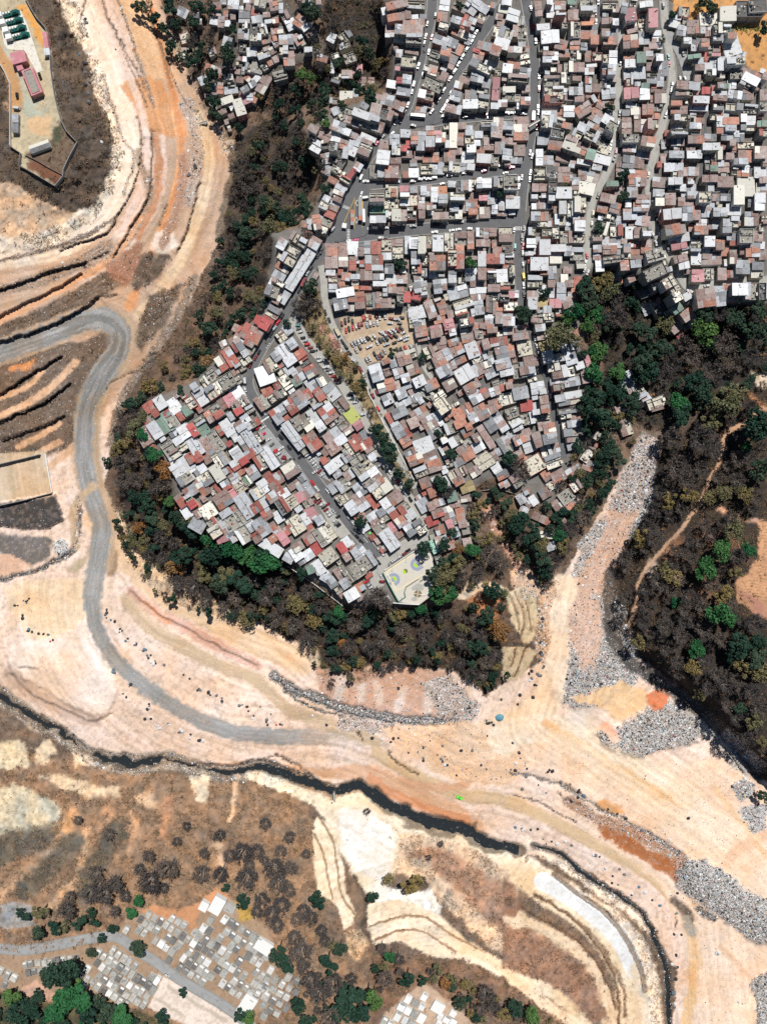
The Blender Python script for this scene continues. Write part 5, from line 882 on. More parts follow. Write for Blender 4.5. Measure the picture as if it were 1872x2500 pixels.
'M4': '70,20,60,50,-33,C 130,75,80,90,-33,W 85,110,80,80,-33,W 160,40,60,60,-33,B 205,40,40,50,-33,B 255,55,40,40,-33,B 125,165,90,60,-33,C 165,230,60,60,-33,Z 145,275,40,40,-33,g 130,240,30,40,-33,B 105,290,60,80,-33,B 165,310,50,50,-33,r 240,230,60,60,-33,B 140,355,70,70,-33,W 205,185,60,60,-33,M 310,130,60,100,-33,N 250,165,60,80,-33,C 260,350,90,90,-33,C 200,350,60,80,-33,R 345,285,100,90,-33,R 195,435,90,70,30,Z 360,200,50,60,-33,B 405,240,50,60,-33,P 440,200,70,90,-33,C 485,175,50,60,-33,g 520,130,60,80,-33,Z 430,110,90,80,-33,B 465,60,50,50,-33,r 410,160,50,60,-33,Z 355,110,50,60,-33,Z 330,60,70,80,-33,C 430,25,50,70,-33,W 560,60,60,110,-33,G 620,50,60,120,-33,z 500,20,60,50,-33,B 475,320,80,150,-33,z 540,330,60,60,-33,B 385,400,70,130,-33,G 455,385,70,90,-33,C 405,340,40,50,-33,B 345,430,50,60,-33,W 375,475,50,60,-33,Z 300,470,70,70,-33,C 340,510,70,50,-20,P 465,490,70,100,-33,G 415,510,50,40,-33,C 540,505,50,60,-33,B 570,445,80,110,-33,Z 510,440,50,60,-33,Z 600,370,60,60,-33,B 635,440,40,50,-33,B 585,205,70,80,-33,W 655,220,60,90,-33,B 620,150,60,60,-33,B 680,150,70,70,-33,B 735,110,90,90,-33,C 825,230,75,100,-33,Z 700,250,60,50,-33,W 630,270,60,60,-33,R 580,305,60,60,-33,W 545,245,70,70,-33,C 690,320,60,100,-33,D 665,385,50,70,-33,W 740,300,70,70,-33,C 790,270,50,60,-33,P 620,560,150,60,32,W 695,510,50,80,-33,P 660,470,50,50,-33,Z 725,625,60,50,30,Z 770,600,60,80,-33,W 725,460,50,50,-33,B 770,430,90,110,-33,C 840,510,60,70,-33,B 890,565,60,80,-33,r 840,605,60,60,-33,Z 780,560,60,50,-33,R 860,370,60,90,-33,P 905,405,50,50,-33,Z 820,400,50,70,-33,W 850,450,40,40,-33,B 920,500,70,110,-33,C 905,680,50,80,-33,W 855,690,50,50,-20,E 935,740,50,40,30,Z',
'M5': '325,25,50,70,-35,B 240,70,80,120,-35,C 160,110,80,60,-35,W 75,105,40,40,-35,B 130,30,80,70,-35,R 205,85,50,60,-35,Z 110,150,50,60,-35,W 145,175,50,60,-35,Z 220,185,65,60,-35,Z 285,170,60,110,-35,C 320,225,60,60,-35,G 365,180,60,70,-35,W 390,215,50,60,-35,R 430,250,60,80,-35,N 350,250,60,60,-35,W 285,270,70,80,-35,Z 390,295,60,60,-35,C 360,340,50,90,-35,B 285,345,70,110,-35,Z 235,380,60,80,-35,M 180,325,70,60,-35,C 135,260,70,60,-35,Z 190,250,80,70,-35,G 490,320,80,70,-35,R 430,355,50,60,-35,W 540,385,70,60,-35,G 575,420,60,60,-38,W 480,420,50,90,-35,B 420,420,60,80,-35,C 370,440,80,80,-35,M 395,490,80,70,-35,G 455,565,75,130,-35,z 475,490,50,60,-35,P 520,460,60,60,-35,R 570,500,60,90,-35,Z 630,490,60,90,-35,C 40,450,50,60,-35,Z 95,520,70,110,-35,C 205,580,50,60,-35,W 180,615,45,70,-35,r 235,600,40,50,-35,R 275,635,80,70,-35,Z 320,690,100,100,-35,G 270,740,70,90,-35,G 225,770,60,90,-35,G 100,660,100,90,-35,p 40,725,60,80,-35,W 170,760,60,80,-35,C 195,820,50,60,-35,Z 90,780,50,60,-35,Z 120,815,50,60,-35,Z 160,850,50,50,-35,G 205,665,40,50,-35,R 235,885,80,65,-30,W 280,900,40,40,-30,R 285,840,50,50,-30,R 660,30,100,60,-25,W 610,45,50,50,-22,R 605,100,90,60,-22,R 680,85,90,60,-22,R 565,75,40,40,-22,Z 635,170,80,60,-22,G 715,135,80,70,-18,R 660,235,60,60,-22,R 700,285,50,70,-22,Q 720,225,40,50,-22,Z 840,205,70,100,-30,C 850,225,50,50,-30,R 905,260,80,60,-20,Y 650,365,65,80,-30,Z 695,370,40,50,-20,R 740,340,60,60,-20,R 815,315,60,60,-15,E 830,360,70,40,-12,R 735,410,70,50,-20,B 785,410,80,70,-22,M 700,455,70,60,-22,r 800,465,40,70,-22,P 745,510,50,50,-22,R 740,575,40,60,-20,R 770,565,40,50,-20,Z 805,580,50,80,-20,R 712,605,40,80,-25,m 740,685,40,50,-15,G 895,320,60,50,-10,R 865,420,50,80,-10,R 895,500,50,70,-12,G 880,475,50,40,-10,R 905,580,50,50,-12,R',
'M6': '355,195,50,50,-35,W 395,235,70,50,-25,R 425,285,50,40,-30,R 390,295,30,30,-30,R 475,270,60,80,-35,G 650,240,50,60,-35,R 720,245,80,70,-30,R 805,215,90,50,-30,R 680,300,50,45,-30,C 820,300,60,60,-35,C 765,365,80,70,-35,C 715,410,60,60,-35,R 785,405,50,110,40,R 505,375,50,60,-30,Z 535,330,40,40,-30,R 575,385,40,60,-35,W 550,405,40,40,-35,R 520,440,50,40,20,R 620,490,110,45,25,R 650,585,80,40,10,C 680,650,60,50,-20,Z 645,340,70,60,-30,R 740,510,50,40,-30,R 885,125,50,80,35,C 900,185,80,60,20,R 930,60,40,60,35,R 945,10,30,50,30,C'}
KIND = {'R': ('tin', ['rust_brown', 'rust_mauve', 'rust_brown', 'rust_grey', 'rust_orange']), 'B': ('tin', ['rust_red', 'rust_red', 'rust_brown']), 'Q': ('tin', ['rust_orange']), 'Z': ('zinc', ['zinc', 'zinc_pale', 'zinc', 'zinc_dark']), 'z': ('zinc', ['zinc_pale', 'zinc']),
        'W': ('zinc', ['white_sheet']), 'N': ('zinc', ['cream_sheet']), 'P': ('painted', ['pink_sheet']), 'r': ('painted', ['red_sheet']), 'E': ('painted', ['green_sheet']), 'O': ('painted', ['orange_sheet']), 'L': ('painted', ['lime_sheet']), 'm': ('painted', ['mint_sheet']), 'Y': ('painted', ['ochre_sheet']),
        'M': ('tin', ['rust_brown', 'zinc', 'rust_mauve', 'zinc_pale', 'cream_sheet']), 'C': ('flat', ['slab_cream', 'slab_cream', 'slab_pale', 'slab_grey']), 'G': ('flat', ['slab_grey']), 'D': ('flat', ['slab_dark']), 'g': ('flat', ['slab_green']), 'p': ('flat', ['slab_cream'])}
rnd = random.Random(7)
H = []                 # px, py, w px, d px, turn, code, traced?
for fr, s in ROOFS.items():
    ox, oy, k_ = FR[fr]
    for t in s.split():
        a = t.split(','); H.append([ox + float(a[0]) * k_, oy + float(a[1]) * k_, float(a[2]) * k_, float(a[3]) * k_, float(a[4]), a[5], True])
# occupancy raster
OS = 2.0; ONX, ONY = int(1980 / OS), int(1500 / OS)
occ = np.zeros((ONY, ONX), np.int32); OXX, OYY = np.meshgrid((np.arange(ONX) + .5) * OS - 60, (np.arange(ONY) + .5) * OS - 40)
def cells(px, py, w, d, ang, grow=0):
    r = math.hypot(w, d) / 2 + 4; i0 = max(0, int((px + 60 - r) / OS)); i1 = min(ONX, int((px + 60 + r) / OS) + 1); j0 = max(0, int((py + 40 - r) / OS)); j1 = min(ONY, int((py + 40 + r) / OS) + 1)
    if i1 <= i0 or j1 <= j0: return None
    c, s = math.cos(math.radians(ang)), math.sin(math.radians(ang)); X = OXX[j0:j1, i0:i1] - px; Y = OYY[j0:j1, i0:i1] - py
    m = (abs(X * c + Y * s) < w / 2 + grow) & (abs(-X * s + Y * c) < d / 2 + grow)
    return (slice(j0, j1), slice(i0, i1)), m
blocked = np.zeros((ONY, ONX), bool)
for P, w_, a_, b_ in STREETS:
    Pn = P[::2] + [P[-1]]
    xs = [p[0] for p in Pn]; ys = [p[1] for p in Pn]
    i0 = max(0, int((min(xs) + 60 - 30) / OS)); i1 = min(ONX, int((max(xs) + 60 + 30) / OS)); j0 = max(0, int((min(ys) + 40 - 30) / OS)); j1 = min(ONY, int((max(ys) + 40 + 30) / OS))
    if i1 <= i0 or j1 <= j0: continue
    d_, _ = dline(OXX[j0:j1, i0:i1], OYY[j0:j1, i0:i1], Pn); blocked[j0:j1, i0:i1] |= d_ < w_ / 2 + 2.5
for fr, s in (('T11', '270 250 400 180 430 330 520 520 600 640 700 760 760 930 830 1080 920 1260 1040 1470 1000 1580 900 1420 790 1240 740 1080 680 960 590 830 500 720 400 600 320 480'), ('T11', '540 380 700 365 980 360 1045 560 960 650 690 715 610 620 550 500'),
              ('T12', '740 480 840 300 1000 230 1110 120 1170 330 1170 540 1070 610 880 600'), ('T10', '690 1060 740 1090 740 1510 470 1570'), ('T10', '860 850 930 750 1140 740 1240 770 1000 840'), ('T20', '1000 180 1060 240 1170 530 1040 510 1000 330'),
              ('M5', '20 330 70 330 160 440 230 530 170 560 110 490'), ('M5', '-10 60 30 60 110 180 110 230 60 200 0 120'), ('M1', '735 670 800 680 930 850 880 880 800 790'), ('T20', '1040 -60 1740 -60 1740 480 1520 410 1440 160 1210 120')):
    blocked |= inside(OXX, OYY, fl(fr, s))
vill = inside(OXX, OYY, fl('O', '830 0 1656 0 1656 650 1490 655 1445 632 1425 590 1300 560 1270 590 1245 640 1250 740 1250 830 1245 960 1220 1000 1180 1010 1080 1000 1010 1040 1000 1150 950 1185 880 1200 740 1295 600 1185 480 1160 420 1125 380 1075 375 1010 310 940 320 870 410 835 470 775 560 690 590 610 600 510 660 495 700 400 695 330 672 310 665 280 720 245 850 190 850 100')) | inside(OXX, OYY, fl('K1', '480 30 700 -30 1200 -30 1340 150 1540 260 1480 480 1200 560 1060 720 960 900 780 1100 560 1080 440 900 620 760 760 600 720 300 500 230'))
H.sort(key=lambda h: -h[2] * h[3])
for i, h in enumerate(H):
    q = cells(*h[:5])
    if q: 
        sl, m = q; occ[sl][m] = i + 1
NT = len(H)
# fill what is left between the traced roofs with small yards' roofs turned like their neighbours
HX = np.array([h[0] for h in H]); HY = np.array([h[1] for h in H])
free = vill & ~blocked & (occ == 0)
cand = np.argwhere(free); rs = np.random.RandomState(3); rs.shuffle(cand)
sizes = [(26, 30), (20, 24), (16, 20), (12, 15)]
for si, (w0, d0) in enumerate(sizes):
    tries = 0
    for j, i in cand[:: 1 if si < 2 else 2]:
        if occ[j, i] or blocked[j, i]: continue
        px, py = OXX[j, i], OYY[j, i]; tries += 1
        if tries > 2600: break
        n = int(np.argmin((HX - px) ** 2 + (HY - py) ** 2)); ang = H[n][4] + rs.uniform(-3, 3)
        w_ = w0 * rs.uniform(.8, 1.15); dd = d0 * rs.uniform(.8, 1.15)
        if rs.rand() < .5: w_, dd = dd, w_
        q = cells(px, py, w_, dd, ang)
        if q is None: continue
        sl, m = q
        if m.sum() == 0 or rs.rand() < .25: continue
        if ((occ[sl] != 0) | blocked[sl] | ~vill[sl])[m].mean() > .12: continue
        code = rs.choice(list('RRRRRZZZWCCCCGGDMB')) if py < 900 or px > 1100 else rs.choice(list('BBRZZWCCCGGM'))
        H.append([px, py, w_ * 1.05, dd * 1.05, ang, code, False]); occ[sl][m] = len(H)
print('houses', NT, 'traced', len(H), 'in all')

def storeys(px, py, area):
    r = rnd.random()
    if px < 800 and py < 430: h = 2.7 if r < .6 else 4.6 if r < .9 else 6.5
    elif px > 1180 and py < 760: h = 3.2 if r < .3 else 5.8 if r < .75 else 8.4
    elif py < 780: h = 3.0 if r < .4 else 5.6 if r < .85 else 8.0
    elif px > 1120 and py > 1080: h = 2.6 if r < .8 else 4.4
    elif px > 1060: h = 3.0 if r < .5 else 5.2 if r < .9 else 7.6
    else: h = 2.9 if r < .55 else 5.0 if r < .93 else 6.8
    return h * rnd.uniform(1.02, 1.28)
WALLS = ['block_wall'] * 6 + ['cream_wall'] * 3 + ['white_wall'] * 2 + ['pink_wall']
def slab_part(x0, x1, y0, y1, z, sx, sy, th=.07):
    f = lambda x, y: z + (x - (x0 + x1) / 2) * sx + (y - (y0 + y1) / 2) * sy
    V = [(x0, y0, f(x0, y0) - th), (x1, y0, f(x1, y0) - th), (x1, y1, f(x1, y1) - th), (x0, y1, f(x0, y1) - th), (x0, y0, f(x0, y0)), (x1, y0, f(x1, y0)), (x1, y1, f(x1, y1)), (x0, y1, f(x0, y1))]
    return V, [(0, 3, 2, 1), (4, 5, 6, 7), (0, 1, 5, 4), (1, 2, 6, 5), (2, 3, 7, 6), (3, 0, 4, 7)]
def walls_part(w, d, zb, h):
    x, y = w / 2, d / 2; V = [(-x, -y, -zb), (x, -y, -zb), (x, y, -zb), (-x, y, -zb), (-x, -y, h), (x, -y, h), (x, y, h), (-x, y, h)]
    return V, [(0, 1, 5, 4), (1, 2, 6, 5), (2, 3, 7, 6), (3, 0, 4, 7)]
def parapet_part(w, d, zb, h, ph, t=.18):
    x, y = w / 2, d / 2; V = []
    for (a, b, z) in ((x, y, -zb), (x, y, h + ph), (x - t, y - t, h + ph), (x - t, y - t, h - .05)):
        V += [(-a, -b, z), (a, -b, z), (a, b, z), (-a, b, z)]
    F = []
    for k in range(3):
        for i in range(4): j = (i + 1) % 4; F.append((k * 4 + i, k * 4 + j, k * 4 + 4 + j, k * 4 + 4 + i))
    return V, F
def splits(w, d, n):
    R = [(-w / 2, w / 2, -d / 2, d / 2)]
    while len(R) < n:
        R.sort(key=lambda r: -(r[1] - r[0]) * (r[3] - r[2])); x0, x1, y0, y1 = R.pop(0); t = rnd.uniform(.3, .7)
        if (x1 - x0) > (y1 - y0): m = x0 + (x1 - x0) * t; R += [(x0, m, y0, y1), (m, x1, y0, y1)]
        else: m = y0 + (y1 - y0) * t; R += [(x0, x1, y0, m), (x0, x1, m, y1)]
    return R
def house_parts(h, hgt, zb, mp):
    """list of (part name, verts, faces, material, tint) in the house's own axes, roof deck at height hgt"""
    code = h[5]; kind, mats = KIND[code]; w, d = h[2] * mp, h[3] * mp; area = w * d; out = []
    wm = rnd.choice(WALLS); tint = lambda: rnd.uniform(.15, .85)
    if kind != 'flat':
        out.append(('wall', *walls_part(w - .3, d - .3, zb, hgt - .12), wm, tint()))
        n = 1 if area < 10 or code in 'zNLmO' else rnd.choice([1, 2, 3, 3]) if area < 45 else rnd.choice([3, 3, 4, 4]) if code not in 'WPr' else rnd.choice([1, 2, 2])
        if area > 110 and code in 'RBZM': n = rnd.choice([4, 5])
        ax = rnd.random() < .5; base = tint()
        for k, (x0, x1, y0, y1) in enumerate(splits(w, d, n)):
            m = rnd.choice(mats)
            if code in 'RBQ' and k and rnd.random() < .3: m = rnd.choice(['zinc', 'zinc_pale', 'rust_grey', 'zinc_dark', 'rust_orange', 'cream_sheet'])
            if code in 'ZW' and k and rnd.random() < .22: m = rnd.choice(['zinc', 'rust_grey', 'zinc_pale', 'rust_mauve'])
            ov = .16; sl = rnd.uniform(.02, .09) * rnd.choice([-1, 1]); sx, sy = (sl, 0) if ax else (0, sl)
            z = hgt + (.0 if k == 0 else rnd.uniform(.08, .55)) + .012 * k
            V, F = slab_part(x0 - ov, x1 + ov, y0 - ov, y1 + ov, z, sx, sy)
            out.append(('roof', V, F, m, min(1, max(0, base + rnd.uniform(-.28, .28)))))
        if area > 60 and code == 'z':      # skylight strips along the ridge of the long sheds
            V, F = slab_part(-.25, .25, -d * .46, d * .46, hgt + .22, 0, 0, .1); out.append(('ridge_strip', V, F, 'zinc_dark', .4))
    else:
        ph = rnd.choice([.5, .9, 1.0]) if area > 12 else .25
        out.append(('wall', *parapet_part(w, d, zb, hgt, ph), wm, tint()))
        V, F = slab_part(-w / 2 + .17, w / 2 - .17, -d / 2 + .17, d / 2 - .17, hgt, 0, 0, .12); out.append(('roof', V, F, rnd.choice(mats), tint()))
        if area > 26:
            r = rnd.random()
            if r < .62:       # a lean-to over part of the terrace
                f = rnd.uniform(.28, .55); m = rnd.choice(['white_sheet', 'zinc', 'zinc_pale', 'rust_brown', 'rust_mauve', 'zinc_dark', 'cream_sheet', 'rust_red'])
                if rnd.random() < .5: b = (-w / 2 + .05, w / 2 - .05, d / 2 - d * f, d / 2 - .05) if rnd.random() < .5 else (-w / 2 + .05, w / 2 - .05, -d / 2 + .05, -d / 2 + d * f)
                else: b = (-w / 2 + .05, -w / 2 + w * f, -d / 2 + .05, d / 2 - .05) if rnd.random() < .5 else (w / 2 - w * f, w / 2 - .05, -d / 2 + .05, d / 2 - .05)
                hz = hgt + rnd.uniform(1.9, 2.5); V, F = slab_part(*b, hz, rnd.uniform(-.06, .06), rnd.uniform(-.06, .06)); out.append(('canopy', V, F, m, tint()))
                V, F = boxvf(b[0] + .15, b[1] - .15, b[2] + .15, b[3] - .15, hgt - .05, hz - .35); out.append(('upper_room', V, F, rnd.choice(WALLS), tint()))
            if r > .4 or area > 60:
                s_ = rnd.choice([-1, 1]); x = s_ * (w / 2 - 1.35); y = rnd.uniform(-.35, .35) * d; V, F = boxvf(x - 1.1, x + 1.1, y - 1.3, y + 1.3, hgt - .05, hgt + 2.05); out.append(('stair_hut', V, F, rnd.choice(['slab_grey', 'slab_pale', 'slab_cream', 'block_wall']), tint()))
            for q in range(rnd.choice([0, 1, 1, 2])):
                x, y = rnd.uniform(-.38, .38) * w, rnd.uniform(-.38, .38) * d; V, F = cylvf(.62, hgt + .02, hgt + 1.35, 9, x, y, .55); out.append(('water_tank', V, F, rnd.choice(['black_tank', 'black_tank', 'pale_tank']), .5))
            if code in 'CG' and rnd.random() < .6:
                for q in range(rnd.choice([1, 2])):      # low walls of an unfinished storey
                    if rnd.random() < .5: x = rnd.uniform(-.3, .3) * w; b = (x - .09, x + .09, -d / 2 + .2, d / 2 - .2)
                    else: y = rnd.uniform(-.3, .3) * d; b = (-w / 2 + .2, w / 2 - .2, y - .09, y + .09)
                    V, F = boxvf(*b, hgt - .02, hgt + rnd.uniform(.7, 1.5)); out.append(('partition_wall', V, F, 'block_wall', tint()))
    return out

pl = []               # placed: dict per house
hmap = np.zeros(len(H) + 1)
occ2 = np.zeros_like(occ)
for i, h in enumerate(H):
    px, py, w_, d_, ang, code, tr = h
    q = cells(*h[:5]); base = 0.; under = 0
    if q:
        sl, m = q; o_ = occ2[sl][m]
        if len(o_):
            v, c = np.unique(o_, return_counts=True); c = c / len(o_); k = np.argmax(c)
            if v[k] and c[k] > .55: under = v[k]
    hg = storeys(px, py, w_ * d_) if tr else rnd.choice([2.3, 2.5, 2.8, 4.2]) * rnd.uniform(.9, 1.1)
    if under: hg = hmap[under] + rnd.choice([.35, .5, 2.2])
    if code == 'z': hg = max(hg, 5.0)
    hmap[i + 1] = hg
    if q: occ2[sl][m] = i + 1
    z0 = float(zat(px, py)); r = max(w_, d_) / 2
    zlo = min(float(zat(px + dx * r, py + dy * r)) for dx, dy in ((1, 0), (-1, 0), (0, 1), (0, -1)))
    pl.append(dict(i=i, h=h, hg=hg, z0=z0, zb=min(12, z0 - zlo + 1.2), kind=KIND[code][0], area=w_ * d_))
AREAS = [('the shanty slope', 560, 150), ('the wooded gully', 870, 190), ('the narrow wedge block', 1080, 130), ('the fork', 900, 340), ('the cross street block', 1130, 350), ('the upper middle block', 1230, 130), ('the bus stop block', 960, 500), ('the garage row block', 1170, 500), ('the long shed', 720, 640),
         ('the sheds block', 850, 620), ('the car park', 940, 800), ('the round tree block', 1140, 640), ('the white roofs row', 1340, 640), ('the northern middle rows', 1400, 120), ('the angled lane', 1420, 330), ('the tall rose roof', 1600, 90), ('the dry field', 1770, 110), ('the steep lane', 1540, 330), ('the concrete street', 1650, 270), ('the north-east rows', 1780, 320),
         ('the ravine bend', 1470, 520), ('the eastern alleys', 1680, 500), ('the eastern edge', 1820, 560), ('the ravine head', 1600, 690), ('the hairpin corner', 600, 840), ('the western tip', 400, 1040), ('the white corner roof', 680, 930), ('the western alleys', 520, 1080), ('the southern wood edge', 560, 1260), ('the spur street', 760, 1050), ('the green strip', 830, 960),
         ('the parking bays', 700, 1200), ('the sports court', 860, 1380), ('the court lane', 930, 1240), ('the stepped lane', 1010, 950), ('the lower lane', 1040, 1160), ('the mint shed', 1080, 1290), ('the terraces', 1160, 850), ('the steep alley', 1220, 980), ('the sinking street', 1310, 1000), ('the ravine strip', 1380, 950), ('the far shacks', 1330, 1210), ('the low shacks', 1200, 1100), ('the isolated gully shacks', 1570, 960)]
AXY = np.array([(a[1], a[2]) for a in AREAS], float)
ORD = lambda n: {1: 'first', 2: 'second', 3: 'third', 4: 'fourth', 5: 'fifth', 6: 'sixth', 7: 'seventh', 8: 'eighth', 9: 'ninth', 10: 'tenth'}.get(n, '%d%s' % (n, 'st' if n % 10 == 1 and n != 11 else 'nd' if n % 10 == 2 and n != 12 else 'rd' if n % 10 == 3 and n != 13 else 'th'))
DESC = {'R': 'rusty brown tin roof', 'B': 'brick-red tin roof', 'Q': 'orange-brown tin roof', 'M': 'patchwork tin roof', 'Z': 'grey zinc roof', 'z': 'long ribbed zinc roof', 'W': 'bright white roof', 'N': 'cream sheet roof', 'P': 'pink painted roof', 'r': 'red painted roof', 'E': 'grey-green roof', 'O': 'orange roof', 'L': 'yellow-green roof', 'm': 'mint green roof', 'Y': 'ochre roof', 'C': 'flat cream terrace roof', 'G': 'flat grey concrete roof', 'D': 'flat dark roof', 'g': 'green painted terrace', 'p': 'flat pinkish terrace'}
NAMES = {'tin': ('rusty_roof_house', 'rusty-roofed house', 'rusty tin-roofed houses'), 'zinc': ('sheet_roof_house', 'sheet-roofed house', 'white and zinc-roofed houses'), 'painted': ('painted_roof_house', 'painted-roof house', 'houses with painted roofs'), 'flat': ('terrace_roof_house', 'terrace-roofed house', 'flat-roofed concrete houses')}
single = set()
for kd in NAMES:
    L_ = sorted([p for p in pl if p['kind'] == kd and -6 < p['h'][0] < 1878 and p['h'][1] > -6], key=lambda p: -p['area'])[:300]
    single |= {p['i'] for p in L_}
cnt = {}
for p in pl:
    if p['i'] in single:
        a = int(np.argmin(((AXY - (p['h'][0], p['h'][1])) ** 2).sum(1))); p['ar'] = a; cnt.setdefault((a, p['h'][5]), []).append(p)
for (a, c), L_ in cnt.items():
    L_.sort(key=lambda p: p['h'][1] + .35 * p['h'][0])
    for n, p in enumerate(L_):
        big = 'small ' if p['area'] < 220 else 'large ' if p['area'] > 900 else ''
        p['label'] = '%s%s house' % (big, DESC[c]) + (' by %s' % AREAS[a][0] if len(L_) == 1 else ', %s such from the top, by %s' % (ORD(n + 1), AREAS[a][0]) if n < len(L_) - 1 else ', lowest such by %s' % AREAS[a][0])
def clutter():
    r = np.random.RandomState(77); V = []; F = []; C = []; pal = [alb(240, 240, 238), alb(205, 202, 196), alb(150, 148, 142), alb(70, 70, 72), alb(50, 50, 54), alb(160, 122, 108), alb(120, 140, 150), alb(176, 170, 150), alb(96, 130, 110), alb(180, 80, 74)]; pw = np.array([.14, .16, .16, .14, .12, .12, .05, .06, .03, .02]); pw /= pw.sum()
    for p in pl:
        h = p['h']; kk = K * (CAM_H - p['z0'] - p['hg']); flat = p['kind'] == 'flat'; w, d = h[2] * kk, h[3] * kk; n = int(w * d * (.12 if flat else .035) * r.uniform(.3, 1.7)); a = -math.radians(h[4]); c, s = math.cos(a), math.sin(a); ox, oy = (h[0] - 936) * kk, (1250 - h[1]) * kk
        for q in range(min(n, 16)):
            x, y = r.uniform(-.44, .44) * w, r.uniform(-.44, .44) * d; sx, sy = r.gamma(2, .2) + .12, r.gamma(2, .16) + .1; hz = r.uniform(.12, .8 if flat else .3); z = p['z0'] + p['hg'] - .05; b = len(V); a2 = r.uniform(-.3, .3) if r.rand() < .7 else r.uniform(0, 3); c2, s2 = math.cos(a2), math.sin(a2)
            for zz_ in (z, z + hz):
                for (ux, uy) in ((-sx, -sy), (sx, -sy), (sx, sy), (-sx, sy)): lx, ly = x + ux * c2 - uy * s2, y + ux * s2 + uy * c2; V.append((ox + lx * c - ly * s, oy + lx * s + ly * c, zz_))
            F += [(b + 4, b + 5, b + 6, b + 7), (b, b + 1, b + 5, b + 4), (b + 1, b + 2, b + 6, b + 5), (b + 2, b + 3, b + 7, b + 6), (b + 3, b, b + 4, b + 7)]; C += [pal[r.choice(len(pal), p=pw)]] * 8
    tagp(big_mesh('rooftop_clutter', np.array(V), np.array(F), 'litter', np.array(C)), 'boxes, boards, drums and washing lying on the roofs', 'clutter', None, 'stuff'); print('clutter', len(F) // 5)
clutter()
SV, SF, SM, ST, SU = [], [], [], [], []; smats = []
pane = mkmesh('window', *boxvf(-.5, .5, -.04, .04, 0, 1.1), 'dark_pane')
for p in pl:
    h = p['h']; px, py = h[0], h[1]; zr = p['z0'] + p['hg']; kk = K * (CAM_H - zr); loc = ((px - 936) * kk, (1250 - py) * kk, p['z0']); rz = -math.radians(h[4])
    parts = house_parts(h, p['hg'], p['zb'], kk)
    if p['i'] in single:
        nm, cat, grp = NAMES[p['kind']]; e = empty(nm, loc, rz); tagp(e, p['label'], cat, grp)
        for (n, V, F, m, t) in parts:
            link(n, mkmesh(n, V, F, m, uv=[(v[0], v[1] + .3 * v[2]) if n in ('roof', 'canopy', 'ridge_strip') else (v[0] + v[1], v[2]) for v in V] if MATS[m].node_tree.nodes.get('UV Map') else None, tint=t), e)
        if p['hg'] > 4.8 and h[6]:
            w, d = h[2] * kk, h[3] * kk
            nw = max(1, int(w / 3.2)); fl_ = [z for z in (1.0, 3.7, 6.3) if z + 1.4 < p['hg']]
            for z in fl_[-2:]:
                for k in range(min(nw, 3)):
                    link('window', pane, e, ((k + .5) / min(nw, 3) * w - w / 2, -d / 2 + (.12 if p['kind'] != 'flat' else -.02), z))
    else:
        c, s = math.cos(rz), math.sin(rz)
        for (n, V, F, m, t) in parts:
            if m not in smats: smats.append(m)
            b = len(SV)
            for v in V: SV.append((loc[0] + v[0] * c - v[1] * s, loc[1] + v[0] * s + v[1] * c, loc[2] + v[2])); SU.append((v[0], v[1])); ST.append(t)
            SF += [tuple(q + b for q in f) for f in F]; SM += [smats.index(m)] * len(F)
if SV: tagp(link('small_outbuildings', mkmesh('small_outbuildings', SV, SF, smats, uv=SU, tint=ST, mi=SM)), 'mass of small lean-to roofs and yards packed between the houses', 'outbuildings', None, 'stuff')
print('houses built', len(single), 'single', round(time.time() - T0, 1), 'objects', len(bpy.data.objects))
# ------------------------------------------------------------------ trees
trs = np.random.RandomState(21)
def prism(p0, p1, r0, r1, n=4):
    p0 = np.array(p0, float); p1 = np.array(p1, float); d = p1 - p0; d = d / (np.linalg.norm(d) + 1e-9); u = np.cross(d, (0, 0, 1) if abs(d[2]) < .9 else (1, 0, 0)); u /= np.linalg.norm(u); v = np.cross(d, u)
    V = []
    for p, r in ((p0, r0), (p1, r1)):
        for k in range(n): a = 2 * math.pi * k / n; V.append(p + r * (u * math.cos(a) + v * math.sin(a)))
    return V, [(k, (k + 1) % n, n + (k + 1) % n, n + k) for k in range(n)]
class MB:
    def __init__(s): s.V = []; s.F = []
    def add(s, V, F): b = len(s.V); s.V += [tuple(v) for v in V]; s.F += [tuple(i + b for i in f) for f in F]
def leafy(seed, lobes, nleaf, flat, leafsize, mat, hgt=1.35):
    """unit tree: crown radius about 1, trunk from 0 up"""
    r = np.random.RandomState(seed); T = MB(); C = MB()
    T.add(*prism((0, 0, -.6), (.03, .02, hgt * .55), .1, .07, 6))
    for L in range(lobes):
        a = 2 * math.pi * (L + r.rand() * .6) / lobes; rr = r.uniform(.3, .86) if L else r.uniform(0, .2); lc = np.array([rr * math.cos(a), rr * math.sin(a), hgt * r.uniform(.72, 1.02) + (.12 if L == 0 else 0)]); lr = r.uniform(.2, .5)
        T.add(*prism((.02, .02, hgt * r.uniform(.3, .55)), lc, .05, .015, 4))
        for k in range(int(nleaf / lobes)):
            d = r.normal(size=3); d[2] = abs(d[2]) * .8 + r.uniform(-.5, .3); d /= np.linalg.norm(d); q = lc + d * lr * np.array([1, 1, flat]) * r.uniform(.55, 1.08)
            n = d * .6 + r.normal(size=3) * .55; n[2] += .5; n /= np.linalg.norm(n); u = np.cross(n, r.normal(size=3)); u /= np.linalg.norm(u); v = np.cross(n, u); s = leafsize * r.uniform(.6, 1.35)
            C.add([q - u * s - v * s * .5, q + u * s - v * s * .5, q + u * s * .7 + v * s * .6, q - u * s * .6 + v * s * .7], [(0, 1, 2, 3)])
    return mkmesh('trunk', T.V, T.F, 'bark'), mkmesh('crown', C.V, C.F, mat)
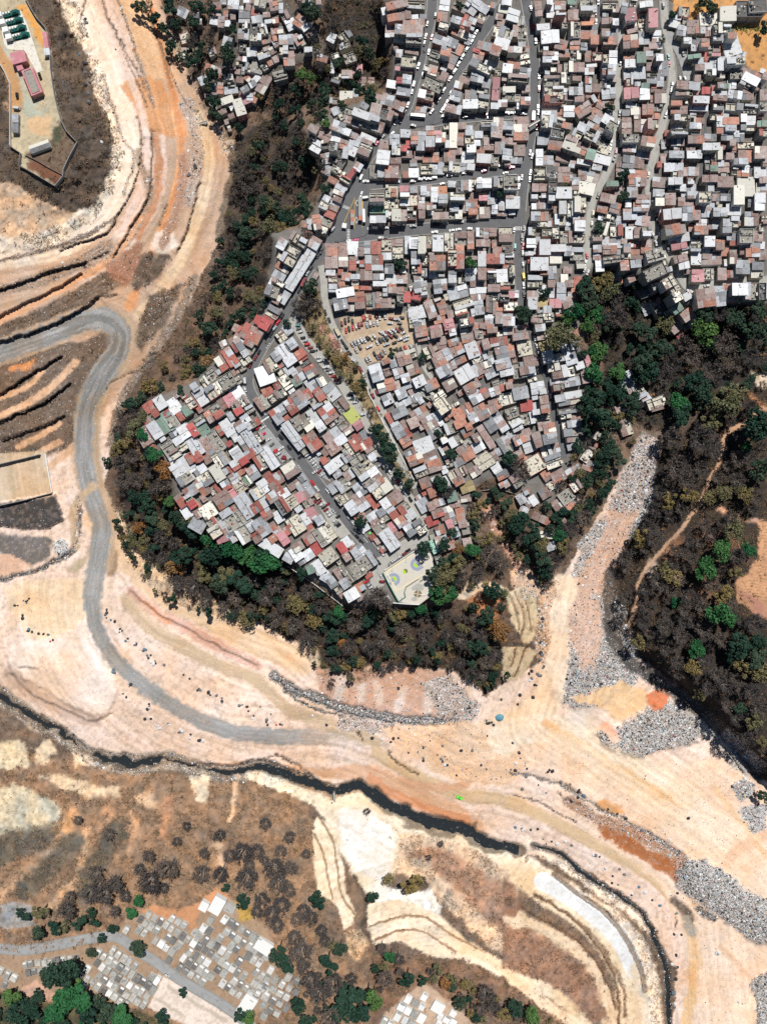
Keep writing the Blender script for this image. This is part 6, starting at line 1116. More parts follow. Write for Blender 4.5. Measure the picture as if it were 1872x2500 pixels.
def bare(seed, n1=9, n2=7, n3=8, hgt=1.35, leaves=420):
    r = np.random.RandomState(seed); T = MB(); C = MB(); T.add(*prism((0, 0, -.6), (.02, 0, hgt * .4), .075, .055, 6)); tips = []
    for i in range(n1):
        a = 2 * math.pi * (i + r.rand()) / n1; e = np.array([math.cos(a) * r.uniform(.35, .6), math.sin(a) * r.uniform(.35, .6), hgt * r.uniform(.6, .85)]); s = np.array([.01, 0, hgt * r.uniform(.25, .42)])
        T.add(*prism(s, e, .04, .02, 4))
        for j in range(n2):
            t = r.uniform(.45, 1); b = s + (e - s) * t; a2 = a + r.uniform(-1.3, 1.3); f = b + np.array([math.cos(a2) * r.uniform(.18, .42), math.sin(a2) * r.uniform(.18, .42), r.uniform(.02, .3)])
            C.add(*prism(b, f, .022, .011, 3))
            for k in range(n3):
                b2 = b + (f - b) * r.uniform(.3, 1); a3 = r.uniform(0, 6.28); g_ = b2 + np.array([math.cos(a3) * r.uniform(.08, .24), math.sin(a3) * r.uniform(.08, .24), r.uniform(-.02, .16)]); w_ = np.array([-math.sin(a3), math.cos(a3), 0]) * .017
                C.add([b2 - w_, b2 + w_, g_], [(0, 1, 2)]); tips.append(g_)
    for k in range(leaves):
        q = tips[r.randint(len(tips))] + r.normal(size=3) * .03; u = r.normal(size=3) * .045; v = r.normal(size=3) * .045; C.add([q - u, q + u, q + v], [(0, 1, 2)])
    return mkmesh('trunk', T.V, T.F, 'bark_pale'), mkmesh('crown', C.V, C.F, 'twig')
TREE = {'g': [leafy(s, l, 1100, .8, .085, 'leaf_dark') for s, l in ((1, 7), (2, 9), (3, 6), (4, 8))], 'b': [leafy(s, l, 1100, .75, .085, 'leaf_bright') for s, l in ((11, 8), (12, 6), (13, 9))],
        'o': [leafy(s, l, 700, .7, .075, 'leaf_olive') for s, l in ((21, 8), (22, 10), (23, 7))], 'O': [leafy(s, l, 600, .7, .075, 'leaf_ochre') for s, l in ((31, 8), (32, 7))], 'y': [bare(s) for s in (41, 42, 43, 44, 45)]}
TNAME = {'g': ('leafy_tree', 'dark green leafy tree', 'leafy tree'), 'b': ('leafy_tree', 'bright green leafy tree', 'leafy tree'), 'o': ('dry_tree', 'olive half-dry tree', 'dry tree'), 'O': ('dry_tree', 'ochre dry-leaved tree', 'dry tree'), 'y': ('bare_tree', 'grey leafless tree', 'bare tree')}
TREES = []            # px, py, radius px, kind
def trees(fr, s):
    ox, oy, k_ = FR[fr]
    for t in s.split():
        a = t.split(','); TREES.append((ox + float(a[0]) * k_, oy + float(a[1]) * k_, float(a[2]) * k_, a[3]))
trees('K2', '1330,60,45,g 430,990,85,g 450,890,70,o 900,1560,40,g')
trees('K1', '640,520,80,g 480,330,60,y 320,60,70,g 1510,120,80,g 1440,70,70,g 760,1300,45,g 1400,740,70,b 1480,780,60,b 1620,900,80,g 1620,1010,80,g 1640,1240,60,b 700,300,50,g 900,620,40,g 130,240,60,g 60,60,90,g 160,600,50,g')
trees('K4', '690,150,50,g 1625,280,60,g 950,60,40,o 1100,70,75,g 1440,570,36,g 1510,660,26,g 1590,690,20,g 1630,705,26,g 600,400,38,o 1000,20,60,g')
trees('K3', '1180,1100,55,g 1120,1080,40,g'); trees('K5', '500,1240,80,g 440,1370,90,y 540,1410,80,y 250,1620,45,g 1400,1020,70,g 950,1070,35,b 480,720,50,y 430,690,60,y 220,540,90,g 60,620,90,o 30,370,70,g 420,370,80,g 640,250,60,g 300,600,70,g 60,880,80,y 20,1390,60,g')
trees('K6', '610,990,60,b 905,300,55,g 1135,1510,85,g 1360,1310,58,g 1590,1510,50,b 1600,1600,60,b 880,1070,28,g'); trees('K7', '150,370,35,g 285,185,34,g 290,60,40,g 370,710,32,g 60,700,50,g 90,780,60,g 180,660,50,o 240,770,60,y 120,880,50,b 20,860,50,b 270,880,70,y 330,800,40,g 770,880,45,g 860,870,50,y 520,920,40,b 900,880,50,g')
trees('M2', '110,60,55,y 100,130,55,y 60,100,45,y 130,20,40,g 5,235,25,g 385,180,20,g 620,150,20,g 685,205,22,b 610,390,30,g 578,402,20,g 790,410,28,b 785,380,22,b 230,300,24,g 150,230,28,o 190,310,28,o 240,380,34,o 290,430,34,o 310,500,30,o 340,400,26,O 395,585,40,o 440,555,28,g 435,690,24,b 370,520,26,o 520,830,42,g 560,880,42,g 590,935,46,g 490,720,30,y 440,630,20,o 405,460,22,o')
trees('M3', '95,825,34,g 120,870,25,g 25,710,28,g 515,20,50,g 720,140,80,o 780,45,40,b 895,95,42,b 930,150,40,o 930,240,40,b 900,520,50,g 840,800,30,g 430,850,45,g 500,900,60,y 890,700,30,g 940,420,40,g 800,160,50,o 860,250,30,g')
trees('M5', '95,195,22,g 180,160,18,b 290,455,38,g 440,40,48,g 465,95,40,g 505,185,40,g 565,245,35,g 755,235,45,g 790,285,50,y 650,615,46,g 700,770,46,g 820,520,30,g 920,625,34,b 850,620,30,O 380,890,58,y 330,910,40,y 430,930,40,y 760,860,50,o 780,780,60,o 720,890,40,b 860,720,50,y 940,420,40,o 820,680,40,g 770,700,40,g')
trees('M6', '95,115,30,g 115,165,22,g 30,290,40,g 60,330,40,y 240,350,36,g 260,410,40,o 235,530,35,g 330,700,75,y 310,610,50,o 390,760,60,y 480,530,52,g 515,480,32,b 655,415,30,g 730,580,35,g 800,440,30,b 690,740,70,y 620,700,60,g 840,420,35,o 870,490,60,y 800,560,50,y 740,660,50,o 560,600,50,g 340,905,50,g 490,370,25,g 530,230,45,y 440,150,40,g 740,290,35,y 580,640,40,g 60,640,40,g 130,760,60,o 60,830,60,o 20,900,50,b 250,830,50,y 360,340,40,g 420,400,40,g 450,470,40,o 640,790,50,g')
trees('T21', '320,520,90,o 1250,490,78,b 1080,940,68,b 1400,960,95,o 1600,1100,110,g 1610,1380,72,g 550,950,90,g 600,1050,80,g 690,1300,60,g 650,1230,50,g 1520,1230,38,b 820,190,32,g 1280,1560,50,o 1450,900,80,o 1270,380,50,g 1330,1000,60,o 1600,350,62,g 1490,420,62,g 560,170,60,o 640,220,70,o 700,400,80,y 480,280,70,g 470,210,50,g 1010,440,60,o 900,760,70,g 1050,690,80,y 1180,640,90,y 1320,740,90,y 1400,560,90,y 860,480,70,g 960,600,70,g 1120,560,70,y 1250,880,70,g 700,880,60,g 780,960,60,g 1100,1030,70,g 700,750,60,b 560,620,60,b 530,760,60,b 640,890,50,g 1450,690,80,y 1560,640,80,y 1560,480,70,g 1000,780,70,y 850,680,70,g 1180,800,70,g 1380,420,40,g 1060,1180,80,y 1250,1180,110,y 1080,1370,90,y 1300,1080,80,o 1150,1450,80,y 1470,1450,70,y 1600,1560,60,y 980,1200,60,y 1320,1250,80,y')
trees('T22', '1370,240,70,b 1530,240,50,b 1260,370,70,b 1450,390,45,o 1060,585,38,b 1360,670,88,b 1430,700,50,b 1200,890,60,b 1480,850,80,g 1590,950,72,g 1440,920,60,g 1570,1170,72,y 1500,1150,60,y 320,150,42,b 60,60,60,g 150,120,50,g 370,90,50,y 350,240,50,y 200,220,50,o 80,180,60,y 930,180,70,y 740,300,70,y 960,460,70,y 1030,420,60,o 750,560,60,y 860,720,60,y 700,700,50,y 1130,640,60,y 1580,730,80,y 1250,960,50,y 1000,900,50,y 1480,1270,50,g 880,620,60,y 1000,740,70,y 1100,800,70,y 1250,760,70,y 1600,850,60,g 1350,1060,70,y 1280,1150,60,y 1620,1280,70,y 1450,1080,50,y')
trees('T12', '75,330,85,b 30,270,50,g 270,590,70,o 730,700,50,g 500,690,58,g 500,800,50,g 640,740,70,y 180,610,60,y 330,520,60,y 300,400,45,g 1400,240,46,b 1530,530,50,g 1390,590,24,g 1200,560,50,b 1180,940,36,o 1330,980,42,y 810,560,75,y 1240,420,50,o 1600,780,60,O 1560,740,50,O 560,850,40,O 720,870,50,y 760,900,60,y 820,840,60,y 950,760,60,y 1050,690,50,y 1210,680,50,y 1330,830,70,y 1440,880,60,g 1500,670,60,g 1560,930,60,y 120,480,70,y 60,560,70,y 240,740,70,y 330,850,70,y 420,620,60,y 600,880,60,y 1000,900,60,y 1100,830,60,y 1250,800,60,y 1440,780,70,y 380,700,50,o 120,700,60,y 900,690,50,o 910,720,30,g 1340,430,60,y 1300,320,40,o 1450,350,50,y 1560,300,50,y 1260,540,50,b 1060,620,40,b 700,610,25,b 1480,1060,50,y 1400,1060,60,y 1500,980,60,y 540,640,40,b 880,1000,40,y 1020,1000,40,y')
trees('T02', '980,30,60,g 1140,50,55,g 1230,120,62,g 1200,280,60,g 1380,290,72,g 1470,235,60,b 1540,250,52,b 1620,290,70,b 1360,180,50,b 1560,460,80,g 1320,400,50,o 1000,230,40,g 1600,690,60,o 1050,90,40,o 1100,350,50,O 1160,370,40,O 1330,570,60,y 1240,480,70,y 1150,460,60,y 1440,620,50,y 1480,400,60,o 1420,480,60,g 1120,200,50,y 1040,170,60,y 900,100,40,O 1640,440,60,y 1520,560,60,y 1050,300,60,y 960,280,50,y')
trees('T01', '870,1110,66,o 920,1150,40,b 1000,1290,55,b 960,1270,40,g 1060,1390,55,O 760,1250,60,o 900,930,50,g 1100,1590,36,b 1340,690,55,O 1400,370,48,o 1560,380,50,g 1350,470,60,g 1290,740,48,g 1430,920,25,b 1260,560,40,o 1390,560,50,y 1220,730,40,o 840,960,50,g 960,850,60,o 780,1340,70,y 860,1300,60,y 880,1450,70,y 960,1400,60,y 800,1450,70,y 1000,1500,60,y 880,1570,50,g 960,1620,50,g 1050,1480,60,y 1500,420,40,g 1640,370,40,g 820,1080,60,y 760,1130,50,y 870,1010,50,y 700,1330,30,g 1170,870,36,g 1200,770,36,o')
trees('T03', '260,940,55,o 355,1040,45,g 420,1030,45,o 250,1070,52,g 520,1000,45,g 600,930,34,g 620,1000,34,g 735,1040,36,g 660,1095,32,g 590,1200,38,g 885,1170,55,g 830,1110,25,g 1150,1210,26,b 1225,1040,26,g 1080,375,22,b 410,1340,105,g 310,1350,60,g 480,1310,50,g 470,1420,50,b 430,1490,80,b 520,1500,80,b 560,1590,70,g 1185,1450,32,g 1550,1600,42,g 1610,1620,46,b 1080,670,90,y 900,660,50,y 960,580,50,y 1320,560,50,y 1490,570,60,y 1210,380,40,y 1590,720,90,y 1580,860,50,g 120,1600,80,g 700,1580,60,g 790,1600,70,b 1050,1620,50,g 60,1490,60,b 200,1580,60,g 330,1600,70,b 130,930,30,g 180,960,35,g 1140,480,40,y 1420,440,50,y 500,340,40,y 700,430,50,y 130,770,20,g 310,480,24,g 400,710,22,g 900,860,40,b 850,940,40,b 1470,770,30,g 1220,820,22,b 650,1520,50,g')
trees('T13', '150,1210,60,g 200,1280,50,g 270,1540,50,g 770,1520,60,b 550,1180,50,g 880,1230,42,b 1270,1470,24,b 1220,1400,40,O 400,860,55,g 310,930,60,y 250,1110,60,y 1130,1320,32,y 840,1380,70,y 990,1370,50,g 620,1480,80,g 560,1560,80,g 60,600,40,y 220,800,60,y 40,860,60,y 100,960,70,y 310,1300,60,y 470,1270,60,g 360,980,60,y 430,1060,50,y 690,1600,70,g 730,1470,50,g 1500,1480,70,y 1550,1560,60,y 1180,1310,40,o 1360,1400,40,o 60,360,50,y 220,450,50,y 330,560,40,y 860,720,45,o 1020,760,70,o 760,840,40,g 1080,740,40,y 1120,580,26,y 720,280,30,y 1200,490,26,y 500,1150,40,o 930,1250,50,y 820,1180,50,y 620,1380,50,y')
trees('T23', '30,1550,50,g 140,1600,60,b 1630,180,40,g'); trees('T00', '1560,840,26,g 1480,360,56,g 1380,470,40,g 900,40,50,g 1000,120,46,g 1060,180,40,g 1100,300,40,g 960,20,40,y 1240,260,50,y 1350,230,50,y 1430,1560,30,g 1600,1510,60,g 1500,1430,50,y 1560,1070,80,y 1600,1180,80,y')
# scatter the rest of the woods
WOODS = [('O', '640 -20 700 -20 760 60 830 110 840 190 760 230 700 250 690 300 700 390 660 480 590 500 560 640 480 720 420 700 470 560 500 420 520 330 600 260 560 200 690 160', 'yyyggygo', 21), ('O', '240 900 300 860 380 760 460 700 560 640 470 760 330 850 300 960 370 1080 470 1180 600 1210 730 1315 940 1320 1060 1340 1100 1440 1050 1480 980 1430 760 1460 690 1440 640 1370 440 1310 330 1260 260 1130', 'ygyogyog', 20),
         ('O', '1280 620 1400 620 1430 690 1500 740 1560 700 1656 690 1656 830 1560 850 1450 920 1390 900 1320 880 1290 760', 'ygyyggy', 21), ('O', '1430 980 1560 870 1656 880 1656 1060 1590 1240 1656 1330 1656 1640 1480 1470 1350 1380 1340 1230 1400 1090', 'yyyyo', 36),
         ('O', '1010 1070 1110 1100 1200 1200 1190 1270 1130 1240 1060 1130 1050 1250 1160 1300 1080 1370 950 1320 960 1210 1020 1160', 'yogy', 21), ('O', '1270 830 1360 880 1370 960 1300 1100 1200 1230 1160 1150 1230 1020', 'ggoyg', 22),
         ('O', '180 1880 420 1830 620 1840 680 2000 790 2140 720 2230 620 2060 500 1940 300 1960 100 2010', 'yyyy', 50), ('O', '800 2080 960 2100 1200 2212 1000 2212 960 2150 880 2110 800 2180', 'yygo', 24), ('O', '-20 2130 340 2150 420 2230 -20 2240', 'gbg', 18), ('O', '660 2040 760 2120 740 2212 660 2212', 'gyg', 24),
         ('O', '380 0 470 0 440 120 470 200 500 260 470 260 400 120', 'gyg', 24)]
TP = np.zeros((6000, 3)); TN = len(TREES); TP[:TN] = [(t[0], t[1], t[2]) for t in TREES]
for fr, s, mixk, sp in WOODS:
    pg = fl(fr, s); xs = [p[0] for p in pg]; ys = [p[1] for p in pg]; n = int((max(xs) - min(xs)) * (max(ys) - min(ys)) / (sp * sp) * 2.3)
    QX = trs.uniform(min(xs), max(xs), n); QY = trs.uniform(min(ys), max(ys), n); QI = inside(QX, QY, pg)
    for x, y in zip(QX[QI], QY[QI]):
        r = trs.uniform(.55, 1.15) * sp * .66; T_ = TP[:TN]
        if np.min(np.hypot(T_[:, 0] - x, T_[:, 1] - y) - T_[:, 2] * .62) < r * .5: continue
        ii, jj = int((x + 60) / OS), int((y + 40) / OS)
        if 0 <= ii < ONX and 0 <= jj < ONY and (occ[jj, ii] or blocked[jj, ii]): continue
        if any(regat(x + dx * r * .7, y + dy * r * .7) in (1, 2, 3, 5, 9) for dx, dy in ((0, 0), (1, 0), (-1, 0), (0, 1), (0, -1))): continue
        TREES.append((x, y, r, mixk[trs.randint(len(mixk))])); TP[TN] = (x, y, r); TN += 1
toe = [(p[0] + trs.uniform(-3, 3), p[1] - 7 + trs.uniform(-4, 4)) for p in spline(fl('O', '243 1115 287 1212 352 1292 450 1326 560 1338 642 1382 700 1468 760 1474 880 1432 980 1442 1050 1490 1098 1462'), 20)]
TALL = set()
for q in toe:
    if trs.rand() < .72: t_ = (q[0], q[1], trs.uniform(6, 12), 'yygog'[trs.randint(5)]); TREES.append(t_); TALL.add(t_)
def place_tree(e, proto, loc, s, sz, rz):
    e.location = loc; e.rotation_euler = (0, 0, rz)
    for me, nm in zip(proto, ('trunk', 'crown')): link(nm, me, e, scale=(s, s, sz))
TREES = [t for t in TREES if -20 < t[0] < 1895 and -20 < t[1] < 2525]
TREES.sort(key=lambda t: -t[2] - (50 if t in TALL else 0))
WHERE = [('the top shanty slope', 480, 100), ('the upper wooded gully', 900, 110), ('the dark ravine west of the fork', 680, 330), ('the slope below the long shed', 560, 640), ('the western slope', 420, 880), ('the western tip of houses', 330, 1120), ('the woods under the spur', 520, 1330), ('the woods below the white corner roof', 680, 1400), ('the woods below the sports court', 900, 1480), ('the sports court', 1060, 1390), ('the pale spur terraces', 1220, 1500), ('the red gully', 1170, 1330),
         ('the far shacks', 1330, 1200), ('the sinking street', 1330, 950), ('the ravine mouth', 1420, 1000), ('the north-east ravine', 1600, 850), ('the ravine head houses', 1500, 720), ('the top of the eastern hill', 1760, 1000), ('the eastern footpath', 1620, 1200), ('the eastern hill', 1700, 1400), ('the shaded eastern foot', 1750, 1640), ('the green strip', 880, 950), ('the green strip top', 760, 760), ('the spur street', 760, 1150), ('the village blocks', 1150, 560), ('the dry field', 1760, 90), ('the eastern rows', 1520, 480),
         ('the lower lane', 1090, 1180), ('the southern slope', 300, 2050), ('the middle southern slope', 520, 2080), ('the quarry edge', 780, 2180), ('the burial ground road', 250, 2280), ('the burial ground graves', 450, 2320), ('the bottom thicket', 180, 2440), ('the bottom middle thicket', 850, 2440), ('the bench above the bend', 1150, 2420), ('the white quarry', 950, 2150), ('the compound wall', 150, 300), ('the bottom right bench', 1290, 2470)]
WXY = np.array([(a[1], a[2]) for a in WHERE], float)
tc = {}; tnum = {'leafy_tree': 0, 'dry_tree': 0, 'bare_tree': 0}; tl = {}
sel = []; over = []
for t in TREES:
    nm = TNAME[t[3]][0]
    if tnum[nm] >= 300: over.append(t); continue
    tnum[nm] += 1; a = int(np.argmin(((WXY - (t[0], t[1])) ** 2).sum(1))); sel.append((t, a)); tl.setdefault((a, t[3]), []).append(t)
for kx, L_ in tl.items(): L_.sort(key=lambda t: t[1] + .3 * t[0])
for t, a in sel:
    x, y, r, kd = t; pr = TREE[kd][trs.randint(len(TREE[kd]))]; s = r * mpp(x, y) * trs.uniform(.95, 1.08); hh = s * (trs.uniform(1.1, 1.5) if t not in TALL else trs.uniform(2.0, 3.0))
    z0 = float(zat(x, y)); top = z0 + hh * 1.2; kk = K * (CAM_H - top); loc = ((x - 936) * kk, (1250 - y) * kk, z0)      # the crown is what was traced
    e = empty(TNAME[kd][0], loc); L_ = tl[(a, kd)]; n = L_.index(t) + 1
    tagp(e, ('%s by %s' % (TNAME[kd][1], WHERE[a][0])) if len(L_) == 1 else '%s, %s from the top by %s' % (TNAME[kd][1], ORD(n), WHERE[a][0]), TNAME[kd][2], 'trees of the slopes and gardens')
    place_tree(e, pr, loc, s, hh, trs.uniform(0, 6.28))
def thicket(kinds, name, label, mat, most):
    VV = []; FF = []; nv = 0
    for t in [q for q in over if q[3] in kinds][:most]:
        x, y, r, kd = t; me = TREE[kd][trs.randint(len(TREE[kd]))][1]; co = np.zeros(len(me.vertices) * 3, np.float32); me.vertices.foreach_get('co', co); co = co.reshape(-1, 3); s = r * mpp(x, y); a = trs.uniform(0, 6.28); z0 = float(zat(x, y)); hh = s * 1.25; kk = K * (CAM_H - z0 - hh); c, q = math.cos(a), math.sin(a)
        VV.append(np.stack([(co[:, 0] * c - co[:, 1] * q) * s + (x - 936) * kk, (co[:, 0] * q + co[:, 1] * c) * s + (1250 - y) * kk, co[:, 2] * hh + z0], -1)); FF += [tuple(i + nv for i in p.vertices) for p in me.polygons]; nv += len(co)
    if VV: o = link(name, mkmesh(name, np.concatenate(VV), FF, mat)); tagp(o, label, 'thicket', None, 'stuff')
thicket('gb', 'green_thicket', 'smaller dark green crowns packed between the trees', 'leaf_dark', 160); thicket('y', 'bare_thicket', 'smaller grey leafless crowns packed between the trees', 'twig', 200)
print('over', len(over), 'trees', len(sel), tnum, round(time.time() - T0, 1))

# ------------------------------------------------------------------ scrub, rubbish: small pieces nobody could count
def scatter_pts(dens, n, seed):
    """n random photo positions with probability following dens on the fine grid"""
    r = np.random.RandomState(seed); p = dens.ravel() / dens.sum(); i = r.choice(dens.size, n, p=p)
    return PX.ravel()[i] + r.uniform(-.5, .5, n) * FS, PY.ravel()[i] + r.uniform(-.5, .5, n) * FS, i
def inframe(): return ((PX > -15) & (PX < 1887) & (PY > -15) & (PY < 2515)).astype(float)
def scrub():
    clump = np.clip((fbm(PX / 20, PY / 20, 61, 4) - .40) * 5, .02, 1) * VEG ** 1.3 * inframe()
    n = 88000; x, y, i = scatter_pts(clump, n, 5); r = np.random.RandomState(6)
    z = zat(x, y); kk = K * (CAM_H - z); cx = (x - 936) * kk; cyy = (1250 - y) * kk; s = r.uniform(.45, 1.25, n) * (1 + .9 * (r.rand(n) < .10)) * (1 + 1.1 * np.clip(GREEN.ravel()[i] - .15, 0, .6))
    NB = 5; V = np.zeros((n, NB * 3, 3)); base = np.stack([cx, cyy, z], -1)
    for b in range(NB):
        a = r.uniform(0, 6.28, n); l = s * r.uniform(.6, 1.1, n); up = s * r.uniform(.25, .9, n); wd = s * r.uniform(.16, .32, n); q = r.uniform(-.35, .35, (n, 2)) * s[:, None]
        d = np.stack([np.cos(a), np.sin(a)], -1); pz = np.stack([-d[:, 1], d[:, 0]], -1)
        p0 = base.copy(); p0[:, :2] += q - pz * wd[:, None]; p0[:, 2] -= .15
        p1 = base.copy(); p1[:, :2] += q + pz * wd[:, None]; p1[:, 2] -= .15 - .25 * up
        p2 = base.copy(); p2[:, :2] += q + d * l[:, None]; p2[:, 2] += up
        V[:, b * 3] = p0; V[:, b * 3 + 1] = p1; V[:, b * 3 + 2] = p2
    F = np.arange(n * NB * 3).reshape(-1, 3)
    br = np.array([alb(134, 108, 88), alb(118, 98, 84), alb(150, 116, 88), alb(104, 96, 86), alb(96, 92, 84), alb(164, 124, 84)]); gr = np.array([alb(84, 100, 66), alb(104, 112, 70), alb(70, 92, 66), alb(120, 112, 70)])
    g = GREEN.ravel()[i]; isg = r.rand(n) < g * .42 + .05; c = (1 + .5 * (r.rand(n) < .18))[:, None] * np.where(isg[:, None], gr[r.randint(len(gr), size=n)], br[r.randint(len(br), size=n)]) * r.uniform(.6, 1.25, n)[:, None]
    local = COL.reshape(-1, 3)[i]; c = c * .5 + local * .5
    o = big_mesh('scrub', V.reshape(-1, 3), F, 'brush', np.repeat(c, NB * 3, 0)); tagp(o, 'dry brown and grey scrub covering the hillsides', 'scrub', None, 'stuff')
scrub()
def rubbish():
    d = np.clip(LIT - .06, 0, 1) ** 1.25 * inframe() * (REG != 7); n = 68000; x, y, i = scatter_pts(d, n, 15); r = np.random.RandomState(16)
    z = zat(x, y); kk = K * (CAM_H - z); c = np.stack([(x - 936) * kk, (1250 - y) * kk, z], -1); s = (r.gamma(2.0, .13, n) + .12) * (1 + .9 * (r.rand(n) < .04))
    # a squashed lump: 5 corners below, one peak
    a0 = r.uniform(0, 6.28, n); V = np.zeros((n, 6, 3))
    for k in range(4):
        a = a0 + k * math.pi / 2 + r.uniform(-.4, .4, n); rr = s * r.uniform(.7, 1.25, n); V[:, k, 0] = c[:, 0] + rr * np.cos(a); V[:, k, 1] = c[:, 1] + rr * np.sin(a); V[:, k, 2] = z - .1 + s * r.uniform(-.1, .35, n)
    V[:, 4] = c + np.stack([s * r.uniform(-.5, .5, n), s * r.uniform(-.5, .5, n), s * r.uniform(.4, .95, n)], -1); V[:, 5] = V[:, 4] + np.stack([s * r.uniform(-.6, .6, n), s * r.uniform(-.6, .6, n), -s * r.uniform(.05, .3, n)], -1)
    f = np.array([(0, 1, 4), (1, 2, 5), (2, 3, 5), (3, 0, 4), (1, 5, 4), (3, 4, 5)]); F = (f[None] + 6 * np.arange(n)[:, None, None]).reshape(-1, 3)
    pal = np.array([alb(250, 250, 250), alb(238, 238, 236), alb(216, 214, 210), alb(196, 190, 184), alb(160, 155, 150), alb(112, 110, 108), alb(70, 70, 74), alb(58, 58, 62), alb(210, 180, 160), alb(160, 180, 196), alb(92, 150, 140), alb(190, 84, 80), alb(216, 190, 120)]); pr = np.array([.08, .11, .13, .14, .13, .12, .1, .06, .09, .035, .012, .012, .008]); pr /= pr.sum()
    col = pal[r.choice(len(pal), n, p=pr)] * r.uniform(.8, 1.05, n)[:, None]
    o = big_mesh('rubbish', V.reshape(-1, 3), F, 'litter', np.repeat(col, 6, 0)); tagp(o, 'loose litter spread over the slide, the heaps and the river banks', 'rubbish', None, 'stuff')
rubbish()
def field_rows():
    """small crop plants in rows on the ploughed field"""
    V = []; C = []; r = np.random.RandomState(4)
    pg = fl('T22', '1600 80 1656 60 1656 600 1560 560 1470 520 1480 470 1560 420 1610 280'); ox, oy, s_ = FR['T22']
    for row in range(26):
        for k in range(34):
            x = 1440 + k * 7 + r.uniform(-1, 1); y = 70 + row * 20 + k * .8 + r.uniform(-2, 2); px, py = ox + x * s_, oy + y * s_
            if px > 1900 or not inside(np.array([px]), np.array([py]), pg)[0] or r.rand() < .35: continue
            b = np.array(P3(px, py)); s = r.uniform(.25, .5); c = alb(116, 130, 76) if r.rand() < .5 else alb(150, 110, 76)
            for q in range(4):
                a = r.uniform(0, 6.28); w = np.array([-math.sin(a), math.cos(a), 0]) * s * .4; V += [b - w, b + w, b + np.array([math.cos(a) * s, math.sin(a) * s, s * .9])]; C += [c] * 3
    if V: tagp(big_mesh('crop_seedlings', np.array(V), np.arange(len(V)).reshape(-1, 3), 'brush', np.array(C)), 'rows of small seedlings on the orange field', 'seedlings', None, 'stuff')
field_rows()
print('scrub and litter', round(time.time() - T0, 1))
# ------------------------------------------------------------------ vehicles
crs = random.Random(5)
def prof(name, pts_bottom, pts_top, z0, z1, mat):
    V = [(x, y, z0) for x, y in pts_bottom] + [(x, y, z1) for x, y in pts_top]; n = len(pts_bottom)
    F = [tuple(range(n))[::-1], tuple(n + i for i in range(n))] + [(i, (i + 1) % n, n + (i + 1) % n, n + i) for i in range(n)]
    return V, F
def octo(l, w, c): return [(-l + c, -w), (l - c, -w), (l, -w + c), (l, w - c), (l - c, w), (-l + c, w), (-l, w - c), (-l, -w + c)]
def shift(V, dx): return [(x + dx, y, z) for x, y, z in V]
WHEEL = None
def wheel_mesh(r):
    V = []; n = 10
    for s in (-.11, .11): V += [(r * math.cos(2 * math.pi * i / n), s, r * math.sin(2 * math.pi * i / n)) for i in range(n)]
    F = [tuple(range(n)), tuple(n + i for i in range(n))[::-1]] + [(i, n + i, n + (i + 1) % n, (i + 1) % n) for i in range(n)]
    return mkmesh('wheel', V, F, 'tyre')
W_SM, W_BG = wheel_mesh(.32), wheel_mesh(.5)
CARS = {}
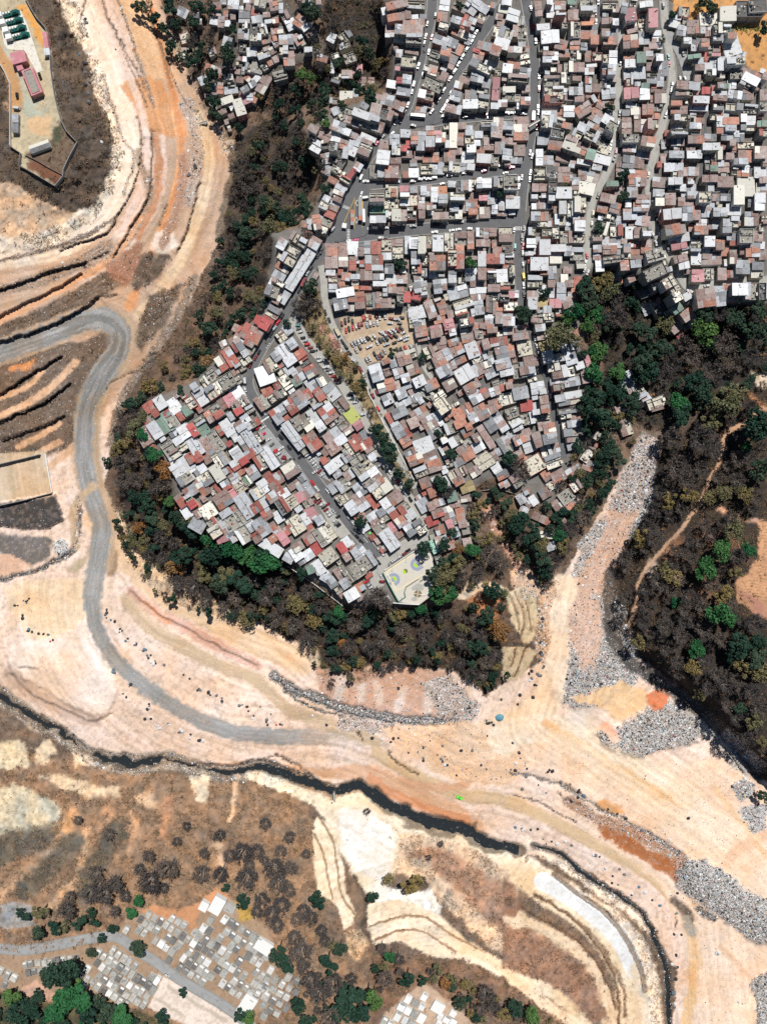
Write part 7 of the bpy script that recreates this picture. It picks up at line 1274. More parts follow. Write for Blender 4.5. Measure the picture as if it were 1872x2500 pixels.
def car_meshes(kind, paint):
    if (kind, paint) in CARS: return CARS[(kind, paint)]
    B = MB(); G = MB()
    if kind in ('sedan', 'hatchback', 'suv'):
        l, w, hh = {'sedan': (2.2, .86, 1.42), 'hatchback': (1.95, .84, 1.48), 'suv': (2.25, .92, 1.72)}[kind]; sh = .62 * hh; cx = {'sedan': -.18, 'hatchback': -.32, 'suv': -.35}[kind]; cl = {'sedan': 1.18, 'hatchback': 1.35, 'suv': 1.6}[kind]
        B.add(*prof('', octo(l - .05, w, .22), octo(l, w, .25), .22, sh * .6, 0)); B.add(*prof('', octo(l, w, .25), octo(l - .12, w - .06, .3), sh * .6 + .002, sh, 0))
        v, f = prof('', octo(cl, w - .07, .12), octo(cl - .46, w - .2, .12), sh + .002, hh - .05, 0); G.add(shift(v, cx), f)
        v, f = prof('', octo(cl - .42, w - .16, .12), octo(cl - .5, w - .22, .12), hh - .05, hh, 0); B.add(shift(v, cx), f)
        wx, wr = l * .62, W_SM
    elif kind == 'pickup':
        l, w, hh = 2.55, .92, 1.7; B.add(*prof('', octo(l, w, .2), octo(l - .08, w - .03, .2), .3, .95, 0)); v, f = prof('', octo(.85, w - .06, .1), octo(.55, w - .2, .1), .952, hh - .06, 0); G.add(shift(v, .35), f)
        v, f = prof('', octo(.6, w - .16, .1), octo(.52, w - .2, .1), hh - .06, hh, 0); B.add(shift(v, .35), f)
        for q in ((-2.45, -.65, -.86, -.78, .952, 1.2), (-2.45, -.65, .78, .86, .952, 1.2), (-2.47, -2.4, -.78, .78, .952, 1.2)): B.add(*boxvf(*q))
        wx, wr = 1.55, W_SM
    elif kind == 'van':
        l, w, hh = 2.6, .98, 2.15; B.add(*prof('', octo(l, w, .22), octo(l - .1, w - .05, .22), .28, 1.15, 0)); v, f = prof('', octo(2.35, w - .03, .2), octo(2.05, w - .12, .2), 1.152, 1.9, 0); G.add(shift(v, -.12), f)
        v, f = prof('', octo(2.12, w - .08, .2), octo(2.02, w - .16, .2), 1.9, hh, 0); B.add(shift(v, -.12), f); wx, wr = 1.6, W_SM
    elif kind == 'truck':
        l, w, hh = 3.6, 1.15, 2.7; B.add(*boxvf(-3.6, 1.75, -w, w, .7, 2.3)); B.add(*prof('', [(x + 2.75, y) for x, y in octo(.85, w - .05, .2)], [(x + 2.7, y) for x, y in octo(.75, w - .12, .2)], .5, 1.4, 0)); G.add(*prof('', [(x + 2.72, y) for x, y in octo(.78, w - .1, .2)], [(x + 2.6, y) for x, y in octo(.55, w - .2, .2)], 1.402, 2.1, 0))
        B.add(*boxvf(2.05, 3.1, -.9, .9, 2.1, 2.2)); wx, wr = 2.4, W_BG
    else:   # bus
        l, w = 5.6, 1.25; B.add(*prof('', octo(l, w, .3), octo(l, w, .3), .4, 1.3, 0)); G.add(*prof('', octo(l - .04, w - .03, .3), octo(l - .1, w - .06, .3), 1.302, 2.5, 0)); B.add(*prof('', octo(l - .05, w - .02, .3), octo(l - .25, w - .2, .35), 2.5, 2.95, 0))
        B.add(*boxvf(-2.2, 2.2, -.45, .45, 2.952, 3.1)); wx, wr = 3.4, W_BG
    r = (mkmesh('body', B.V, B.F, paint, tint=.55), mkmesh('window', G.V, G.F, 'glass'), wx, w - .06, wr, .32 if wr is W_SM else .5)
    CARS[(kind, paint)] = r; return r
PAINTS = ['car_white'] * 6 + ['car_silver'] * 8 + ['car_grey'] * 8 + ['car_black'] * 7 + ['car_red', 'car_maroon', 'car_blue', 'car_teal', 'car_gold']
CNAME = {'car_white': 'white', 'car_silver': 'silver', 'car_grey': 'dark grey', 'car_black': 'black', 'car_red': 'bright red', 'car_maroon': 'maroon', 'car_blue': 'blue', 'car_teal': 'teal', 'car_gold': 'sand coloured', 'car_yellow': 'yellow', 'car_lime': 'lime green', 'car_crimson': 'crimson'}
RC = {'r': 'car_red', 'm': 'car_maroon', 'w': 'car_white', 'k': 'car_black', 't': 'car_teal', 'y': 'car_yellow', 'l': 'car_lime', 'c': 'car_crimson', 's': 'car_silver', 'g': 'car_gold', 'd': 'car_grey'}
VEH = []
def cars(fr, s, head=None, row=None):
    ox, oy, k_ = FR[fr]
    for t in s.split():
        a = t.split(','); px, py = ox + float(a[0]) * k_, oy + float(a[1]) * k_; paint = RC[a[2]] if len(a) > 2 and a[2] else crs.choice(PAINTS); kind = {'b': 'bus', 'v': 'van', 't': 'truck', 'p': 'pickup', 's': 'suv'}.get(a[3] if len(a) > 3 else '', None) or crs.choice(['sedan', 'sedan', 'sedan', 'hatchback', 'hatchback', 'suv', 'suv', 'pickup'])
        if head is None:
            best = (1e9, 0)
            for S, w in ST_NP:
                d = np.hypot(S[:, 0] - px, S[:, 1] - py); j = int(np.argmin(d))
                if d[j] < best[0]: a0 = S[max(0, j - 1)]; b0 = S[min(len(S) - 1, j + 1)]; best = (d[j], math.degrees(math.atan2(b0[1] - a0[1], b0[0] - a0[0])))
            hd = best[1] + crs.uniform(-4, 4)
        else: hd = (float(a[4]) if len(a) > 4 else head) + crs.uniform(-5, 5)
        VEH.append((px, py, hd, kind, paint, row))
cars('K2', '1005,245,g 990,370 975,440,d 1020,530,w 915,670,w 980,690,k 960,760,w 868,860,w,v 852,930,w 810,1065,w 775,1140,k 692,1240,w 650,1355,w 555,1390,k 500,1450,c 1050,380,r 1085,160,k', row='along the ravine side street')
cars('K2', '1500,330,w 1470,390,s 1450,430,w 1405,500,w 1360,580,t 1320,650,d 1280,725,w 1235,800,m 1170,915,w 1245,940,w 1115,1015,d 1200,1040,g 1175,1090,w 1155,1115,w 1050,1130,w 1590,150,k 1610,95,k 1570,200,w 1640,80,w', row='along the slanting street')
cars('K2', '1165,1180,w 1235,1195,w 860,1275,k,s 1600,1165,m 1640,1150,w 1635,1190,w 1390,1185,k', row='round the fork')
cars('K2', '908,1185,s,b,10', 10, row='at the tip of the wedge block')
cars('K3', '392,90 414,275,r 440,420,w 475,775,w 475,900,r 465,1090 470,1140,w 455,1290,r 405,1580,k 385,1545', row='on the long middle street, upper half'); cars('K3', '416,1180,c,t', row='on the long middle street by the footbridge')
cars('K3', '1070,20 1040,130,w 1050,225,m', row='in the northern alley'); cars('K3', '1300,480,k 1295,640,d 1275,1260 1270,1380 1250,1540,m 1200,1450,w 1190,1520,w 1235,1600,k 1285,1150,k', row='on the winding lane'); cars('K3', '150,1145,k 190,1148,k 258,1140,s 318,1152,w', row='on the street north of the bus stop block, east end')
cars('K4', '655,580,t 660,650,r 690,865,w 680,925,w 640,1130,w 625,1165,w 578,1440,k 770,800,w 820,800,w 600,60,d 800,545,d', row='on the concrete street, upper half'); cars('K7', '455,170,k 455,230,k 480,330,k 455,410,w 498,410,w 475,462,w 515,450,k 545,500,d 575,560,k 770,710,w 670,740,w', row='on the concrete street, lower half')
cars('K7', '432,65,w 140,185,k 110,290 103,350,w 75,535,r 65,578,w 60,615,w 80,632,w', row='on the winding lane, lower half')
cars('K5', '1000,145,w,v 1050,180,w 1003,310,w 1040,350,w,v 715,665,s', row='by the bus stop'); cars('K5', '600,880,k 565,930,k 490,1060,k 460,1110,s 375,1280,k 205,1540,k 165,1600,r 560,725,w', row='beside the long shed'); cars('K5', '420,1200,m,t', row='beside the long shed')
cars('K5', '1360,185,s 1525,175,w 1590,160,w 1640,150,s 1090,655,s 1145,645,t 1250,650,w 1525,630,d 1240,750,k 1195,752,w 760,792,k 880,783,w 945,773,c', row='round the bus stop block')
cars('K6', '30,180,w 95,160,w 190,155,s 245,145,w 400,120,w 470,110,w 545,98,w 750,75,c 330,205,w 920,20,s 965,95,k 1025,38,c 1095,10,s 700,157,w', row='on the street north of the garage row'); cars('K6', '30,630,s 260,615,k 360,600,w 515,590,d 660,568,s 250,692,w 425,675,w 490,665,w 600,660,w', row='on the street south of the garage row')
cars('K6', '1130,140,k 1215,90,w 1210,160,w 1100,160,w 1100,232,w 1050,670,w 1060,840,t 1145,835,r 1140,905,w 1142,1020,w 1147,1230,w 1150,1320,k 1150,655,k 1130,738,k 1135,772,k', row='on the long middle street, lower half'); cars('K6', '1145,1140,y,v', row='on the long middle street')
cars('M1', '875,30,k 855,65,r 835,100 815,135,k 745,237,k 725,270,m 695,315,m 665,455,w 668,490,s 678,525,s 715,592,k 775,590,w 750,565,k 872,730,k 920,792,k', row='on the bend above the spur'); cars('M1', '664,405,w,v', row='on the bend above the spur')
cars('M1', '735,680,r 770,675,w 770,715,c 800,745,w 820,775,d 842,810,r 872,797,w 858,828,w 887,850,m 937,866,k', -32, row='in the upper bays of the spur street')
cars('M2', '65,225 70,245 80,262,w 95,297,k 110,315 120,335 138,355,m 150,375,k 185,412 198,430,w 228,467,w 243,485 258,500 272,520,r 290,540,m 302,558,k 365,630,k 373,648,w 395,672,w 440,742,w', -8, row='on the pale lane west of the green strip')
cars('M2', '320,215,m 340,200 360,190 382,205 345,255,r 362,245 383,238,r 403,235,w 420,225 437,215 447,182,r 465,180,g 465,222 485,215,w 485,180 505,215 522,172,m 527,210,w 540,178,w 570,172,w', 82, row='in the north row of the sandy car park')
cars('M2', '608,185,m 640,190,s 600,212,w 655,212 670,180,k', 8, row='in the north-east corner of the sandy car park')
cars('M2', '380,335 397,325,s 417,320 435,312,w 452,310,w 470,300,k 490,297,g 510,290,w 525,325,w 543,312,k 562,305 580,300 403,370,s 425,350,d', 58, row='in the middle row of the sandy car park')
cars('M2', '548,268,w 565,275,w 580,270 600,262,w 622,255,w 645,252,m 665,242,k 605,290,m 632,285,k', 40, row='in the east row of the sandy car park'); cars('M2', '678,268,w 660,305,w 695,290,w 692,310,w 625,325,k 580,335,s 480,348,w', -22, row='in the lower east row of the sandy car park')
cars('M2', '465,425,s 482,417,w 510,390,k 525,410 540,408 552,395 568,375,s 645,370,k 665,365,k 688,355,r 722,350,s', 62, row='in the south row of the sandy car park')
cars('M2', '225,150,k 248,195,k 325,320,k 345,350,k 366,385,k 475,490,w 490,518,w 500,545,k 525,615,m 500,635,m 530,710,r 390,430,w 430,482,m 445,510,w', row='on the lane east of the green strip'); cars('M2', '293,262,g,t', row='on the lane east of the green strip')
cars('M4', '795,35,k 820,12,w 832,27,w 850,40,w 862,56,w 872,70,w 882,85,w 897,100,s 877,125,w 905,120,m 922,140,w 920,60,k', -35, row='in the bays east of the spur street'); cars('M4', '745,60,k 790,100,s 865,187,r 890,220,w 702,42,m 652,8,r', row='on the upper spur street')
cars('M5', '25,340,m 48,347,m 62,360,w 72,378,k 85,392,m 98,405,w 110,420,w 95,360,m 135,455,w 147,472,d 160,482,k 155,432,k', -35, row='in the bays west of the spur street')
cars('M5', '95,283,w 220,440,w 240,465,w 245,520,d 265,545,k 290,575,k 390,620,w 415,650,w 345,640,s 367,670,k 392,697,k 300,520,w 318,490,l 348,537,l 130,400,s', row='on the lower spur street'); cars('M5', '345,70,w 355,90,w 370,105,s 395,135,s', -30, row='in the small bay on the pale lane')
cars('M5', '455,170,w 500,230,r 525,265,w 545,295,w 575,330,k 632,280,w 640,525,k 602,555,k', row='on the lower pale lane'); cars('M5', '480,685,w 510,665,w 540,645,m 560,627,k', -35, row='against the north wall of the court'); cars('M5', '405,775,w,,58 410,808,m,,0 320,808,r,,-32 335,825,s 348,840,w 362,858,s 450,905,w,,58', -32, row='west of the sports court')
cars('M3', '581,158,w 593,200,w 602,238,w 619,287,w 540,85,k 672,490,w 685,512,k 640,330,k', row='on the narrow sinking street')
cars('T03', '1085,1335,w', row='on the burial ground road'); cars('T13', '1320,190,l,p,25', 20, row='on the dirt track'); cars('F1', '745,1400,k,p,72', 72, row='beside the rose roof in the compound'); cars('F1', '330,1765,k', 88, row='west of the rose roof in the compound'); cars('F2', '325,195,w,v,5', 5, row='inside the compound wall')
vc = {}
for v in VEH: vc.setdefault((v[5], v[3], v[4]), []).append(v)
for i, v in enumerate(VEH):
    px, py, hd, kind, paint, row = v; off = .28
    x, y, z = P3(px, py, off); nm = {'van': 'van', 'truck': 'truck', 'bus': 'bus', 'pickup': 'pickup_truck'}.get(kind, 'car'); e = empty(nm, (x, y, z), -math.radians(hd) + (math.pi if crs.random() < .5 else 0))
    L_ = vc[(row, kind, paint)]; n = L_.index(v) + 1; kn = {'suv': 'estate car', 'pickup': 'pickup truck'}.get(kind, kind)
    tagp(e, ('%s %s %s' % (CNAME[paint], kn, row)) if len(L_) == 1 else '%s %s, %s of those %s' % (CNAME[paint], kn, ORD(n), row), {'van': 'van', 'truck': 'truck', 'bus': 'bus', 'pickup': 'pickup'}.get(kind, 'car'), 'vehicles parked in the village' if row else None)
    bm_, gm, wx, wy, wm, wr = car_meshes(kind, paint); e.scale = (1.1, 1.1, 1.1); link('body', bm_, e); link('window', gm, e)
    for sx in (-1, 1):
        for sy in (-1, 1): link('wheel', wm, e, (sx * wx, sy * wy, wr))
print('vehicles', len(VEH), round(time.time() - T0, 1))

# ------------------------------------------------------------------ burial ground
def tomb(px, py, w, d, ang, mat, hgt, head, label, i):
    kk = mpp(px, py, hgt); x, y, z = P3(px, py); k2 = K * (CAM_H - z - hgt); e = empty('tomb', ((px - 936) * k2, (1250 - py) * k2, z), -math.radians(ang)); tagp(e, label, 'tomb', 'tombs of the burial ground')
    W, D = w * kk, d * kk
    link('plinth', boxes('plinth', [(-W / 2, W / 2, -D / 2, D / 2, -.8, .3)], 'tomb_grey', crs.random()), e)
    link('vault', boxes('vault', [(-W / 2 + .25, W / 2 - .25, -D / 2 + .25, D / 2 - .25, .3, hgt)], mat, crs.random()), e)
    link('slab', boxes('slab', [(-W / 2 + .12, W / 2 - .12, -D / 2 + .12, D / 2 - D * .22, hgt, hgt + .14)], mat, crs.random()), e)
    if head: link('headblock', boxes('headblock', [(-W * .32, W * .32, D / 2 - D * .2, D / 2 - .2, hgt - .2, hgt + 1.0)], 'tomb_white' if crs.random() < .6 else 'tomb_grey', crs.random()), e)
TOMBS = []
def tomb_field(fr, s, ang, dw, dd, tw, td, mats, where, holes=.12):
    pg = fl(fr, s); k_ = FR[fr][2]; dw, dd, tw, td = [v * k_ for v in (dw, dd, tw, td)]; cx = sum(p[0] for p in pg) / len(pg); cy_ = sum(p[1] for p in pg) / len(pg); c, s_ = math.cos(math.radians(ang)), math.sin(math.radians(ang))
    bx0, bx1, by0, by1 = min(p[0] for p in pg), max(p[0] for p in pg), min(p[1] for p in pg), max(p[1] for p in pg)
    for r in range(-40, 41):
        for q in range(-60, 61):
            u, v = q * dw + (r % 2) * dw * .3 + crs.uniform(-.06, .06) * dw, r * dd + crs.uniform(-.06, .06) * dd; x, y = cx + u * c - v * s_, cy_ + u * s_ + v * c
            if not (bx0 < x < bx1 and by0 < y < by1) or not inside(np.array([x]), np.array([y]), pg)[0] or crs.random() < holes or x < -8 or x > 1880 or y > 2506: continue
            if any(math.hypot(x - t[0], y - t[1]) < t[2] * .55 for t in TREES if abs(t[0] - x) < 40 and abs(t[1] - y) < 40): continue
            if min(float(np.min(np.hypot(S[:, 0] - x, S[:, 1] - y))) - w for S, w in ST_NP[-1:]) < 2: continue
            TOMBS.append((x, y, tw * crs.uniform(.8, 1.08), td * crs.uniform(.75, 1.05), ang + crs.uniform(-3, 3), crs.choice(mats), crs.choice([.9, 1.2, 1.6, 2.1]), crs.random() < .75, where))
GM = ['tomb_grey'] * 6 + ['tomb_dark'] * 3 + ['tomb_white']
tomb_field('T03', '885 970 945 912 1060 935 1180 990 1250 1070 1300 985 1460 950 1560 1010 1656 1060 1740 1200 1790 1330 1720 1450 1656 1520 1600 1560 1450 1500 1300 1410 1150 1315 1000 1215 930 1170 880 1090', 33, 43, 60, 41, 58, GM, 'in the upper field of graves')
tomb_field('T03', '1700 1330 1880 1340 1960 1400 1890 1560 1700 1659 1600 1690 1640 1560', 30, 52, 60, 46, 54, GM, 'in the eastern field of graves')
tomb_field('T03', '620 1180 780 1160 830 1230 1040 1340 1000 1440 950 1540 820 1540 650 1480 510 1410 530 1290', 33, 43, 61, 41, 58, GM, 'in the lower field of graves')
tomb_field('T03', '120 1250 300 1220 510 1175 520 1235 380 1300 150 1345', -8, 42, 52, 38, 46, ['tomb_dark', 'tomb_grey'], 'in the rows south of the road', .05); tomb_field('T03', '-10 1235 20 1240 110 1330 110 1360 60 1440 -10 1440', 28, 50, 66, 44, 58, GM, 'at the western edge of the graves')
tomb_field('T03', '780 1040 830 1010 860 1050 830 1090 790 1080', 33, 44, 60, 40, 56, GM, 'north of the road bend', 0)
tomb_field('T13', '830 1640 930 1540 940 1480 1020 1470 1110 1440 1120 1530 1080 1659 1000 1700 830 1700', 30, 50, 66, 46, 62, ['tomb_white', 'tomb_white', 'tomb_grey'], 'in the white plot at the bottom edge', .08); tomb_field('T13', '1170 1610 1290 1570 1310 1650 1180 1700', 30, 46, 52, 42, 48, ['tomb_white'], 'in the small plot at the bottom edge', .05)
TOMBS.sort(key=lambda t: -t[2] * t[3]); TOMBS = TOMBS[:300]; tg = {}
MD = {'tomb_grey': 'grey concrete', 'tomb_dark': 'dark grey', 'tomb_white': 'whitewashed'}
for t in TOMBS: tg.setdefault((t[8], t[5], t[7]), []).append(t)
for L_ in tg.values(): L_.sort(key=lambda t: t[1] + .4 * t[0])
for i, t in enumerate(TOMBS):
    L_ = tg[(t[8], t[5], t[7])]; hd = 'tomb with headblock' if t[7] else 'plain tomb'
    tomb(*t[:8], ('%s %s %s' % (MD[t[5]], hd, t[8])) if len(L_) == 1 else '%s %s, %s down %s' % (MD[t[5]], hd, ORD(L_.index(t) + 1), t[8]), i)
def hut(fr, x, y, w, d, ang, hgt, roof, wall, label, name='mausoleum', cat='mausoleum', inner=None, gable=False, shade_roof=None):
    px, py = fp(fr, (x, y))[0]; k_ = FR[fr][2]; z0 = float(zat(px, py)); kk = K * (CAM_H - z0 - hgt); W, D = w * k_ * kk, d * k_ * kk; e = empty(name, ((px - 936) * kk, (1250 - py) * kk, z0), -math.radians(ang)); tagp(e, label, cat)
    link('wall', mkmesh('wall', *walls_part(W - .3, D - .3, 2, hgt - .1), wall, tint=.5), e)
    uvf = lambda V: [(v[0], v[1]) for v in V]
    if gable:
        for s in (-1, 1):
            V = [(-W / 2, 0, hgt + D * .16), (W / 2, 0, hgt + D * .16), (W / 2, s * D / 2, hgt), (-W / 2, s * D / 2, hgt)]; V += [(a, b, c - .1) for a, b, c in V]; F = [(0, 1, 2, 3) if s < 0 else (3, 2, 1, 0), (4, 5, 6, 7), (0, 1, 5, 4), (1, 2, 6, 5), (2, 3, 7, 6), (3, 0, 4, 7)]
            link('roof', mkmesh('roof', V, F, roof if s > 0 or not shade_roof else shade_roof, uv=uvf(V)), e)  # slope facing away from the sun can take a darker sheet as painted shade
        V = [(-W / 2 + .15, -D / 2 + .15, hgt - .1), (-W / 2 + .15, D / 2 - .15, hgt - .1), (-W / 2 + .15, 0, hgt + D * .16 - .15), (W / 2 - .15, -D / 2 + .15, hgt - .1), (W / 2 - .15, D / 2 - .15, hgt - .1), (W / 2 - .15, 0, hgt + D * .16 - .15)]; link('gable', mkmesh('gable', V, [(0, 1, 2), (3, 5, 4)], wall), e)
    else:
        V, F = slab_part(-W / 2, W / 2, -D / 2, D / 2, hgt, 0, 0, .2); link('roof', mkmesh('roof', V, F, roof, uv=uvf(V), tint=.5), e)
        if inner:
            V, F = slab_part(-W * .33, W * .33, -D * .43, D * .43, hgt + .05, 0, 0, .045); link('deck', mkmesh('deck', V, F, inner, uv=uvf(V)), e)
            link('kerb', mkmesh('kerb', *parapet_part(W * .68, D * .88, -hgt, hgt + .02, .35, .15), 'roof_rose_deep'), e)
    return e, W, D
hut('T03', 1405, 895, 80, 110, 30, 3.4, 'tomb_white', 'white_wall', 'white mausoleum at the top of the burial ground', inner=None); hut('T03', 1320, 900, 55, 60, 28, 2.6, 'tomb_white', 'white_wall', 'small white tomb house west of the white mausoleum', 'tomb_house', 'tomb house'); hut('T03', 1487, 912, 70, 60, 30, 2.6, 'tomb_grey', 'cream_wall', 'grey tomb house east of the white mausoleum', 'tomb_house', 'tomb house')
hut('T13', 1180, 1555, 80, 70, 30, 2.6, 'tomb_white', 'white_wall', 'square white vault standing alone in the bottom plot', 'tomb_house', 'tomb house'); hut('T13', 50, 1160, 110, 80, 33, 2.4, 'tomb_white', 'white_wall', 'wide white vault by the scrub edge', 'tomb_house', 'tomb house')
hut('T03', 1600, 1540, 90, 130, 33, 3.0, 'tomb_white', 'white_wall', 'large white vault beside the road end', 'tomb_house', 'tomb house')

# ------------------------------------------------------------------ walls, compound
def wall_run(name, fr, s, h, th, mat, label, cat='wall', sink=1.5, step=7):
    P = fl(fr, s); Q = []
    for a, b in zip(P[:-1], P[1:]):
        n = max(1, int(math.dist(a, b) / step)); Q += [(a[0] + (b[0] - a[0]) * k / n, a[1] + (b[1] - a[1]) * k / n) for k in range(n)]
    Q.append(P[-1]); W = [np.array(P3(*q)) for q in Q]; V = []; F = []
    for i, p in enumerate(W):
        d = W[min(i + 1, len(W) - 1)] - W[max(i - 1, 0)]; d[2] = 0; d /= np.linalg.norm(d) + 1e-9; n = np.array([-d[1], d[0], 0]) * th / 2
        V += [p - n - (0, 0, sink), p + n - (0, 0, sink), p + n + (0, 0, h), p - n + (0, 0, h)]
    for i in range(len(W) - 1):
        b = i * 4
        for k in range(4): F.append((b + k, b + (k + 1) % 4, b + 4 + (k + 1) % 4, b + 4 + k))
    F += [(0, 1, 2, 3), tuple(len(V) - 4 + k for k in (3, 2, 1, 0))]
    o = link(name, mkmesh(name, V, F, mat)); tagp(o, label, cat); return o
wall_run('compound_wall', 'F1', '490 -20 570 140 700 360 865 545 915 720 935 900 955 1100 960 1300 1000 1600 1050 1880 1150 2240 1250 2440 1430 2630', 3.2, .35, 'block_wall', 'grey wall along the east side of the compound'); wall_run('compound_wall', 'F2', '1450 840 1310 1100 1200 1340 1190 1460 1045 1640', 3.4, .5, 'block_wall', 'stepped grey wall on the south-east edge of the compound')
wall_run('compound_wall', 'F2', '1045 1640 760 1470 480 1310 385 1270', 3.0, .3, 'block_wall', 'grey wall closing the south end of the compound'); wall_run('compound_wall', 'F2', '385 1260 405 1030 215 905', 3.0, .3, 'block_wall', 'short kinked wall at the south-west of the compound'); wall_run('compound_wall', 'F1', '-20 1120 120 1350 210 1560 222 1880 218 2350 215 2700', 3.0, .3, 'white_wall', 'pale wall along the west side of the compound')
wall_run('fence', 'F2', '470 1050 700 1160 900 1280 1130 1400 1240 1480', 1.4, .12, 'block_wall', 'thin fence line across the south of the compound', 'fence')
wall_run('yard_wall', 'T01', '-40 1362 150 1318 268 1288', 4.0, .5, 'block_wall', 'long wall on the uphill side of the sandy yard'); wall_run('yard_wall', 'T01', '-40 1628 180 1580 345 1536', 3.6, .5, 'block_wall', 'long wall on the downhill side of the sandy yard'); wall_run('yard_wall', 'T01', '298 1280 318 1400 342 1530', 1.2, .9, 'white_wall', 'low pale wall at the road end of the sandy yard')
wall_run('lane_wall', 'T11', '722 850 735 900 765 950 800 1030 830 1090 900 1220 960 1330 1025 1450', 1.1, .7, 'white_wall', 'low white wall curving down beside the green strip'); wall_run('retaining_wall', 'T23', '275 705 420 822 560 915 680 1035 775 1185 835 1330 852 1440', 1.3, .5, 'block_wall', 'retaining wall of the concrete strip, with its shadow painted alongside')
wall_run('retaining_wall', 'O', '440 1172 500 1168 560 1195 610 1215 680 1262 740 1308', 1.0, .4, 'white_wall', 'pale parapet at the wooded south edge of the houses'); wall_run('retaining_wall', 'O', '1040 1060 1075 1055 1120 1070', 1.5, .4, 'block_wall', 'footpath wall above the red gully')
hut('F1', 590, 1495, 215, 500, -22, 5.0, 'roof_rose', 'pink_wall', 'long rose roofed hall in the compound', 'hall', 'building', 'slab_grey'); hut('F1', 340, 1050, 270, 215, -15, 5.4, 'roof_rose', 'pink_wall', 'square rose roofed block beside the generators', 'annex', 'building'); hut('F1', 365, 1230, 110, 120, -20, 4.0, 'roof_rose', 'pink_wall', 'small rose link between hall and block', 'link_building', 'building')
hut('F1', 848, 730, 95, 290, -7, 3.2, 'roof_rose', 'pink_wall', 'narrow rose roofed guard house by the east wall', 'guard_house', 'building'); hut('F1', 865, 945, 105, 130, -7, 3.4, 'white_sheet', 'white_wall', 'white shed end of the guard house', 'shed', 'shed')
hut('F2', 735, 885, 380, 150, -20, 3.2, 'cream_sheet', 'cream_wall', 'cream gabled shed in the compound with shade painted on one roof side', 'shed', 'shed', gable=True, shade_roof='zinc_dark'); hut('F2', 285, 365, 120, 160, 0, 3.6, 'zinc', 'block_wall', 'grey roofed store against the west compound wall', 'store', 'building'); hut('F2', 285, 545, 120, 170, 0, 3.4, 'zinc_dark', 'block_wall', 'darker grey store below the first against the west wall', 'store', 'building')
pad = flat_poly('concrete_pad', 'F1', '-20 300 395 195 520 480 790 1300 690 1335 440 920 150 910 90 830', .12, 'slab_pale', 'pale concrete pad under the generators')
def generator(fr, x, y, ang, n):
    px, py = fp(fr, (x, y))[0]; k_ = FR[fr][2]; e = empty('generator_unit', P3(px, py), -math.radians(ang)); tagp(e, 'green generator set with white housing, %s from the rose roofed block' % ORD(n), 'generator', 'generator sets on the pad')
    link('base', boxes('base', [(-9, 9.5, -2.1, 2.1, .1, .6)], 'generator_green'), e); link('housing', boxes('housing', [(-9, -4.2, -1.9, 2.0, .6, 3.9)], 'tomb_white', .6), e); link('engine', boxes('engine', [(3.6, 8.2, -1.5, 1.6, .6, 2.6), (4.2, 7.4, -1.0, 1.0, 2.6, 3.1)], 'generator_green'), e)
    link('skid_cover', boxes('skid_cover', [(-4.1, 3.5, -1.7, 1.7, .6, 1.7)], 'generator_green', .8), e)
    for k in range(3): V, F = cylvf(.75, 1.7, 3.2, 10, -2.9 + 2.3 * k, .2); link('fan_stack', mkmesh('fan_stack', V, F, 'tomb_white', tint=.6), e)
    link('pipe', boxes('pipe', [(-4.2, 8.6, 1.75, 2.05, 1.0, 1.3)], 'steel'), e)
for n, (x, y) in enumerate(((350, 690), (290, 560), (230, 420), (170, 285))): generator('F1', x, y, -14, n + 1)
def mast(fr, x, y, hgt, label, lean=0):
    px, py = fp(fr, (x, y))[0]; e = empty('lamp_post', P3(px, py)); tagp(e, label, 'lamp post', 'lamp posts'); V, F = cylvf(.1, -.5, hgt, 6, r2=.05); link('pole', mkmesh('pole', V, F, 'steel'), e); link('lamp_arm', boxes('lamp_arm', [(-.06, 1.3, -.06, .06, hgt - .1, hgt)], 'steel'), e); link('lamp_head', boxes('lamp_head', [(.9, 1.6, -.16, .16, hgt - .22, hgt - .1)], 'tomb_white'), e)
for fr, x, y, hg, lb in (('F1', 300, 760, 12, 'tall mast behind the generators'), ('F1', 880, 980, 8, 'lamp post by the east compound wall'), ('U', 690, 1010, 7, 'lamp post at the corner of the bus stop block'), ('U', 1490, 900, 7, 'lamp post on the broad street by the bus stop'), ('C1', 690, 450, 8, 'lamp post on the upper side of the sports court'), ('C1', 436, 612, 8, 'lamp post at the upper corner of the sports court'), ('C1', 950, 820, 8, 'lamp post between court and playground'), ('C1', 600, 1180, 8, 'lamp post at the lower corner of the sports court'), ('C1', 175, 640, 8, 'lamp post in the forecourt west of the court'), ('T10', 1155, 770, 8, 'lamp post at the five way fork'), ('T10', 930, 830, 8, 'lamp post on the lower side of the fork'), ('T20', 1090, 380, 8, 'lamp post on the sloping forecourt')):
    mast(fr, x, y, hg, lb)
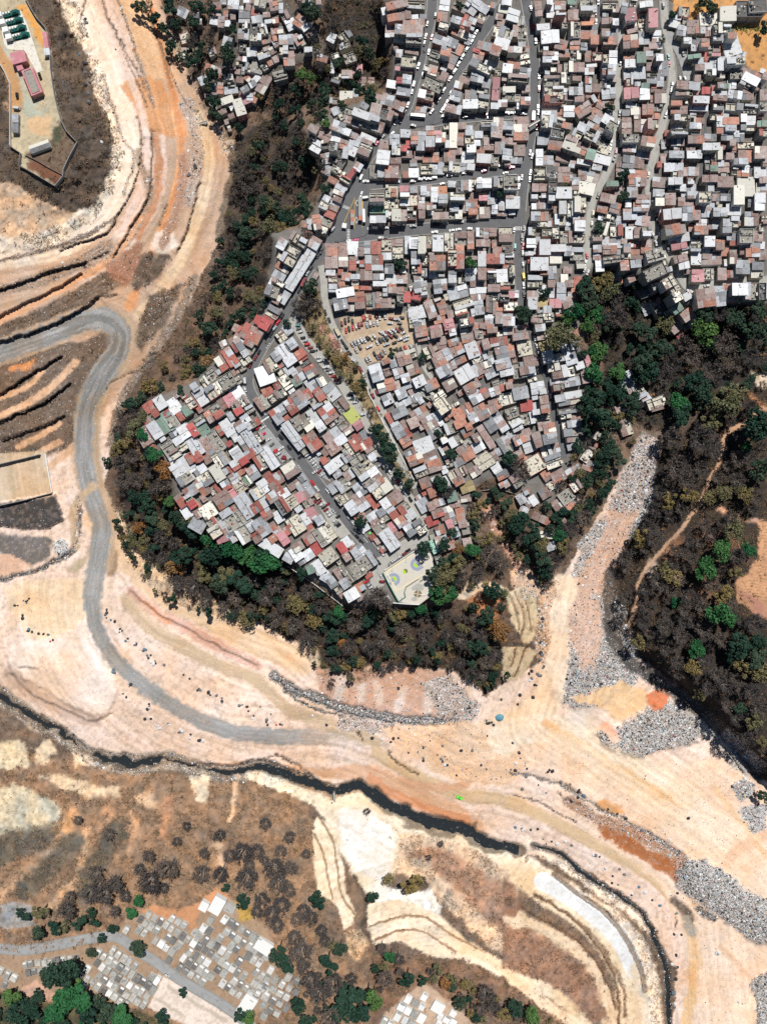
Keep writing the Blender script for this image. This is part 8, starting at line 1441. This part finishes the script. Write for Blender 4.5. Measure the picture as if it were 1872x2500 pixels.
# ------------------------------------------------------------------ sports court and playground
def court():
    zc = float(zat(*fp('C1', (700, 800))[0])) + .9
    def pt(x, y, h=0): px, py = fp('C1', (x, y))[0]; return np.array(P3(px, py, h, zc))
    e = empty('sports_court', tuple(pt(700, 800))); o = pt(700, 800); tagp(e, 'pale sports court with lime and blue key circles', 'court')
    def sheet_(name, pts, h, mat):
        V = [pt(x, y, h) - o for x, y in pts]; return link(name, mkmesh(name, V, [tuple(range(len(V)))], mat), e)
    def prism_(name, pts, h0, h1, mat, parent=e):
        A_ = [pt(x, y, 0) - o for x, y in pts]; n = len(A_); V = [a + (0, 0, h0) for a in A_] + [a + (0, 0, h1) for a in A_]; F = [tuple(n + i for i in range(n))] + [(i, (i + 1) % n, n + (i + 1) % n, n + i) for i in range(n)]; return link(name, mkmesh(name, V, F, mat), parent)
    out = [(270, 740), (480, 1160), (560, 1280), (920, 1320), (1210, 1095), (1200, 560), (1130, 380), (840, 335)]
    prism_('slab', out, -6, 0, 'court')
    ca = math.radians(-33.7); ux, uy = math.cos(ca), math.sin(ca); vx, vy = -uy, ux
    def loc(cx, cy, pts): return [(cx + a * ux + b * vx, cy + a * uy + b * vy) for a, b in pts]
    arc = lambda r, a0, a1, n=16: [(r * math.cos(a0 + (a1 - a0) * k / n), r * math.sin(a0 + (a1 - a0) * k / n)) for k in range(n + 1)]
    H_ = math.pi / 2
    for (cx, cy, sg) in ((455, 865, 1), (885, 585, -1)):
        sheet_('key_area', loc(cx, cy, [(-sg * 70, -120)] + [(sg * q[0], q[1]) for q in arc(120, -H_, H_)] + [(-sg * 70, 120)]), .02, 'court_blue'); sheet_('key_ring', loc(cx, cy, [(sg * 8 + q[0], q[1]) for q in arc(56, 0, 2 * math.pi, 20)][:-1]), .03, 'court'); sheet_('key_disc', loc(cx, cy, [(sg * 8 + q[0], q[1]) for q in arc(50, 0, 2 * math.pi, 20)][:-1]), .04, 'court_blue'); sheet_('key_half', loc(cx, cy, [(sg * 8 + sg * q[0], q[1]) for q in arc(50, -H_, H_)]), .05, 'court_lime')
        for b in (-62, 58): sheet_('key_line', loc(cx, cy, [(-sg * 68, b - 3), (sg * 10, b - 3), (sg * 10, b + 3), (-sg * 68, b + 3)]), .06, 'court_cream')
        p = loc(cx, cy, [(-sg * 62, 0)])[0]; link('hoop_post', boxes('hoop_post', [(-.1, .1, -.1, .1, 0, 3.2)], 'dark_steel'), e, tuple(pt(*p) - o)); q_ = link('backboard', boxes('backboard', [(-.06, .06, -.9, .9, 2.7, 3.8)], 'tomb_white'), e, tuple(pt(*loc(cx, cy, [(-sg * 54, 0)])[0]) - o), -ca)
    sheet_('centre_half', loc(670, 712, arc(46, H_, 3 * H_)), .03, 'court_lime'); sheet_('centre_half', loc(670, 712, arc(46, -H_, H_)), .034, 'court_brown')
    sheet_('side_band', [(300, 700), (320, 690), (520, 1040), (490, 1060)], .025, 'court_cream'); sheet_('side_band', [(330, 690), (800, 380), (815, 410), (345, 720)], .022, 'court_cream'); sheet_('side_band', [(480, 1075), (1000, 760), (1010, 780), (490, 1095)], .028, 'court_cream')
    for pts, h, m in (([(285, 690), (840, 330), (846, 342), (291, 702)], 1.3, 'white_wall'), ([(262, 735), (470, 1120), (560, 1275), (548, 1284), (458, 1128), (252, 742)], 2.0, 'teal_wall'), ([(445, 1285), (700, 1302), (922, 1315), (922, 1330), (700, 1318), (445, 1298)], 1.2, 'white_wall'), ([(922, 1314), (1206, 1092), (1214, 1104), (924, 1330)], 1.2, 'cream_wall'), ([(1190, 950), (1202, 950), (1214, 1098), (1202, 1098)], 1.4, 'block_wall'),
                      ([(690, 985), (915, 842), (922, 852), (697, 997)], .9, 'block_wall'), ([(683, 990), (697, 994), (660, 1100), (682, 1185), (560, 1268), (556, 1256), (664, 1180), (644, 1100)], .9, 'teal_wall'), ([(1110, 930), (1124, 930), (1140, 1020), (1100, 1110), (1030, 1155), (960, 1160), (960, 1148), (1026, 1143), (1090, 1100), (1126, 1018)], .8, 'white_wall'), ([(945, 885), (995, 862), (998, 872), (950, 897)], .9, 'teal_wall')):
        prism_('low_wall', pts, -2, h, m)
    pl_ = [(900 + 74 * math.cos(a), 1130 + 66 * math.sin(a)) for a in np.linspace(0, 2 * math.pi, 21)[:-1]]; prism_('play_disc', pl_, -.5, .06, 'court_brown')
    for a in (.2, 1.75): c, s = math.cos(a), math.sin(a); prism_('play_cross', [(900 + 90 * c - 5 * s, 1130 + 80 * s + 5 * c), (900 - 90 * c - 5 * s, 1130 - 80 * s + 5 * c), (900 - 90 * c + 5 * s, 1130 - 80 * s - 5 * c), (900 + 90 * c + 5 * s, 1130 + 80 * s - 5 * c)], 0, .12, 'court_cream')
    sheet_('play_ground', [(835 + 55 * math.cos(a), 1225 + 38 * math.sin(a)) for a in np.linspace(0, 6.0, 14)], .03, 'concrete_lane'); sheet_('play_ground', [(780, 1010), (900, 930), (1000, 960), (1010, 1040), (960, 1080), (860, 1060), (800, 1070)], .025, 'concrete_lane')
court()
# ------------------------------------------------------------------ bus stop
def stop():
    def shelter(x, y, w, d, label, segs):
        px, py = fp('U', (x, y))[0]; k_ = FR['U'][2]; kk = mpp(px, py, 3.2); W, D = w * k_ * kk, d * k_ * kk; z0 = float(zat(px, py)) + .4; k2 = K * (CAM_H - z0 - 3.2); e = empty('bus_shelter', ((px - 936) * k2, (1250 - py) * k2, z0)); tagp(e, label, 'bus shelter', 'bus shelters')
        n = len(segs); y0 = -D / 2
        for i, m in enumerate(segs): V, F = slab_part(-W / 2, W / 2, y0 + D * i / n, y0 + D * (i + 1) / n - .02, 3.2, .03, 0, .15); link('roof_panel', mkmesh('roof_panel', V, F, m, uv=[(v[0], v[1]) for v in V], tint=.5), e)
        for i in range(5): link('post', boxes('post', [(-.1, .1, -.1, .1, -.4, 3.05)], 'dark_steel'), e, (0, y0 + D * (i + .5) / 5, 0))
    shelter(368, 650, 80, 340, 'short grey and rust bus shelter on the traffic island', ['shelter', 'shelter_rust', 'shelter', 'shelter_rust']); shelter(548, 450, 85, 530, 'long grey and rust bus shelter beside the bus lane', ['shelter_rust', 'shelter', 'shelter', 'shelter', 'shelter'])
    e, W, D = hut('U', 188, 832, 100, 105, 8, 3.0, 'tomb_white', 'white_wall', 'small white kiosk at the tip of the traffic island', 'kiosk', 'kiosk')
    mk = 0
    def mark(s, mat, h=.47, nm='road_marking', fr='U', lb='painted road marking by the bus stop'):
        nonlocal mk; mk += 1; flat_poly(nm, fr, s, h + .006 * (mk % 10), mat, lb)
    mark('405 900 415 900 428 260 420 260', 'road_yellow', .5); mark('130 860 142 860 432 210 425 205', 'road_yellow', .56); mark('578 520 605 520 612 190 592 190', 'road_yellow', .56); mark('590 880 605 870 600 700 585 700', 'road_yellow', .5)
    for cx, cy in ((478, 325), (458, 710)):
        for q in ((-38, 0, 0, -70), (0, -70, 38, 0), (38, 0, 0, 70), (0, 70, -38, 0)):
            x0, y0, x1, y1 = q; l = math.hypot(x1 - x0, y1 - y0); nx, ny = -(y1 - y0) / l * 5, (x1 - x0) / l * 5
            mark('%f %f %f %f %f %f %f %f' % (cx + x0 - nx, cy + y0 - ny, cx + x1 - nx, cy + y1 - ny, cx + x1 + nx, cy + y1 + ny, cx + x0 + nx, cy + y0 + ny), 'road_white')
    for i in range(8): mark('%f %f %f %f %f %f %f %f' % tuple(v for a, b in ((150, 430), (158, 432), (186, 372), (178, 370)) for v in (a + i * 17, b + i * 6 + 4)), 'road_white')
    for i in range(7): mark('%f %f %f %f %f %f %f %f' % (250, 925 + i * 34, 312, 925 + i * 34, 312, 940 + i * 34, 250, 940 + i * 34), 'road_white')
    for fr, x0, y0, x1, y1, n in (('M1', 785, 215, 810, 180, 3), ('M5', 305, 555, 330, 585, 3), ('M1', 850, 735, 865, 755, 2)):
        for i in range(n):
            a = i / n; b = (i + .55) / n; l = math.hypot(x1 - x0, y1 - y0); nx, ny = -(y1 - y0) / l * 2, (x1 - x0) / l * 2; X = lambda t: x0 + (x1 - x0) * t; Y = lambda t: y0 + (y1 - y0) * t
            mark('%f %f %f %f %f %f %f %f' % (X(a) - nx, Y(a) - ny, X(b) - nx, Y(b) - ny, X(b) + nx, Y(b) + ny, X(a) + nx, Y(a) + ny), 'road_white', .3, fr=fr, lb='white dash painted on the street')
    for i in range(8):
        x, y = 745 + i * 7.5, 648 - i * 5.0; mark('%f %f %f %f %f %f %f %f' % (x, y, x + 5, y + 3.5, x + 22, y - 16 + 3.5, x + 17, y - 16), 'road_white', .36, fr='M1', lb='stripe of the zebra crossing on the spur street')
    for i in range(6):
        x = 1065 + i * 19; mark('%f %f %f %f %f %f %f %f' % (x, 632, x + 9, 632, x + 9, 672, x, 672), 'road_white', .4, fr='K6', lb='stripe of the zebra crossing on the long middle street')
stop()
cars('U', '628,640,w,b,88', 88, row='in the bus lane')
v = VEH[-1]; x, y, z = P3(v[0], v[1], .5); e = empty('bus', (x, y, z), -math.radians(88)); tagp(e, 'white bus waiting in the lane beside the long shelter', 'bus'); bm_, gm, wx, wy, wm, wr = car_meshes('bus', 'car_white'); link('body', bm_, e); link('window', gm, e)
for sx in (-1, 1):
    for sy in (-1, 1): link('wheel', wm, e, (sx * wx, sy * wy, wr))
# footbridge over the long street, weir on the river, litter bins of the valley
def span(name, fr, a, b, h, wd, mat, label, cat):
    A_ = np.array(P3(*fp(fr, a)[0], h)); B_ = np.array(P3(*fp(fr, b)[0], h)); L = np.linalg.norm((B_ - A_)[:2]); e = empty(name, tuple((A_ + B_) / 2), math.atan2(B_[1] - A_[1], B_[0] - A_[0])); tagp(e, label, cat)
    link('deck', boxes('deck', [(-L / 2, L / 2, -wd / 2, wd / 2, -.2, 0)], mat, .7), e)
    for s in (-1, 1): link('railing', boxes('railing', [(-L / 2, L / 2, s * wd / 2 - .05, s * wd / 2 + .05, 0, 1.0)], 'white_wall'), e); link('pier', boxes('pier', [(s * (L / 2 - .4) - .3, s * (L / 2 - .4) + .3, -wd / 2, wd / 2, -h - 1, -.2)], 'block_wall'), e)
span('footbridge', 'K3', (375, 1278), (488, 1210), 5.5, 1.6, 'slab_pale', 'pale footbridge crossing the long middle street', 'footbridge'); span('footbridge', 'T13', (510, 150), (512, 245), 2.5, 1.6, 'slab_grey', 'small concrete weir bridge over the dark river', 'footbridge'); span('footbridge', 'T00', (1290, 800), (1345, 795), 1.2, 1.5, 'slab_pale', 'little plank bridge at the top of the sandy track', 'footbridge')
# ------------------------------------------------------------------ bundles of sorted rubbish along the tracks
def lump(seed):
    r = np.random.RandomState(seed); V = []; n, m = 9, 5
    for j in range(m):
        t = (j + .0) / (m - 1) * math.pi / 2
        for i in range(n): a = 2 * math.pi * i / n; k = r.uniform(.78, 1.12); V.append((math.cos(a) * math.cos(t) * k, math.sin(a) * math.cos(t) * k, math.sin(t) * .8 * r.uniform(.85, 1.1) - .05))
    F = [(j * n + i, j * n + (i + 1) % n, (j + 1) * n + (i + 1) % n, (j + 1) * n + i) for j in range(m - 1) for i in range(n)]
    return V, F
LUMPS = {m: [mkmesh('sack', *lump(s), m, tint=.5) for s in (1, 2, 3)] for m in ('bag_black', 'bag_grey', 'bag_white', 'bag_blue', 'bag_green', 'tarp_red', 'tarp_teal')}
BL = {'bag_black': 'black', 'bag_grey': 'grey', 'bag_white': 'white', 'bag_blue': 'blue', 'bag_green': 'green', 'tarp_red': 'red', 'tarp_teal': 'teal'}
brs = random.Random(9); nb = 0; BUN = {}
def bundle(px, py, r, mat, where):
    global nb
    nb += 1; s = r * mpp(px, py); o = link('rubbish_sack', brs.choice(LUMPS[mat]), None, P3(px, py), brs.uniform(0, 6), (s, s * brs.uniform(.65, 1.0), s * brs.uniform(.6, .95))); tagp(o, '-', 'rubbish sack', 'bundles of sorted rubbish ' + where); BUN.setdefault((where, mat), []).append((px, o))
def cluster(fr, s, where, n=3, spread=26, rr=(2.6, 5.6)):
    ox, oy, k_ = FR[fr]
    for t in s.split():
        a = t.split(','); x0, y0 = float(a[0]), float(a[1]); m = int(a[2]) if len(a) > 2 else n
        for q in range(m):
            if nb >= 296: return
            x, y = ox + (x0 + brs.gauss(0, spread * .5) * (q > 0)) * k_, oy + (y0 + brs.gauss(0, spread * .5) * (q > 0)) * k_
            if -5 < x < 1877 and y < 2505: bundle(x, y, brs.uniform(*rr), brs.choice(['bag_black'] * 8 + ['bag_grey'] * 5 + ['bag_white'] * 3 + ['bag_blue']), where)
cluster('T02', '170,580,5 95,605,3 150,690,2 190,760,4 285,790,3 345,830,1', 'west of the haul road'); bundle(*fp('T02', (328, 838))[0], 3.2, 'tarp_red', 'west of the haul road')
cluster('T02', '690,660,4 720,700,3 790,770,4 830,820,3 880,860,5 930,900,4 960,940,4 1010,980,4 1065,990,1 740,1040,4', 'on the inside of the haul road bend')
cluster('T02', '840,1130,3 820,1200,2 970,1260,4 940,1340,1 980,1340,1 1030,1385,3 1090,1370,2 1170,1410,4 1230,1470,3 1290,1480,3 1190,1055,1 1230,1080,1', 'between haul road and river'); cluster('T02', '1290,1145,3 1350,1165,3 1400,1190,2 1440,1230,3 1570,1250,2 1610,1290,2 1645,1320,2', 'north of the haul road')
cluster('T12', '45,1275,2 100,1310,1 70,1360,4 160,1375,2 370,1320,1 460,1380,1 755,1465,1 820,1475,1 875,1490,2 925,1465,1 990,1560,1 1085,1530,3 1085,1595,2 1050,1560,1 1210,1515,1 1330,1545,1 1400,1545,2 1200,1600,3 1460,1640,1 1580,1500,1 1500,1450,1 1500,1370,3 1540,1380,2 1240,1640,2 1590,1215,1', 'on the flat below the black gully'); bundle(*fp('T12', (1580, 1330))[0], 11, 'tarp_teal', 'on the flat below the black gully'); bundle(*fp('T12', (135, 1380))[0], 3, 'tarp_red', 'on the flat below the black gully')
cluster('T22', '130,1030,2 190,1060,3 180,965,2 120,1090,2 150,1120,2 55,1190,2 140,1200,2 40,1245,1 190,740,3 200,690,2 195,840,4 195,910,4 210,1000,2 180,640,3 50,1560,3 30,1630,2 10,1500,2', 'beside the pale spur terraces', spread=22)
cluster('T23', '20,15,3 95,55,1 70,135,1 175,110,1 225,160,1 235,25,2 265,20,1 320,90,1 380,105,1 435,150,2 470,180,2 385,215,1 430,190,1 100,5,1 25,385,1 70,400,2 125,400,1 170,395,1', 'along the upper dirt track', spread=16)
cluster('T23', '260,475,1 295,490,1 350,475,1 205,460,1 530,565,2 570,575,1 600,655,2 700,655,1 655,700,1 735,690,2 650,745,1 780,815,2 865,805,1 910,855,1 825,770,1 690,755,1 390,500,1', 'between track and black stream', spread=14)
cluster('T23', '625,265,1 685,295,1 740,325,2 845,405,1 940,460,1 1025,465,1 1075,810,1 1135,800,1 1015,965,1 1050,1075,2 1100,1080,1 1065,1210,2 1040,1270,1 1075,1290,2 1055,1370,2 1050,1460,3 1060,1530,2 960,890,1 1145,325,1 990,1190,1', 'east of the black stream', spread=16)
cluster('T00', '545,410,2 560,470,2 530,440,1 560,545,3 570,600,2 575,660,2 640,770,2 650,820,3 655,870,3 660,920,2 690,1010,3 560,140,3 505,340,2 750,320,1', 'along the cream sweep of the upper dump', spread=20)
for (wh, mt), L_ in BUN.items():
    L_.sort(key=lambda q: q[0])
    for n, (q, o) in enumerate(L_): o['label'] = ('%s bundle of rubbish %s' % (BL[mt], wh)) if len(L_) == 1 else '%s bundle of rubbish, %s from the west %s' % (BL[mt], ORD(n + 1), wh)
print('bundles', nb)
# ------------------------------------------------------------------ people walking on the haul road
def person_mesh(name, shirt):
    V = []; F = []; n = 8
    def ring(x, y, z, rx, ry): V.extend([(x + rx * math.cos(2 * math.pi * i / n), y + ry * math.sin(2 * math.pi * i / n), z) for i in range(n)]); return len(V) - n
    def tube(rings):
        ids = [ring(*q) for q in rings]
        for a, b in zip(ids[:-1], ids[1:]): F.extend([(a + i, a + (i + 1) % n, b + (i + 1) % n, b + i) for i in range(n)])
        F.append(tuple(ids[0] + i for i in range(n))[::-1]); F.append(tuple(ids[-1] + i for i in range(n)))
    tube([(-.1, .14, .0, .05, .1), (-.1, .12, .1, .05, .06), (-.1, .06, .48, .06, .07), (-.09, 0, .86, .09, .1), (0, 0, .92, .17, .12), (0, 0, 1.08, .15, .1), (0, .0, 1.3, .19, .12), (0, 0, 1.44, .18, .1), (0, 0, 1.5, .06, .06), (0, .01, 1.56, .055, .06), (0, .02, 1.62, .075, .09), (0, .02, 1.7, .08, .1), (0, .01, 1.76, .05, .06)])
    tube([(.1, -.16, .0, .05, .1), (.1, -.14, .1, .05, .06), (.1, -.06, .48, .06, .07), (.09, 0, .9, .09, .1)])
    for s in (-1, 1): tube([(s * .19, 0, 1.42, .05, .05), (s * .24, s * .06, 1.18, .045, .045), (s * .25, s * .14, .94, .035, .04), (s * .25, s * .17, .84, .03, .045)])
    return mkmesh(name, V, F, [shirt, 'skin'], mi=None)
for i, (fr, x, y, m) in enumerate((('T01', 595, 1447, 'cloth_blue'), ('T01', 604, 1445, 'cloth_light'), ('T01', 613, 1449, 'cloth_blue'), ('T01', 690, 688, 'cloth_light'), ('T01', 642, 455, 'cloth_light'), ('T11', 245, 470, 'cloth_blue'), ('T13', 1285, 172, 'cloth_blue'))):
    px, py = fp(fr, (x, y))[0]; me = person_mesh('person', m); me.attributes['tint'].data.foreach_set('value', np.full(len(me.vertices), .5, np.float32)); o = link('person', me, None, P3(px, py, .02), brs.uniform(0, 6)); o['category'] = 'person'
    o['label'] = ['person in dark clothes walking first in line on the haul road', 'person in pale clothes walking between two others on the haul road', 'person in dark clothes walking last in line on the haul road', 'person in pale clothes alone on the middle haul road', 'person in pale clothes at the inside of the hairpin', 'person in dark clothes crossing the top of the green strip', 'person in dark clothes beside the lime green pickup'][i]
print('done', round(time.time() - T0, 1), 'objects', len(bpy.data.objects), 'tris', sum(len(m.polygons) * 2 for m in bpy.data.meshes))
